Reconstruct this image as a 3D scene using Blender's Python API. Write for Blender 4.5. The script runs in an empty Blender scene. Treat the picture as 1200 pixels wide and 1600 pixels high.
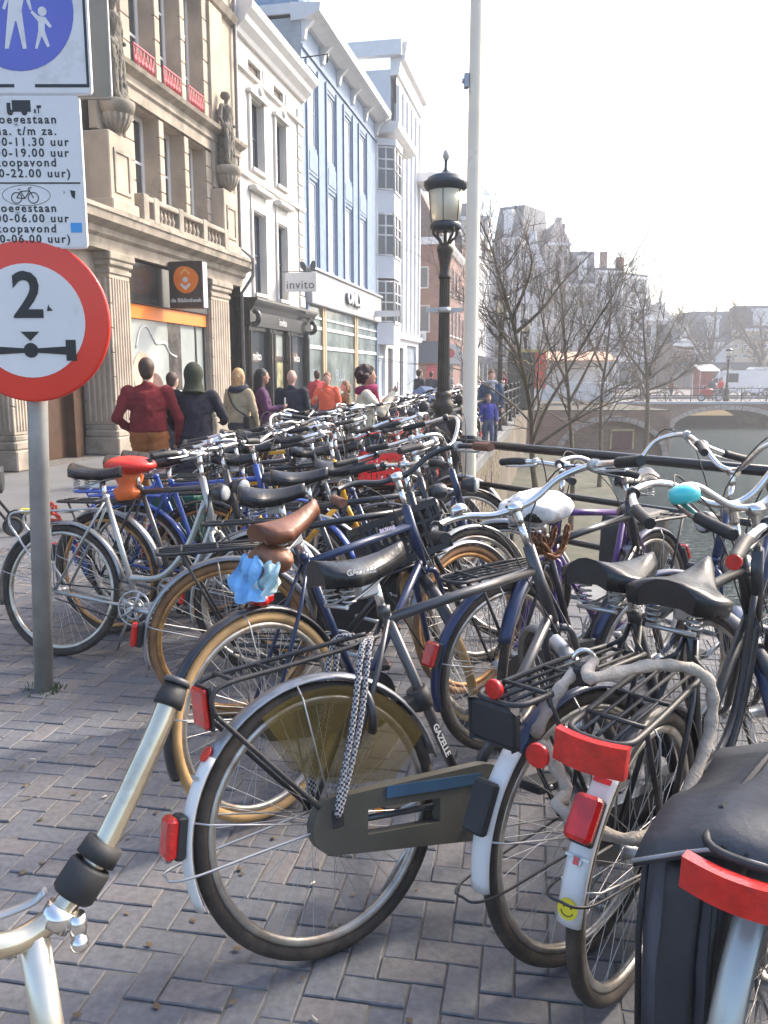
import bpy, bmesh, math, random
from mathutils import Vector, Matrix
random.seed(7)
R=math.radians
sc=bpy.context.scene
C=sc.collection
# ---------------------------------------------------------------- camera
FPX,HC=1300.0,1.5
PIT=math.atan(217/FPX)
cam=bpy.data.cameras.new('camera'); camo=bpy.data.objects.new('camera',cam); C.objects.link(camo)
cam.sensor_fit='VERTICAL'; cam.sensor_height=36; cam.lens=FPX/1600*36
cam.clip_start=.02; cam.clip_end=3000
camo.location=(0,0,HC); camo.rotation_euler=(R(90)-PIT,0,0)
sc.camera=camo
# ---------------------------------------------------------------- sky, sun, exposure
SAZ,SEL=R(58),R(40)
w=bpy.data.worlds.new('World'); sc.world=w; w.use_nodes=True
nt=w.node_tree; bg=nt.nodes['Background']
sky=nt.nodes.new('ShaderNodeTexSky'); sky.sky_type='NISHITA'; sky.sun_disc=False
sky.sun_elevation=SEL; sky.sun_rotation=SAZ; sky.air_density=1.0; sky.dust_density=4.0; sky.ozone_density=1.0
hs=nt.nodes.new('ShaderNodeHueSaturation'); hs.inputs['Saturation'].default_value=1.08
nt.links.new(sky.outputs[0],hs.inputs['Color']); nt.links.new(hs.outputs[0],bg.inputs[0])
bg.inputs[1].default_value=.15
sl=bpy.data.lights.new('sun','SUN'); sl.energy=1.7; sl.angle=R(7); sl.color=(1,.89,.74)
so=bpy.data.objects.new('sun',sl); C.objects.link(so)
SV=Vector((math.sin(SAZ)*math.cos(SEL),math.cos(SAZ)*math.cos(SEL),math.sin(SEL)))
so.rotation_euler=SV.to_track_quat('Z','Y').to_euler(); so.location=(20,20,30)
sc.view_settings.view_transform='Standard'; sc.view_settings.look='None'; sc.view_settings.gamma=1
sc.view_settings.exposure=1.72
sc.cycles.max_bounces=6; sc.cycles.diffuse_bounces=3; sc.cycles.glossy_bounces=3; sc.cycles.transmission_bounces=4; sc.cycles.transparent_max_bounces=8; sc.cycles.volume_bounces=0; sc.cycles.use_denoising=True; sc.cycles.sample_clamp_indirect=6
# ---------------------------------------------------------------- helpers
CP,SP=math.cos(PIT),math.sin(PIT)
def ray(u,v):
    a=(u-600)/FPX; b=(800-v)/FPX
    return Vector((a,CP+b*SP,-SP+b*CP))
def atd(u,v,Y):
    r=ray(u,v); return Vector((0,0,HC))+r*(Y/r.y)
def gnd(u,v,z=0):
    r=ray(u,v); return Vector((0,0,HC))+r*((z-HC)/r.z)
def px_of(p):
    x,y,z=p[0],p[1],p[2]-HC; d=y*CP-z*SP
    if d<=.01: return (-9999,-9999)
    return (600+FPX*x/d,800-FPX*(y*SP+z*CP)/d)
MATS={}
def mat(name,col,rough=.6,metal=0,var=.12,scale=6,bump=0,bscale=None,coat=0,alpha=None,emit=None,trans=0,dirt=None,spec=.5,rvar=0):
    """principled material: colour broken up by two noises, optional fine relief and dirt patches"""
    if name in MATS: return MATS[name]
    m=bpy.data.materials.new(name); m.use_nodes=True; MATS[name]=m
    t=m.node_tree; N=t.nodes; L=t.links; b=N['Principled BSDF']
    b.inputs['Roughness'].default_value=rough; b.inputs['Metallic'].default_value=metal
    b.inputs['Specular IOR Level'].default_value=spec
    if coat: b.inputs['Coat Weight'].default_value=coat; b.inputs['Coat Roughness'].default_value=.08
    if alpha is not None: b.inputs['Alpha'].default_value=alpha
    if trans: b.inputs['Transmission Weight'].default_value=trans
    c=(col[0],col[1],col[2],1)
    b.inputs['Base Color'].default_value=c
    if var or dirt or bump:
        tc=N.new('ShaderNodeTexCoord')
        n1=N.new('ShaderNodeTexNoise'); n1.inputs['Scale'].default_value=scale; n1.inputs['Detail'].default_value=6
        L.new(tc.outputs['Object'],n1.inputs['Vector'])
    if var or dirt:
        mr=N.new('ShaderNodeMapRange'); mr.inputs[1].default_value=.3; mr.inputs[2].default_value=.7
        mr.inputs[3].default_value=1-var; mr.inputs[4].default_value=1+var
        L.new(n1.outputs['Fac'],mr.inputs[0])
        mx=N.new('ShaderNodeMix'); mx.data_type='RGBA'; mx.blend_type='MULTIPLY'; mx.inputs[0].default_value=1
        mx.inputs[6].default_value=c; L.new(mr.outputs[0],mx.inputs[7])
        out=mx.outputs[2]
        if dirt:
            n2=N.new('ShaderNodeTexNoise'); n2.inputs['Scale'].default_value=dirt[1]; n2.inputs['Detail'].default_value=8; n2.inputs['Roughness'].default_value=.65
            L.new(tc.outputs['Object'],n2.inputs['Vector'])
            r2=N.new('ShaderNodeMapRange'); r2.inputs[1].default_value=dirt[2]; r2.inputs[2].default_value=dirt[2]+.16; r2.inputs[4].default_value=dirt[3]
            L.new(n2.outputs['Fac'],r2.inputs[0])
            m2=N.new('ShaderNodeMix'); m2.data_type='RGBA'; L.new(r2.outputs[0],m2.inputs[0]); L.new(out,m2.inputs[6])
            m2.inputs[7].default_value=(*dirt[0],1); out=m2.outputs[2]
        L.new(out,b.inputs['Base Color'])
    if rvar:
        r3=N.new('ShaderNodeMapRange'); r3.inputs[3].default_value=max(.02,rough-rvar); r3.inputs[4].default_value=rough+rvar
        L.new(n1.outputs['Fac'],r3.inputs[0]); L.new(r3.outputs[0],b.inputs['Roughness'])
    if bump:
        n3=N.new('ShaderNodeTexNoise'); n3.inputs['Scale'].default_value=bscale or scale*5; n3.inputs['Detail'].default_value=5
        L.new(tc.outputs['Object'],n3.inputs['Vector'])
        bp=N.new('ShaderNodeBump'); bp.inputs['Strength'].default_value=bump; bp.inputs['Distance'].default_value=.01
        L.new(n3.outputs['Fac'],bp.inputs['Height']); L.new(bp.outputs[0],b.inputs['Normal'])
    if emit: b.inputs['Emission Color'].default_value=(*emit[0],1); b.inputs['Emission Strength'].default_value=emit[1]
    return m
def brickmat(name,c1,c2,mortar,bw=.21,bh=.065,vert=True,rough=.85):
    """brick courses for walls too far off to pick bricks apart"""
    if name in MATS: return MATS[name]
    m=bpy.data.materials.new(name); m.use_nodes=True; MATS[name]=m
    t=m.node_tree; N=t.nodes; L=t.links; b=N['Principled BSDF']; b.inputs['Roughness'].default_value=rough
    tc=N.new('ShaderNodeTexCoord'); sx=N.new('ShaderNodeSeparateXYZ'); cx=N.new('ShaderNodeCombineXYZ')
    L.new(tc.outputs['Object'],sx.inputs[0])
    ad=N.new('ShaderNodeMath'); ad.operation='ADD'; L.new(sx.outputs[0],ad.inputs[0]); L.new(sx.outputs[1],ad.inputs[1])
    L.new(ad.outputs[0],cx.inputs[0]); L.new(sx.outputs[2],cx.inputs[1])
    br=N.new('ShaderNodeTexBrick'); br.inputs['Scale'].default_value=1; br.inputs['Brick Width'].default_value=bw; br.inputs['Row Height'].default_value=bh
    br.inputs['Mortar Size'].default_value=.006; br.inputs['Color1'].default_value=(*c1,1); br.inputs['Color2'].default_value=(*c2,1); br.inputs['Mortar'].default_value=(*mortar,1)
    L.new(cx.outputs[0],br.inputs['Vector'])
    n=N.new('ShaderNodeTexNoise'); n.inputs['Scale'].default_value=.9; n.inputs['Detail'].default_value=7; L.new(tc.outputs['Object'],n.inputs['Vector'])
    mr=N.new('ShaderNodeMapRange'); mr.inputs[1].default_value=.3; mr.inputs[2].default_value=.7; mr.inputs[3].default_value=.65; mr.inputs[4].default_value=1.25; L.new(n.outputs['Fac'],mr.inputs[0])
    mx=N.new('ShaderNodeMix'); mx.data_type='RGBA'; mx.blend_type='MULTIPLY'; mx.inputs[0].default_value=1
    L.new(br.outputs['Color'],mx.inputs[6]); L.new(mr.outputs[0],mx.inputs[7]); L.new(mx.outputs[2],b.inputs['Base Color'])
    bp=N.new('ShaderNodeBump'); bp.inputs['Strength'].default_value=.5; bp.inputs['Distance'].default_value=.01; bp.invert=True
    L.new(br.outputs['Fac'],bp.inputs['Height']); L.new(bp.outputs[0],b.inputs['Normal'])
    return m
class MB:
    """collects shapes; mesh() makes one mesh of them"""
    def __init__(s): s.v=[]; s.f=[]; s.sm=[]
    def add(s,v,f,smooth=False):
        o=len(s.v); s.v+=[tuple(p) for p in v]; s.f+=[tuple(i+o for i in q) for q in f]; s.sm+=[smooth]*len(f); return s
    def bx(s,x0,x1,y0,y1,z0,z1,bev=0):
        if x0>x1:x0,x1=x1,x0
        if y0>y1:y0,y1=y1,y0
        if z0>z1:z0,z1=z1,z0
        if not bev:
            v=[(x,y,z) for z in(z0,z1) for y in(y0,y1) for x in(x0,x1)]
            return s.add(v,[(0,2,3,1),(4,5,7,6),(0,1,5,4),(2,6,7,3),(0,4,6,2),(1,3,7,5)])
        b=bev; v=[];f=[]
        # chamfered in plan and at the top and bottom
        def ring(e,z): return [(x0+b+e,y0+e,z),(x1-b-e,y0+e,z),(x1-e,y0+b+e,z),(x1-e,y1-b-e,z),(x1-b-e,y1-e,z),(x0+b+e,y1-e,z),(x0+e,y1-b-e,z),(x0+e,y0+b+e,z)]
        v=ring(b*.7,z0)+ring(0,z0+b)+ring(0,z1-b)+ring(b*.7,z1)
        for k in range(3):
            for i in range(8): j=(i+1)%8; f.append((k*8+i,k*8+j,k*8+8+j,k*8+8+i))
        f.append(tuple(range(7,-1,-1))); f.append(tuple(range(24,32)))
        return s.add(v,f)
    def tube(s,pts,r,n=8,closed=False,caps=True,flat=None,smooth=True):
        P=[Vector(p) for p in pts]; m=len(P); rr=r if isinstance(r,(list,tuple)) else [r]*m
        T=[]
        for i in range(m):
            a=P[(i-1)%m] if (i>0 or closed) else P[0]; b=P[(i+1)%m] if (i<m-1 or closed) else P[-1]
            d=b-a; T.append(d.normalized() if d.length>1e-9 else Vector((0,0,1)))
        up=Vector((0,0,1)) if abs(T[0].z)<.9 else Vector((1,0,0))
        u=T[0].cross(up).normalized(); v=[];f=[]
        for i in range(m):
            u=(u-T[i]*u.dot(T[i]))
            if u.length<1e-6: u=T[i].orthogonal()
            u.normalize(); w_=T[i].cross(u)
            for k in range(n):
                a=2*math.pi*k/n; ca,sa=math.cos(a),math.sin(a)
                if flat: sa*=flat
                v.append(P[i]+(u*ca+w_*sa)*rr[i])
        for i in range(m if closed else m-1):
            for k in range(n):
                a=i*n+k;b=i*n+(k+1)%n;j=(i+1)%m; f.append((a,b,j*n+(k+1)%n,j*n+k))
        s.add(v,f,smooth)
        if caps and not closed:
            o=len(s.v)-len(v); s.f+=[tuple(o+k for k in range(n-1,-1,-1)),tuple(o+(m-1)*n+k for k in range(n))]; s.sm+=[False,False]
        return s
    def lathe(s,prof,n=16,c=(0,0,0),axis='z',smooth=True,caps=True):
        v=[];f=[]
        for r,h in prof:
            for k in range(n):
                a=2*math.pi*k/n; x,y=r*math.cos(a),r*math.sin(a)
                p=(x,y,h) if axis=='z' else ((x,h,y) if axis=='y' else (h,x,y))
                v.append((p[0]+c[0],p[1]+c[1],p[2]+c[2]))
        for i in range(len(prof)-1):
            for k in range(n):
                a,b,c_,d=i*n+k,i*n+(k+1)%n,(i+1)*n+(k+1)%n,(i+1)*n+k
                f.append((a,b,c_,d) if axis!='y' else (d,c_,b,a))
        s.add(v,f,smooth)
        if caps:
            o=len(s.v)-len(v); m=len(prof)
            q=[tuple(o+k for k in range(n)),tuple(o+(m-1)*n+k for k in range(n))]
            q[0 if axis!='y' else 1]=q[0 if axis!='y' else 1][::-1]
            s.f+=q; s.sm+=[False,False]
        return s
    def sph(s,c,r,n=12,m=8):
        rx,ry,rz=r if isinstance(r,(tuple,list)) else (r,r,r)
        v=[];f=[]
        for i in range(m+1):
            t=math.pi*i/m
            for k in range(n):
                a=2*math.pi*k/n; v.append((c[0]+rx*math.sin(t)*math.cos(a),c[1]+ry*math.sin(t)*math.sin(a),c[2]+rz*math.cos(t)))
        for i in range(m):
            for k in range(n):
                a,b,c_,d=i*n+k,i*n+(k+1)%n,(i+1)*n+(k+1)%n,(i+1)*n+k
                f.append((d,c_,b) if i==0 else ((a,b,d)[::-1] if i==m-1 else (d,c_,b,a)))
        return s.add(v,f,True)
    def prism(s,poly,h0,h1,axis='y',smooth=False):
        """poly of 2-D points, pushed from h0 to h1 along an axis (x: (y,z), y: (x,z), z: (x,y))"""
        n=len(poly)
        def P(p,h): return (p[0],h,p[1]) if axis=='y' else ((p[0],p[1],h) if axis=='z' else (h,p[0],p[1]))
        v=[P(p,h0) for p in poly]+[P(p,h1) for p in poly]
        f=[tuple(range(n)),tuple(range(2*n-1,n-1,-1))]+[(i,i+n,(i+1)%n+n,(i+1)%n) for i in range(n)]
        return s.add(v,f,smooth)
    def loft(s,rings,closed=True,caps=True,smooth=True):
        n=len(rings[0]); v=[p for q in rings for p in q]; f=[]
        for i in range(len(rings)-1):
            for k in range(n if closed else n-1):
                f.append((i*n+k,i*n+(k+1)%n,(i+1)*n+(k+1)%n,(i+1)*n+k))
        s.add(v,f,smooth)
        if caps and closed:
            o=len(s.v)-len(v); m=len(rings); s.f+=[tuple(o+k for k in range(n-1,-1,-1)),tuple(o+(m-1)*n+k for k in range(n))]; s.sm+=[False,False]
        return s
    def xf(s,M,start=0):
        for i in range(start,len(s.v)): s.v[i]=tuple(M@Vector(s.v[i]))
        return s
    def mesh(s,name,m=None,fix=True):
        me=bpy.data.meshes.new(name); me.from_pydata(s.v,[],s.f)
        if fix:
            b=bmesh.new(); b.from_mesh(me); bmesh.ops.recalc_face_normals(b,faces=b.faces); b.to_mesh(me); b.free()
        me.polygons.foreach_set('use_smooth',s.sm); me.update()
        if m: me.materials.append(m)
        return me
def empty(name,loc=(0,0,0),rz=0,label=None,cat=None,group=None,parent=None):
    o=bpy.data.objects.new(name,None); C.objects.link(o); o.location=loc; o.rotation_euler=(0,0,rz); o.empty_display_size=.1
    if parent: o.parent=parent
    tag(o,label,cat,group); return o
def tag(o,label=None,cat=None,group=None,kind=None):
    if label:o['label']=label
    if cat:o['category']=cat
    if group:o['group']=group
    if kind:o['kind']=kind
    return o
def ob(name,me,m=None,parent=None,M=None,label=None,cat=None,group=None,kind=None):
    """link one mesh object; the material sits on the object so that meshes can be shared"""
    if isinstance(me,MB): me=me.mesh(name)
    o=bpy.data.objects.new(name,me); C.objects.link(o)
    if m:
        if not me.materials: me.materials.append(m)
        o.material_slots[0].link='OBJECT'; o.material_slots[0].material=m
    if parent:o.parent=parent
    if M is not None:o.matrix_local=M
    return tag(o,label,cat,group,kind)
_TS=bpy.data.scenes.new('workbench')
def bake(o):
    """modifiers or lettering turned into a plain mesh, in a small scene of its own so that it is quick"""
    _TS.collection.objects.link(o)
    with bpy.context.temp_override(scene=_TS,view_layer=_TS.view_layers[0]):
        dg=bpy.context.evaluated_depsgraph_get(); dg.update(); return bpy.data.meshes.new_from_object(o.evaluated_get(dg))
_TX={}
def text_mesh(body,size,ext=.002,align='CENTER',bold=0,space=1):
    k=(body,size,ext,align,bold,space)
    if k in _TX:return _TX[k]
    cu=bpy.data.curves.new('lettering','FONT'); cu.body=body; cu.size=size; cu.extrude=ext; cu.align_x=align; cu.align_y='CENTER'; cu.offset=bold; cu.space_character=space; cu.resolution_u=3
    o=bpy.data.objects.new('lettering_tmp',cu); me=bake(o); me.materials.clear()
    bpy.data.objects.remove(o); bpy.data.curves.remove(cu); _TX[k]=me; return me
def text(body,size,m,parent,loc,rz=0,ext=.002,align='CENTER',bold=0,space=1,name='lettering'):
    """upright lettering that faces local -y before the turn rz"""
    M=Matrix.Translation(loc)@Matrix.Rotation(rz,4,'Z')@Matrix.Rotation(R(90),4,'X')
    return ob(name,text_mesh(body,size,ext,align,bold,space),m,parent,M)
def bez(pts,k=6):
    """smooth path through points (Catmull-Rom)"""
    P=[Vector(p) for p in pts]; Q=[P[0]*2-P[1]]+P+[P[-1]*2-P[-2]]; out=[]
    for i in range(1,len(Q)-2):
        a,b,c,d=Q[i-1],Q[i],Q[i+1],Q[i+2]
        for j in range(k):
            t=j/k; out.append(.5*((2*b)+(c-a)*t+(2*a-5*b+4*c-d)*t*t+(3*b-a-3*c+d)*t**3))
    out.append(P[-1]); return out
# ================================================================ ground, quay, canal
WZ,FZ=-2.25,-1.9           # water and wharf levels
TD=Vector((.205,1,0)).normalized(); ND=Vector((1,-.205,0)).normalized(); P0=Vector((-4.86,16.18,0))
FROT=math.atan2(TD.y,TD.x)
def q2(d): return .67+.207*(d-9.7)          # quay edge along the street
RD=Vector((.617,-.787,0)); RN=Vector((.787,.617,0))
E1=Vector((.85,6.55,0))
EDGE=[E1+RD*16,E1,Vector((.70,7.05,0)),Vector((q2(7.05),7.05,0)),Vector((q2(46),46,0))]
def sheet(name,poly,z,m,kind='structure',th=0):
    b=MB(); b.add([(p[0],p[1],z) for p in poly],[tuple(range(len(poly)))])
    o=ob(name,b,m); tag(o,kind=kind); return o
def pavemat():
    m=bpy.data.materials.new('paver'); m.use_nodes=True; N=m.node_tree.nodes; L=m.node_tree.links; b=N['Principled BSDF']
    oi=N.new('ShaderNodeObjectInfo'); ge=N.new('ShaderNodeNewGeometry'); ad=N.new('ShaderNodeMath'); ad.operation='ADD'; fr=N.new('ShaderNodeMath'); fr.operation='FRACT'
    L.new(oi.outputs['Random'],ad.inputs[0]); L.new(ge.outputs['Random Per Island'],ad.inputs[1]); L.new(ad.outputs[0],fr.inputs[0])
    cr=N.new('ShaderNodeValToRGB'); e=cr.color_ramp.elements
    e[0].color=(.108,.112,.126,1); e[1].color=(.142,.134,.138,1)
    for p,c in ((.3,(.117,.118,.128)),(.55,(.106,.112,.126)),(.8,(.13,.122,.122))): x=cr.color_ramp.elements.new(p); x.color=(*c,1)
    L.new(fr.outputs[0],cr.inputs[0])
    n=N.new('ShaderNodeTexNoise'); n.inputs['Scale'].default_value=1.1; n.inputs['Detail'].default_value=8; L.new(ge.outputs['Position'],n.inputs['Vector'])
    mr=N.new('ShaderNodeMapRange'); mr.inputs[1].default_value=.3; mr.inputs[2].default_value=.7; mr.inputs[3].default_value=.72; mr.inputs[4].default_value=1.25; L.new(n.outputs['Fac'],mr.inputs[0])
    n2=N.new('ShaderNodeTexNoise'); n2.inputs['Scale'].default_value=45; n2.inputs['Detail'].default_value=6; L.new(ge.outputs['Position'],n2.inputs['Vector'])
    m2=N.new('ShaderNodeMapRange'); m2.inputs[1].default_value=.25; m2.inputs[2].default_value=.75; m2.inputs[3].default_value=.72; m2.inputs[4].default_value=1.22; L.new(n2.outputs['Fac'],m2.inputs[0])
    mu=N.new('ShaderNodeMath'); mu.operation='MULTIPLY'; L.new(mr.outputs[0],mu.inputs[0]); L.new(m2.outputs[0],mu.inputs[1])
    mx=N.new('ShaderNodeMix'); mx.data_type='RGBA'; mx.blend_type='MULTIPLY'; mx.inputs[0].default_value=1; L.new(cr.outputs[0],mx.inputs[6]); L.new(mu.outputs[0],mx.inputs[7])
    L.new(mx.outputs[2],b.inputs['Base Color']); b.inputs['Roughness'].default_value=.62
    bp=N.new('ShaderNodeBump'); bp.inputs['Strength'].default_value=.35; bp.inputs['Distance'].default_value=.006; L.new(n2.outputs['Fac'],bp.inputs['Height']); L.new(bp.outputs[0],b.inputs['Normal'])
    return m
m_paver=pavemat()
m_joint=mat('paving_joint_sand',(.12,.113,.108),.95,var=.4,scale=9,dirt=((.05,.075,.025),2.2,.56,.8))
m_stone=mat('bluestone',(.15,.158,.163),.75,var=.25,scale=3,bump=.3,dirt=((.09,.1,.07),4,.55,.6))
m_quaybrick=mat('quay_brick',(.145,.112,.085),.9,var=.35,scale=2.5,bump=.4,dirt=((.12,.13,.05),1.3,.5,.75))
bm_quay=brickmat('quay_brickwork',(.13,.1,.075),(.17,.135,.1),(.14,.135,.11))
m_farground=mat('far_ground',(.16,.15,.145),.9,var=.2,scale=.3)
street_poly=[(-80,-8),(E1+RD*16)[:2],E1[:2],EDGE[2][:2],EDGE[3][:2],EDGE[4][:2],(-80,46)]
street=sheet('street',street_poly,-.0045,m_joint)
sheet('far_land',[(-600,46),(q2(46),46),(q2(46)+.2,63),(600,63),(600,2500),(-600,2500)],-.47,m_farground)
# smooth slabs in front of the houses
def fpt(s,y): return P0+TD*s-ND*y
walk=sheet('pavement',[fpt(-22,-.0)[:2],fpt(-22,-3.4)[:2],fpt(30,-3.4)[:2],fpt(30,0)[:2]],-.001,mat('slab_paving',(.135,.14,.15),.7,var=.18,scale=1.2,bump=.15,dirt=((.13,.13,.14),.8,.5,.5)))
# herringbone clinkers: the nearest ones single, the rest joined
def brick_shape(b,cx,cy,lx,ly,rot,zt,tx=0,ty=0,hh=.03,ch=.003):
    c,s=math.cos(rot),math.sin(rot); hx,hy=lx/2,ly/2; v=[]
    for (e,z) in ((0,-hh),(0,-ch),(ch,0)):
        for (x,y) in ((-hx+e,-hy+e),(hx-e,-hy+e),(hx-e,hy-e),(-hx+e,hy-e)):
            v.append((cx+x*c-y*s,cy+x*s+y*c,zt+z+x*tx+y*ty))
    f=[(8,9,10,11)]
    for k in (0,4):
        for i in range(4): j=(i+1)%4; f.append((k+i,k+j,k+4+j,k+4+i))
    b.add(v,f)
BW=.085; PROT=R(-10)
cR,sR=math.cos(PROT),math.sin(PROT); bl=[]
def inside_street(x,y):
    if y<7.05 and (Vector((x,y,0))-E1).dot(RN)>-.33: return False
    if y>=6.6 and x>q2(max(y,7.05))-.36 : return False
    if (Vector((x,y,0))-P0).dot(ND)<3.35: return False
    return True
for i in range(-140,140):
    for j in range(-20,240):
        k=(i-j)%4
        if k==0: lx,ly,cx,cy=2*BW,BW,(i+1)*BW,(j+.5)*BW
        elif k==2: lx,ly,cx,cy=BW,2*BW,(i+.5)*BW,j*BW
        else: continue
        x=cx*cR-cy*sR; y=cx*sR+cy*cR+1
        if y<.9 or y>15: continue
        if abs(x)>.62*y+1.0 or not inside_street(x,y): continue
        bl.append((x,y,lx,ly))
bl.sort(key=lambda q:(q[0]+.15)**2*.6+(q[1]-1.0)**2)
rnd=random.Random(3)
def vis(q):
    u,v=px_of((q[0],q[1],0)); return -60<u<1260 and v<1640
near=[q for q in bl if vis(q)][:300]; ns=set(near)
b1=MB(); brick_shape(b1,0,0,2*BW-.005,BW-.005,0,0); me_brick=b1.mesh('paving_brick'); 
for (x,y,lx,ly) in near:
    o=ob('paving_brick',me_brick,m_paver,street); o.location=(x,y,rnd.uniform(-.003,.003)); o.rotation_euler=(rnd.gauss(0,.011),rnd.gauss(0,.011),PROT+(0 if lx>ly else R(90))+rnd.gauss(0,.012))
b=MB()
for q in bl:
    if q in ns: continue
    x,y,lx,ly=q
    brick_shape(b,x,y,lx-.005,ly-.005,PROT+rnd.gauss(0,.012),rnd.uniform(-.003,.003),rnd.gauss(0,.011),rnd.gauss(0,.011))
ob('paving_bricks',b.mesh('paving_bricks',fix=False),m_paver,street,kind='stuff')
# street beyond the single bricks
def sq2(d,o): return (q2(d)-o,d)
sheet('road',[(-9,15),sq2(15,.36),sq2(46,.36),(-2,46)],-.004,mat('far_paving',(.12,.115,.117),.8,var=.2,scale=1.5,bump=.2))
# coping stones along the quay edge
def coping(a,bv,n,nrm):
    for k in range(n):
        p=a+(bv-a)*(k/n); q=a+(bv-a)*((k+1)/n); u=(q-p).normalized(); p=p+u*.004; q=q-u*.004
        b=MB(); L=(q-p).length; b.bx(0,L,-.34,0,-.2,.02+rnd.uniform(-.006,.006),.012)
        M=Matrix((( u.x,nrm.x,0,p.x),(u.y,nrm.y,0,p.y),(0,0,1,0),(0,0,0,1)))
        ob('coping_stone',b,m_stone,street,M)
coping(E1+RD*6.2,E1,6,RN)
coping(Vector((q2(7.45),7.45,0)),Vector((q2(26),26,0)),18,Vector((1,-.207,0)).normalized())
b=MB(); b.add([(.12-.2,6.72,.021),(.52,6.6,.021),(.80,6.6,.021),(.70,7.05,.021),(q2(7.05),7.05,.021)],[(0,1,2,3,4)])
b.add([(.80,6.6,.021),(.70,7.05,.021),(q2(7.05),7.05,.021),(.80,6.6,-.3),(.70,7.05,-.3),(q2(7.05),7.05,-.3)],[(0,1,4,3),(1,2,5,4)])
ob('coping_stone',b,m_stone,street)
# walls under the street
qw=MB()
for a,c in zip(EDGE[:-1],EDGE[1:]):
    a2,c2=a-Vector((.01,0,0)),c-Vector((.01,0,0))
    qw.add([(a2.x,a2.y,-.02),(c2.x,c2.y,-.02),(c2.x,c2.y,-3.2),(a2.x,a2.y,-3.2)],[(0,1,2,3)])
quay=ob('quay_wall',qw,bm_quay,label='brown brick quay wall dropping from the street to the canal',cat='wall')
qa=Vector((q2(9.2),9.2,0)); qn=Vector((1,-.207,0)).normalized(); qd=Vector((.207,1,0)).normalized()
Mq=Matrix(((qd.x,qn.x,0,qa.x),(qd.y,qn.y,0,qa.y),(0,0,1,0),(0,0,0,1)))
bb=MB(); bb.bx(0,.205,-.02,.02,0,.062,.006); me_qb=bb.mesh('brick'); rest=MB(); cnt=0; lst=[]
for r_ in range(28):
    for k in range(50):
        x=k*.216+(.108 if r_%2 else 0); z=-.2-.074*(r_+1); lst.append((x,z))
lst.sort(key=lambda q:abs(q[0]-2.8)+abs(q[1]+.9)*1.5)
for i,(x,z) in enumerate(lst):
    if i<300: ob('brick',me_qb,m_quaybrick,quay,Mq@Matrix.Translation((x,rnd.uniform(-.004,.006),z)))
    else: rest.bx(x,x+.205,-.02,.02+rnd.uniform(-.004,.006),z,z+.062)
rest.xf(Mq); ob('bricks',rest.mesh('bricks',fix=False),m_quaybrick,quay,kind='stuff')
for x,z0,z1 in ((3.3,-1.3,-.75),(4.2,-1.0,-.4),(5.9,-1.25,-.55),(6.6,-1.0,-.4),(8.0,-1.1,-.5)):
    ob('vent_slit',MB().bx(x,x+.07,-.02,.031,z0,z1),mat('dark_gap',(.015,.014,.013),.9),quay,Mq)
# lower wharf, water
m_wharf=mat('wharf_paving',(.075,.072,.05),.9,var=.4,scale=2,bump=.5,dirt=((.045,.06,.025),1.2,.5,.8))
wf=MB(); A=[(q2(7)-.5,7,0),(q2(46)-.1,46,0),(q2(46)+3.2,46,0),(q2(12)+3.0,12,0),(q2(9)+2.4,9.5,0),(q2(7)+.9,7.6,0)]
wf.prism([(p[0],p[1]) for p in A],-3.2,FZ,'z'); ob('wharf',wf,m_wharf,kind='structure')
wm=bpy.data.materials.new('canal_water'); wm.use_nodes=True; N=wm.node_tree.nodes; L=wm.node_tree.links; pb=N['Principled BSDF']
pb.inputs['Base Color'].default_value=(.028,.05,.047,1); pb.inputs['Roughness'].default_value=.09; pb.inputs['IOR'].default_value=1.33; pb.inputs['Specular IOR Level'].default_value=.16
tc=N.new('ShaderNodeTexCoord'); mp=N.new('ShaderNodeMapping'); mp.inputs['Scale'].default_value=(1,2.6,1); L.new(tc.outputs['Object'],mp.inputs[0])
n1=N.new('ShaderNodeTexNoise'); n1.inputs['Scale'].default_value=2.2; n1.inputs['Detail'].default_value=5; n1.inputs['Roughness'].default_value=.6; L.new(mp.outputs[0],n1.inputs['Vector'])
bp=N.new('ShaderNodeBump'); bp.inputs['Strength'].default_value=.8; bp.inputs['Distance'].default_value=.2; L.new(n1.outputs['Fac'],bp.inputs['Height']); pass
gl_=N.new('ShaderNodeBsdfGlossy'); gl_.inputs['Roughness'].default_value=.1; gl_.inputs['Color'].default_value=(.74,.82,.86,1); L.new(bp.outputs[0],gl_.inputs['Normal'])
df_=N.new('ShaderNodeBsdfDiffuse'); df_.inputs['Color'].default_value=(.009,.017,.018,1); mx_=N.new('ShaderNodeMixShader'); lw=N.new('ShaderNodeLayerWeight'); lw.inputs['Blend'].default_value=.2; L.new(bp.outputs[0],lw.inputs['Normal'])
mr_=N.new('ShaderNodeMapRange'); mr_.inputs[3].default_value=.03; mr_.inputs[4].default_value=.33; L.new(lw.outputs['Fresnel'],mr_.inputs[0]); L.new(mr_.outputs[0],mx_.inputs[0]); L.new(df_.outputs[0],mx_.inputs[1]); L.new(gl_.outputs[0],mx_.inputs[2]); L.new(mx_.outputs[0],N['Material Output'].inputs['Surface']); N.remove(pb)
sheet('canal_water',[(-2,-8),(60,-8),(60,75),(-2,75)],WZ,wm)
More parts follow.
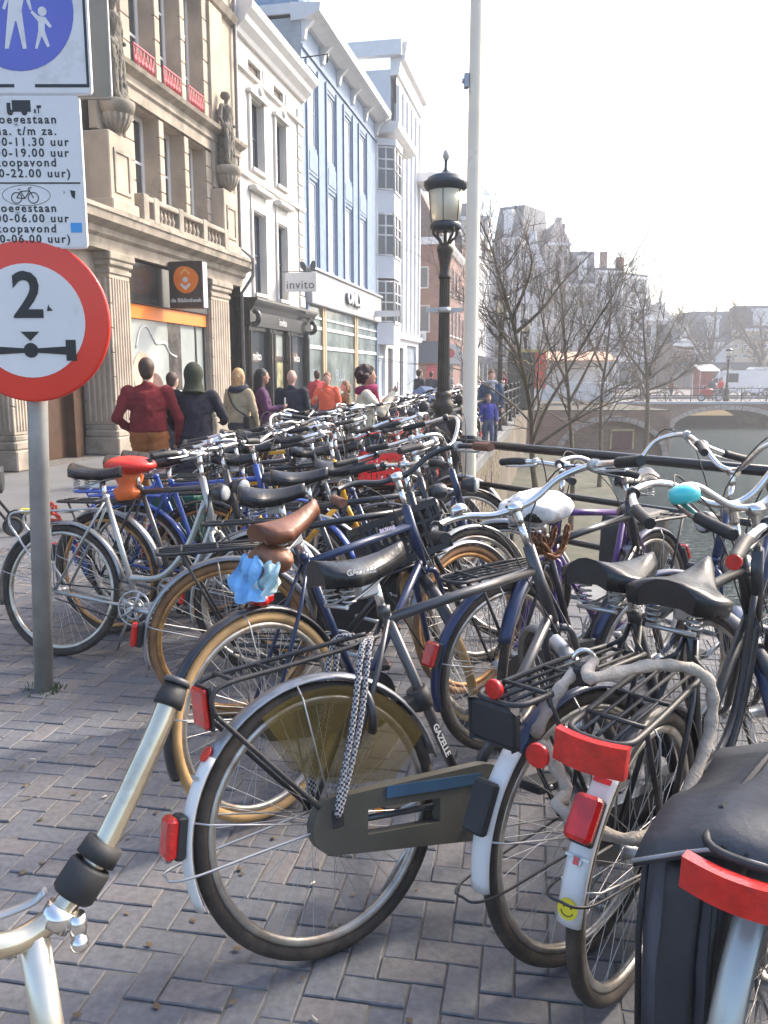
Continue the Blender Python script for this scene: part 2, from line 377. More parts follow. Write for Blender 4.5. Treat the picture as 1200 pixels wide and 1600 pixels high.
# ---------------------------------------------------------------- railings
m_iron=mat('black_iron',(.012,.013,.016),.38,.3,var=.3,scale=14,bump=.12,coat=.3)
m_ironw=mat('worn_iron',(.035,.034,.036),.5,.4,var=.4,scale=9,bump=.25)
RZ=(.97,.67,.36)
post_prof=[(.075,0),(.075,.05),(.05,.09),(.045,.3),(.05,.33),(.05,.42),(.036,.46),(.05,.5),(.064,.58),(.062,.66),(.042,.74),(.038,.80),(.055,.83),(.055,.99),(.035,1.01),(.03,1.04),(.045,1.06),(.06,1.09),(.065,1.12),(.058,1.16),(.035,1.185),(.005,1.195)]
me_post=MB().lathe(post_prof,18).mesh('post')
def railing(label,pts,rails=True,r0=.031,r1=.022,every=1,posts=None):
    root=empty('canal_railing',pts[0],0,label,'railing'); iv=Matrix.Translation(-Vector(pts[0]))
    for a,c in zip(pts[:-1],pts[1:]):
        for z,r in zip(RZ,(r0,r1,r1)):
            b=MB(); k=[Vector(a).lerp(Vector(c),t/4)+Vector((0,0,z)) for t in range(5)]; b.tube(k,r,12)
            ob('rail',b,m_iron,root,iv)
    for p in (posts if posts is not None else pts):
        ob('post',me_post,m_ironw,root,Matrix.Translation(Vector(p)-Vector(pts[0])))
    return root
PP=Vector((.55,6.52,0))
rl=railing('black iron three-bar railing running right from the ball-topped post beside the white pole',[PP,PP+RD*2.75,PP+RD*5.6,PP+RD*8.4])
# curled bracket between the post and the lamp side
b=MB(); b.tube(bez([(-.13,.0,1.0),(-.10,.02,.93),(-.06,0,.9)],5),.018,8); b.tube(bez([(-.15,0,.74),(-.15,0,.58),(-.10,0,.48),(-.02,0,.44)],5),.02,8); b.tube([(-.15,0,.3),(-.15,0,.05)],.018,8)
b.lathe([(.05,.92),(.06,1.0),(.045,1.06),(.01,1.09)],4,(-.15,0,0)); b.prism([(-.24,.02),(-.1,.02),(-.13,.7),(-.2,.7)],-.05,.05)
ob('bracket',b,m_ironw,rl)
pts=[Vector((q2(d)-.14,d,0)) for d in (9.3,10.9,12.6,14.9,17.2,19.5,21.8,24.1,26.4,28.7,31,33.3,35.6,37.9,40.2,42.5,44.8)]
railing('black iron railing receding along the street behind the first street lamp',pts)
# flag pole
m_pole=mat('pole_white_paint',(.82,.72,.57),.55,var=.06,scale=5,bump=.1,dirt=((.36,.33,.24),5,.6,.75))
pr=empty('white_pole',(.705,6.9,0),0,'tall weathered white pole with black clamps at the canal railing','pole')
ob('pole',MB().tube([(0,0,-.3),(0,0,1.0),(0,0,2.4),(.004,0,4),(.01,0,8.5)],[.062,.06,.055,.051,.04],20),m_pole,pr)
ob('clamp',MB().lathe([(.066,.93),(.07,.935),(.07,.99),(.066,.995)],20),m_iron,pr); ob('clamp',MB().lathe([(.068,.3),(.073,.305),(.073,.42),(.068,.425)],20),m_iron,pr)
ob('clamp_bar',MB().bx(-.22,.0,-.09,-.05,.94,.975),m_iron,pr)
ob('bracket',MB().bx(-.085,-.05,-.03,.03,3.68,3.78).lathe([(.02,-.01),(.02,.01)],8,(-.09,0,3.73),'x'),mat('grey_steel',(.35,.36,.37),.5,.6),pr)
# mossy stone foot under the railing post
ob('foot_stone',MB().bx(-.1,.1,-.1,.1,.02,.14,.015),mat('mossy_stone',(.2,.2,.1),.9,var=.4,scale=8,bump=.5),rl)
# ---------------------------------------------------------------- street lamps
m_lampiron=mat('lamp_bronze',(.05,.042,.035),.5,.5,var=.35,scale=10,bump=.2)
m_lampcap=mat('lamp_hood',(.03,.04,.055),.35,.4,var=.2,scale=8)
m_lampglass=mat('milk_glass',(.74,.68,.53),.35,var=.1,scale=4,trans=.25)
m_finial=mat('finial',(.5,.46,.42),.5)
sh=MB(); n_=24
sprof=[(.21,0),(.21,.25),(.18,.3),(.175,.78),(.19,.8),(.165,.86),(.115,.98),(.1,1.03),(.115,1.06),(.125,1.12),(.115,1.17),(.088,1.2),(.1,1.24),(.1,1.27),(.075,1.3)]
sh.lathe(sprof,n_); me_lbase=sh.mesh('base')
fl=MB(); rings=[]
for z,r in ((1.3,.072),(2.0,.064),(2.55,.058)):
    rings.append([((r-(.007 if k%2 else 0))*math.cos(2*math.pi*k/32),(r-(.007 if k%2 else 0))*math.sin(2*math.pi*k/32),z) for k in range(32)])
fl.loft(rings,smooth=False); me_lshaft=fl.mesh('shaft')
cpm=MB().lathe([(.064,2.55),(.074,2.57),(.064,2.6),(.056,2.63),(.062,2.72),(.08,2.8),(.085,2.84),(.095,2.86),(.095,2.9),(.07,2.93),(.03,2.95)],20)
for k in range(4):
    a=k*math.pi/2+.5; cpm.tube(bez([(.05*math.cos(a),.05*math.sin(a),2.9),(.08*math.cos(a),.08*math.sin(a),2.97),(.15*math.cos(a),.15*math.sin(a),3.03),(.165*math.cos(a),.165*math.sin(a),3.1)],4),.016,6)
cpm.tube([(0,0,2.9),(0,0,3.1)],.02,8); me_lcap=cpm.mesh('capital')
me_lring=MB().lathe([(.1,3.07),(.155,3.085),(.175,3.1),(.178,3.135),(.17,3.16),(.155,3.17)],24).mesh('ring')
me_lgl=MB().lathe([(.157,3.17),(.198,3.5)],24).mesh('globe')
me_lhood=MB().lathe([(.198,3.5),(.225,3.52),(.245,3.55),(.25,3.575),(.248,3.6),(.215,3.615),(.205,3.64),(.14,3.675),(.06,3.695),(.02,3.74),(.02,3.83)],24).mesh('hood')
me_lfin=MB().lathe([(.015,3.82),(.035,3.85),(.04,3.88),(.03,3.92),(.004,3.95)],12).mesh('finial')
bw_=MB()
for k in range(6):
    a=k*math.pi/3+.3; bw_.tube([(.165*math.cos(a),.165*math.sin(a),3.15),(.205*math.cos(a),.205*math.sin(a),3.52)],.005,5)
me_lbars=bw_.mesh('glazing_bars')
def lamp(loc,label,collar=False,s=1):
    r=empty('street_lamp',loc,0,label,'street lamp','lamps along the quay'); r.scale=(s,s,s)
    for n,me,m in (('base',me_lbase,m_lampiron),('shaft',me_lshaft,m_lampiron),('capital',me_lcap,m_lampiron),('lamp_ring',me_lring,m_lampcap),('lamp_globe',me_lgl,m_lampglass),('glazing_bars',me_lbars,m_lampcap),('lamp_hood',me_lhood,m_lampcap),('finial',me_lfin,m_finial)): ob(n,me,m,r)
    if collar: ob('collar',MB().lathe([(.075,2.18),(.075,2.24)],16).bx(-.21,.2,-.012,.012,2.185,2.235),mat('collar_steel',(.5,.5,.5),.5,.4),r)
    return r
lamp((.69,9.75,0),'cast-iron street lamp right behind the ball-topped railing post, the largest of the lamps',True)
lamp((3.3,24,0),'middle-sized street lamp seen through the bare tree, second along the quay')
lamp((5.75,34.5,0),'small street lamp further along the quay, third in line')
# ================================================================ houses along the street
def fac(u,v,off=0):
    r=ray(u,v); P=P0+ND*off; k=P.xy.dot(ND.xy)/r.xy.dot(ND.xy); X=Vector((0,0,HC))+r*k
    return (X-P0).xy.dot(TD.xy),X.z
m_sand=mat('sandstone',(.40,.335,.265),.85,var=.2,scale=1.6,bump=.25,dirt=((.22,.2,.17),1.1,.52,.6))
m_sand2=mat('sandstone_weathered',(.33,.285,.235),.9,var=.25,scale=2.5,bump=.4,dirt=((.13,.13,.1),2.2,.5,.65))
m_statue=mat('statue_stone',(.15,.135,.115),.95,var=.4,scale=6,bump=.5,dirt=((.08,.095,.05),5,.52,.7))
m_glass=mat('window_glass',(.035,.045,.055),.06,var=.3,scale=.8,spec=.9)
m_glassl=mat('pale_glass',(.36,.42,.48),.12,var=.25,scale=1.2,spec=.8)  # pale base colour stands in for sky mirrored in the panes
m_white=mat('white_paint',(.68,.67,.66),.55,var=.06,scale=2,bump=.08,dirt=((.5,.5,.48),1.5,.6,.5))
m_cream=mat('cream_stucco',(.57,.55,.52),.7,var=.08,scale=1.5,bump=.12,dirt=((.42,.39,.33),1.2,.55,.5))
m_bluewall=mat('blue_painted_brick',(.18,.25,.36),.75,var=.14,scale=3,bump=.35,bscale=26,dirt=((.2,.265,.36),1.6,.52,.5))
m_bluetrim=mat('blue_trim',(.14,.2,.3),.6,var=.1)
m_lilac=mat('white_render',(.62,.63,.66),.7,var=.07,scale=1.2,bump=.1,dirt=((.48,.49,.53),.9,.55,.5))
m_black=mat('black_gloss_paint',(.012,.012,.013),.25,var=.2,coat=.4)
m_slate=mat('slate_roof',(.07,.085,.11),.6,var=.35,scale=9,bump=.3)
m_zinc=mat('zinc_roof',(.22,.30,.40),.45,.5,var=.15,scale=3)
m_tan=mat('tan_wood',(.42,.31,.19),.5,var=.12,scale=4)
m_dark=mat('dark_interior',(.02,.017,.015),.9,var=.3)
m_brown=mat('dark_wood_door',(.07,.035,.02),.5,var=.3,scale=5)
m_redp=mat('red_paint',(.45,.03,.05),.45,var=.15)
m_orange=mat('orange_sheet',(.8,.2,.02),.45,var=.05)
m_navy=mat('navy_fascia',(.035,.05,.085),.5,var=.1)
bm_red=brickmat('red_brickwork',(.25,.09,.05),(.32,.13,.075),(.33,.29,.25))
bm_brown=brickmat('brown_brickwork',(.17,.07,.055),(.22,.1,.08),(.26,.23,.21))
m_tile=mat('roof_tiles',(.13,.085,.07),.8,var=.35,scale=6,bump=.6,bscale=14)
def hwall(b,x0,x1,z0,z1,ops,y=0,dep=.18):
    """a wall face with real openings and reveals"""
    xs=sorted(set([x0,x1]+[v for o in ops for v in o[:2]])); zs=sorted(set([z0,z1]+[v for o in ops for v in o[2:4]]))
    for i in range(len(xs)-1):
        for j in range(len(zs)-1):
            cx,cz=(xs[i]+xs[i+1])/2,(zs[j]+zs[j+1])/2
            if any(o[0]<cx<o[1] and o[2]<cz<o[3] for o in ops): continue
            b.add([(xs[i],y,zs[j]),(xs[i+1],y,zs[j]),(xs[i+1],y,zs[j+1]),(xs[i],y,zs[j+1])],[(0,1,2,3)])
    for (a,c,e,f) in ops:
        b.add([(a,y,e),(c,y,e),(c,y,f),(a,y,f),(a,y+dep,e),(c,y+dep,e),(c,y+dep,f),(a,y+dep,f)],[(0,4,5,1),(1,5,6,2),(2,6,7,3),(3,7,4,0)])
def window(root,a,c,e,f,y,mf,mg,fw=.07,bars=(1,1),sill=None,M=None):
    """frame with glazing bars, a pane behind it and a sill"""
    b=MB(); b.bx(a,a+fw,y-.05,y,e,f); b.bx(c-fw,c,y-.05,y,e,f); b.bx(a+fw,c-fw,y-.047,y,e,e+fw); b.bx(a+fw,c-fw,y-.047,y,f-fw,f)
    nx,nz=bars
    for k in range(1,nx+1): x=a+(c-a)*k/(nx+1); b.bx(x-.02,x+.02,y-.04,y-.005,e+fw,f-fw)
    for k in range(1,nz+1): z=e+(f-e)*k/(nz+1); b.bx(a+fw,c-fw,y-.037,y-.004,z-.025,z+.025)
    w_=ob('window',b,mf,root,M)
    ob('pane',MB().bx(a+.01,c-.01,y-.02,y-.012,e+.01,f-.01),mg,w_)
    if sill: ob('sill',MB().bx(a-.06,c+.06,y-.32,y-.02,e-.09,e-.002),sill,w_)
    return w_
def body(root,x0,x1,z0,z1,m,dep=9,y=.24,name='wall_body'):
    return ob(name,MB().bx(x0,x1,y,dep,z0,z1),m,root)
def prof(root,name,x0,x1,pts,m):
    """moulding: a (y,z) profile pushed along the facade"""
    return ob(name,MB().prism(pts,x0,x1,'x'),m,root)
# ---- library
lib=empty('library_building',P0,FROT,'sandstone corner building with statues, balustrade and orange shop window','building')
W=[(.5,1.5),(1.72,2.68),(2.9,3.85)]
b=MB(); hwall(b,-.45,5.85,4.3,13.5,[(a,c,4.75,6.5) for a,c in W]+[(a,c,7.12,9.7) for a,c in W],0,.34)
ob('wall',b,m_sand,lib)
b=MB(); hwall(b,-10,-.45,4.3,13.5,[],.25); hwall(b,.02,3.85,0,3.75,[(.1,3.8,.45,3.7)],.1,.2); ob('wall',b,m_sand,lib)
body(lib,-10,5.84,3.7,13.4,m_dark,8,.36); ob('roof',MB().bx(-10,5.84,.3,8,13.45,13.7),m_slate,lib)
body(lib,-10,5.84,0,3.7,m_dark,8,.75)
ob('entrance_wall',MB().bx(-10,-.5,.6,.74,0,3.7),m_brown,lib)
for k,x in enumerate((-7.2,-5.6,-4.0,-2.5,-1.2)):
    ob('door_pillar',MB().bx(x-.12,x+.12,.42,.6,0,3.7),m_brown,lib)
ob('lintel',MB().bx(-10,-.46,.2,.62,3.0,3.7),m_sand2,lib)
for (a,c) in W:
    window(lib,a,c,4.75,6.5,.33,m_white,m_glass,.09,(1,1)); window(lib,a,c,7.12,9.7,.33,m_white,m_glass,.09,(1,2))
# piers of single stone blocks
rb=random.Random(5)
def blocks(x0,x1,y0,y1,z0,z1,h):
    n=max(1,round((z1-z0)/h)); h=(z1-z0)/n
    for k in range(n):
        e=rb.uniform(0,.008); ob('stone_block',MB().bx(x0,x1,y0-e,y1,z0+k*h+.008,z0+(k+1)*h-.008,.012),m_sand,lib)
for a,c in ((1.505,1.715),(2.685,2.895)): blocks(a,c,-.06,.3,4.76,6.5,.35); blocks(a,c,-.06,.3,7.1,9.7,.42)
for a,c in ((3.86,4.3),(.16,.49)): blocks(a,c,-.05,.02,4.76,6.5,.35); blocks(a,c,-.05,.02,7.1,9.7,.42)
def fluted(x0,x1,y,z0,z1,side=False):
    b=MB(); n=7; w_=(x1-x0)/n
    for k in range(n):
        c=x0+(k+.5)*w_
        if side: b.prism([(c-w_*.36,-.0),(c-w_*.2,-.02),(c+w_*.2,-.02),(c+w_*.36,0)],z0,z1,'z'); 
        else: b.prism([(c-w_*.36,y),(c-w_*.2,y-.022),(c+w_*.2,y-.022),(c+w_*.36,y)],z0,z1,'z')
    return b
def pier(x0,x1,y0,y1):
    n=7
    for k in range(n):
        z0=.55+k*.44; ob('stone_block',MB().bx(x0,x1,y0,y1,z0+.006,z0+.434,.01),m_sand,lib)
    ob('plinth',MB().bx(x0-.07,x1+.07,y0-.07,y1,0,.32,.02).bx(x0-.04,x1+.04,y0-.04,y1,.32,.46,.03).bx(x0-.02,x1+.02,y0-.02,y1,.46,.55,.02),m_sand2,lib)
    ob('fluting',fluted(x0+.05,x1-.05,y0+.001,.62,3.2),m_sand,lib)
    s=MB(); n=5; w_=(y1-y0-.08)/n
    for k in range(n):
        c=y0+.04+(k+.5)*w_; s.prism([(x0+.001,c-w_*.36),(x0-.022,c-w_*.2),(x0-.022,c+w_*.2),(x0+.001,c+w_*.36)],.62,3.2,'z')
    ob('fluting',s,m_sand,lib)
    ob('capital',MB().bx(x0-.03,x1+.03,y0-.03,y1,3.28,3.36,.01).bx(x0-.06,x1+.06,y0-.06,y1,3.42,3.52,.02).bx(x0-.09,x1+.09,y0-.09,y1,3.52,3.66,.02),m_sand2,lib)
pier(-.72,.02,-.06,.58); pier(3.85,4.95,-.06,.3); pier(-3.5,-2.9,.1,.58)
prof(lib,'cornice',-10,5.8,[(.3,3.66),(-.1,3.66),(-.12,3.85),(-.2,3.9),(-.22,4.0),(-.42,4.08),(-.45,4.2),(-.48,4.22),(-.48,4.29),(.3,4.32)],m_sand2)
prof(lib,'string_course',-.45,5.8,[(.02,6.52),(-.1,6.52),(-.1,6.72),(-.15,6.76),(-.15,6.9),(-.3,6.98),(-.33,7.05),(.02,7.1)],m_sand2)
prof(lib,'sill_band',-.45,5.8,[(.02,9.75),(-.12,9.8),(-.2,9.95),(.02,10)],m_sand2)
for x in (.1,.52,1.6,2.8,4.0): ob('baluster_post',MB().bx(x-.11,x+.11,-.44,-.2,4.3,4.78,.015),m_sand2,lib)
ob('balustrade_rail',MB().bx(.05,4.1,-.43,-.21,4.66,4.76,.02),m_sand2,lib); ob('balustrade_base',MB().bx(.05,4.1,-.43,-.21,4.29,4.36),m_sand2,lib)
me_bal=MB().lathe([(.05,0),(.05,.03),(.03,.05),(.05,.1),(.055,.13),(.03,.2),(.028,.24),(.045,.27),(.045,.3)],10).mesh('baluster')
for a,c in ((.63,1.49),(1.71,2.69),(2.91,3.89)):
    for k in range(5): ob('baluster',me_bal,m_sand2,lib,Matrix.Translation((a+(c-a)*(k+.5)/5,-.32,4.36)))
# pedestals with panels, brackets for the statues
s1=fac(190,150,.42)[0]; s2=fac(358,270,.34)[0]
for sx,zt in ((s1,5.62),(s2,5.7)):
    ob('pedestal',MB().bx(sx-.42,sx+.42,-.36,.3,4.3,zt,.02).bx(sx-.47,sx+.47,-.42,.3,4.3,4.5,.02),m_sand,lib)
    b=MB(); b.bx(sx-.28,sx+.28,-.385,-.36,4.62,4.68); b.bx(sx-.28,sx+.28,-.385,-.36,5.3,5.36); b.bx(sx-.28,sx-.22,-.384,-.36,4.68,5.3); b.bx(sx+.22,sx+.28,-.384,-.36,4.68,5.3)
    ob('panel_frame',b,m_sand2,lib)
    b=MB().lathe([(.03,-.12),(.06,-.1),(.05,-.02),(.1,.05),(.2,.2),(.26,.32),(.26,.38),(.31,.4),(.33,.5),(.33,.56),(.28,.58)],16,(sx,-.30,zt-.02))
    for k in range(16):
        a=k*2*math.pi/16; b.tube([(sx+.1*math.cos(a),-.3+.1*math.sin(a),zt+.04),(sx+.2*math.cos(a),-.3+.2*math.sin(a),zt+.18),(sx+.255*math.cos(a),-.3+.255*math.sin(a),zt+.33)],[.018,.03,.034],6)
    ob('bracket',b,m_sand2,lib)
    ob('pilaster',MB().bx(sx-.36,sx+.36,-.12,.02,zt+.05,9.7),m_sand,lib)
# red window grilles
for k,(a,c) in enumerate(W):
    b=MB(); y=-.07
    for z in (7.12,7.58): b.bx(a+.08,c-.08,y-.012,y+.012,z-.014,z+.014)
    n=6
    for i in range(n+1):
        x=a+.09+(c-a-.18)*i/n; b.tube([(x,y,7.12),(x,y,7.58)],.009,5)
        if i<n:
            x2=a+.09+(c-a-.18)*(i+1)/n; b.tube([(x,y,7.14),(x2,y,7.56)],.007,4); b.tube([(x2,y,7.14),(x,y,7.56)],.007,4); b.lathe([(.05,-.006),(.05,.006)],10,((x+x2)/2,y,7.35),'y')
    ob('red_grille',b,m_redp,lib)
# shop window: dark fascia, orange band, glass with white line drawing
ob('fascia',MB().bx(.1,3.8,.0,.14,2.84,3.62,.01),m_black,lib); ob('orange_band',MB().bx(.1,3.8,.06,.13,2.56,2.83),m_orange,lib)
sw=ob('shop_window',MB().bx(.1,3.8,.12,.17,.45,.53).bx(.1,.16,.12,.17,.53,2.55).bx(3.74,3.8,.12,.17,.53,2.55).bx(3.3,3.36,.12,.17,.53,2.55),m_black,lib)
m_shopglass=mat('shop_glass',(.36,.4,.39),.08,var=.25,scale=.7,spec=.8)
ob('pane',MB().bx(.16,3.3,.14,.15,.5,2.56),m_shopglass,sw); ob('pane',MB().bx(3.36,3.74,.14,.15,.5,2.56),m_shopglass,sw)
dr=MB(); dr.tube(bez([(.5,.13,2.0),(.7,.13,2.35),(1.0,.13,2.42),(1.25,.13,2.2),(1.4,.13,2.1),(1.75,.13,2.12),(2.0,.13,1.92),(2.3,.13,1.85)],5),.02,5)
for x,z,r_ in ((2.9,1.5,.13),(3.1,1.1,.08),(2.6,.9,.07)): dr.tube([(x+r_*math.cos(a),.13,z+r_*math.sin(a)) for a in [k*math.pi/8 for k in range(16)]],.016,5,closed=True)
dr.tube([(2.1,.13,1.05),(2.3,.13,1.12),(2.5,.13,1.1)],.016,5); ob('white_drawing',dr,m_white,sw)
ob('dark_strip',MB().bx(1.95,2.55,.131,.138,.5,2.55),mat('dark_reflection',(.06,.055,.05),.2,var=.7,scale=4),sw)  # dark reflection in the glass, painted as a thin strip
ob('speech_cloud',MB().lathe([(.42,-.004),(.42,.004)],20,(.75,.125,1.5),'y'),mat('pale_orange',(.75,.42,.3),.6,var=.2,scale=9),sw)
ob('poster_figure',MB().lathe([(.4,-.004),(.4,.004)],20,(1.25,.128,1.1),'y'),mat('poster_brown',(.12,.06,.05),.6,var=.4,scale=7),sw)
# projecting box sign
ss,sz=fac(290,445,.5)
sg=empty('hanging_sign',P0+TD*ss+ND*.5+Vector((0,0,sz)),FROT,'dark square box sign with orange emblem reading de Bibliotheek','sign')
ob('box',MB().bx(0,.26,-.37,.37,-.47,.47,.015),mat('sign_brown',(.045,.028,.025),.4,var=.1),sg)
ob('light_edge',MB().bx(.03,.23,-.376,-.37,-.45,.45),m_white,sg)
Ms=Matrix.Rotation(R(-90),4,'Z')
def blob(cx,cz,pts,th,y): return MB().prism([(cx+p[0],cz+p[1]) for p in pts],y-th,y)
eg=[( .27*math.cos(a)*(1+.12*math.cos(a-.8))-.01,.27*math.sin(a)*(1-.05*math.sin(2*a))) for a in [k*math.pi/14 for k in range(28)]]
ob('emblem',blob(0,.1,eg,.008,-.001),m_orange,sg,Ms)
d=MB(); y=-.009; d.lathe([(.055,-.004),(.055,.004)],16,(0,y,.1),'y')
d.prism([(-.12,.0),(0,-.11),(.12,0),(.085,.04),(0,-.04),(-.085,.04)],y-.004,y); ob('emblem_mark',d,m_white,sg,Ms)
ob('emblem_roof',MB().prism([(-.1,.19),(0,.28),(.1,.19),(.1,.24),(0,.33),(-.1,.24)],y-.004,y),mat('light_orange',(.85,.45,.12),.5),sg,Ms)
text('de Bibliotheek',.115,m_white,sg,(-.004,0,-.31),R(-90),bold=.002)
# drain pipe
ob('drain_pipe',MB().tube([(5.72,-.1,.2),(5.72,-.1,3.5),(5.5,-.5,3.9),(5.5,-.52,4.3),(5.74,-.1,4.6),(5.74,-.1,13)],.045,8),mat('lead_grey',(.2,.2,.21),.6,.3),lib)
# ---- house with the black shopfront
inv=empty('town_house',P0+TD*5.9,FROT,'narrow cream townhouse with white cornice above a black shopfront','building'); o5=5.9
cols=[(6.85-o5,7.8-o5),(8.85-o5,9.7-o5)]
ops=[(a,c,6.8,8.55) for a,c in cols]+[(a,c,3.62,5.72) for a,c in cols]+[(a,c,9.15,9.45) for a,c in cols]
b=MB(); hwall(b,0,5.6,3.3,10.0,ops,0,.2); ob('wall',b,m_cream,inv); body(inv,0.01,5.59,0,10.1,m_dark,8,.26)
ob('side_wall',MB().bx(0,.02,.0,8,8,10.1).bx(5.57,5.6,0.02,8,3,10.1),m_cream,inv)
m_wframe=mat('dark_blue_frame',(.05,.065,.09),.5)
for a,c in cols:
    window(inv,a,c,6.8,8.55,.19,m_wframe,m_glass,.05,(0,1),m_cream); window(inv,a,c,3.62,5.72,.19,m_wframe,m_glass,.05,(0,1),m_cream)
    ob('vent_grille',MB().bx(a,c,.1,.14,9.15,9.45),m_brown,inv)
    b=MB(); b.bx(a-.12,a-.01,-.07,0,6.7,8.6); b.bx(c+.01,c+.12,-.07,0,6.7,8.6); b.prism([(a-.2,8.6),(c+.2,8.6),(c+.2,8.68),((a+c)/2+.25,8.88),((a+c)/2,8.95),((a+c)/2-.25,8.88),(a-.2,8.68)],-.14,0); b.sph(((a+c)/2,-.14,8.78),(.14,.08,.12),10,6)
    ob('window_surround',b,m_cream,inv)
    b=MB(); b.bx(a-.12,a-.01,-.06,0,3.5,5.75); b.bx(c+.01,c+.12,-.06,0,3.5,5.75); b.bx(a-.1,c+.1,-.04,0,5.76,6.2); b.bx(a-.22,c+.22,-.24,0,6.2,6.33,.03)
    ob('window_surround',b,m_cream,inv)
prof(inv,'string_course',0,5.6,[(0,6.45),(-.08,6.47),(-.12,6.6),(0,6.64)],m_cream); prof(inv,'string_course',0,5.6,[(0,8.98),(-.1,9.0),(-.1,9.08),(0,9.1)],m_cream)
prof(inv,'cornice',-.05,5.68,[(.3,9.75),(-.1,9.75),(-.15,9.85),(-.32,9.98),(-.36,10.1),(-.5,10.22),(-.54,10.38),(.3,10.44)],m_white)
ob('roof',MB().prism([(.2,10.44),(4,12.3),(8,10.44)],.01,5.59,'x'),m_slate,inv)
for k in range(16): ob('quoin_stone',MB().bx(5.05,5.5 if k%2 else 5.58,-.05,0,3.55+k*.37,3.55+k*.37+.33,.015),m_cream,inv)
for k in range(3): ob('frieze_panel',MB().bx([.1,2.05,4.0][k],[.75,2.75,4.9][k],-.03,0,9.15,9.5),m_cream,inv)
sf=MB(); sf.bx(.05,5.55,-.22,.2,2.72,3.1); prof(inv,'shop_cornice',0,5.6,[(.2,3.1),(-.24,3.1),(-.34,3.2),(-.38,3.3),(-.45,3.36),(-.45,3.42),(.2,3.44)],m_black)
ob('shop_fascia',sf,m_black,inv)
for x in (.12,1.75,2.0,3.35,3.6,5.3): ob('shop_pilaster',MB().bx(x-.1,x+.1,-.2,.15,0,2.72,.02).bx(x-.06,x+.06,-.225,-.2,.6,2.6),m_black,inv)
for x in (.12,5.3): ob('scroll_bracket',MB().tube(bez([(x,-.25,2.75),(x,-.4,2.8),(x,-.42,3.0),(x,-.3,3.1)],5),.07,8),m_black,inv)
for x0,x1 in ((.22,1.65),(3.7,5.2)):
    w_=ob('shop_window',MB().bx(x0,x1,-.1,.1,0,.5,.02).bx(x0,x1,-.12,-.04,2.62,2.72),m_black,inv); ob('pane',MB().bx(x0,x1,-.04,-.03,.5,2.63),m_glass,w_)
    text('invito',.34,m_white,w_,((x0+x1)/2,-.046,1.95),ext=.003)
dw=ob('shop_door',MB().bx(2.1,2.2,-.1,0,0,2.7).bx(3.15,3.25,-.1,0,0,2.7).bx(2.2,3.15,-.1,0,0,.4).bx(2.2,3.15,-.1,0,1.85,1.98).bx(2.2,3.15,-.1,0,2.6,2.7),m_black,inv)
ob('pane',MB().bx(2.2,3.15,-.05,-.04,.4,1.86),mat('lit_door_glass',(.30,.29,.18),.1,var=.6,scale=3),dw); ob('pane',MB().bx(2.2,3.15,-.05,-.04,1.98,2.6),m_shopglass,dw)
text('invito',.3,m_white,inv,(2.7,-.232,2.92),ext=.004)
sg=empty('hanging_sign',P0+TD*(9.0)+Vector((0,0,4.1)),FROT,'white rectangular hanging sign reading invito with two dark feathers on top','sign')
ob('board',MB().bx(0,.03,-1.12,-.18,-.27,.27,.008),m_white,sg); text('invito',.34,m_wframe,sg,(-.003,-.64,-.08),R(-90),ext=.002,space=1.1)
for q,(dx,tl) in enumerate(((-.78,.35),(-.99,-.2))):
    b=MB().prism([(-.05,0),(-.09,.14),(-.06,.27),(0,.31),(.06,.27),(.08,.14),(.03,.02)],-.012,.012); b.xf(Matrix.Translation((.015,dx,.3))@Matrix.Rotation(R(90),4,'Z')@Matrix.Rotation(tl,4,'Y')); ob('feather',b,m_wframe,sg)
ob('arm',MB().tube([(.015,0,.3),(.015,-1.1,.3)],.012,6),m_iron,sg)
# ---- blue house
m_palepane=mat('bright_sky_pane',(.52,.56,.6),.25,var=.12,scale=1.5,spec=.8); m_palebl=mat('pale_blue_frame',(.34,.4,.49),.5,var=.05)  # bright sky reflection put into the pane colour
blu=empty('blue_building',P0+TD*11.52,FROT,'pale blue painted brick building with white cornice over a clothes shop','building'); o=11.52
cols=[(12.1-o,13.15-o),(14.4-o,15.5-o),(16.8-o,17.95-o),(19.2-o,20.4-o)]
ops=[(a,c,8.75,10.95) for a,c in cols]+[(a,c,5.0,7.72) for a,c in cols]
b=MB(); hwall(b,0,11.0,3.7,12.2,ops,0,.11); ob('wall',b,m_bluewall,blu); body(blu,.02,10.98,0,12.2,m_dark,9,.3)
ob('side_wall',MB().bx(0,.03,.001,9,9.5,12.2),mat('grey_brick_side',(.33,.36,.38),.85,var=.2,scale=2,bump=.3,bscale=20),blu)
for a,c in cols:
    window(blu,a,c,8.75,10.95,.1,m_palebl,m_palepane,.09,(0,1)); window(blu,a,c,5.0,7.72,.1,m_palebl,m_palepane,.09,(0,1))
    ob('panel',MB().bx(a-.02,c+.02,-.03,0,7.85,8.6).bx(a+.05,c-.05,-.05,-.03,7.95,8.5),m_bluewall,blu)
    ob('lintel_panel',MB().bx(a,c,-.02,0,11.05,11.3,.01),m_bluetrim,blu)
    for x in (a-.12,c+.12): ob('pilaster_strip',MB().bx(x-.06,x+.06,-.06,0,4.9,11.2),m_bluetrim,blu)
prof(blu,'frieze_band',0,11,[(0,11.35),(-.06,11.36),(-.06,11.45),(0,11.46)],m_bluetrim)
prof(blu,'cornice',-.06,11.06,[(.3,12.1),(-.15,12.12),(-.4,12.25),(-.62,12.32),(-.66,12.55),(.3,12.62)],m_white); prof(blu,'gutter_return',-.06,0.02,[(.3,12.3),(5,12.3),(5,12.6),(.3,12.6)],m_white)
for x in (.15,2.3,4.4,6.5,8.7,10.8): ob('bracket',MB().prism([(0,11.6),(-.1,11.62),(-.16,11.9),(-.4,12.12),(0,12.12)],x-.1,x+.1,'x'),m_white,blu)
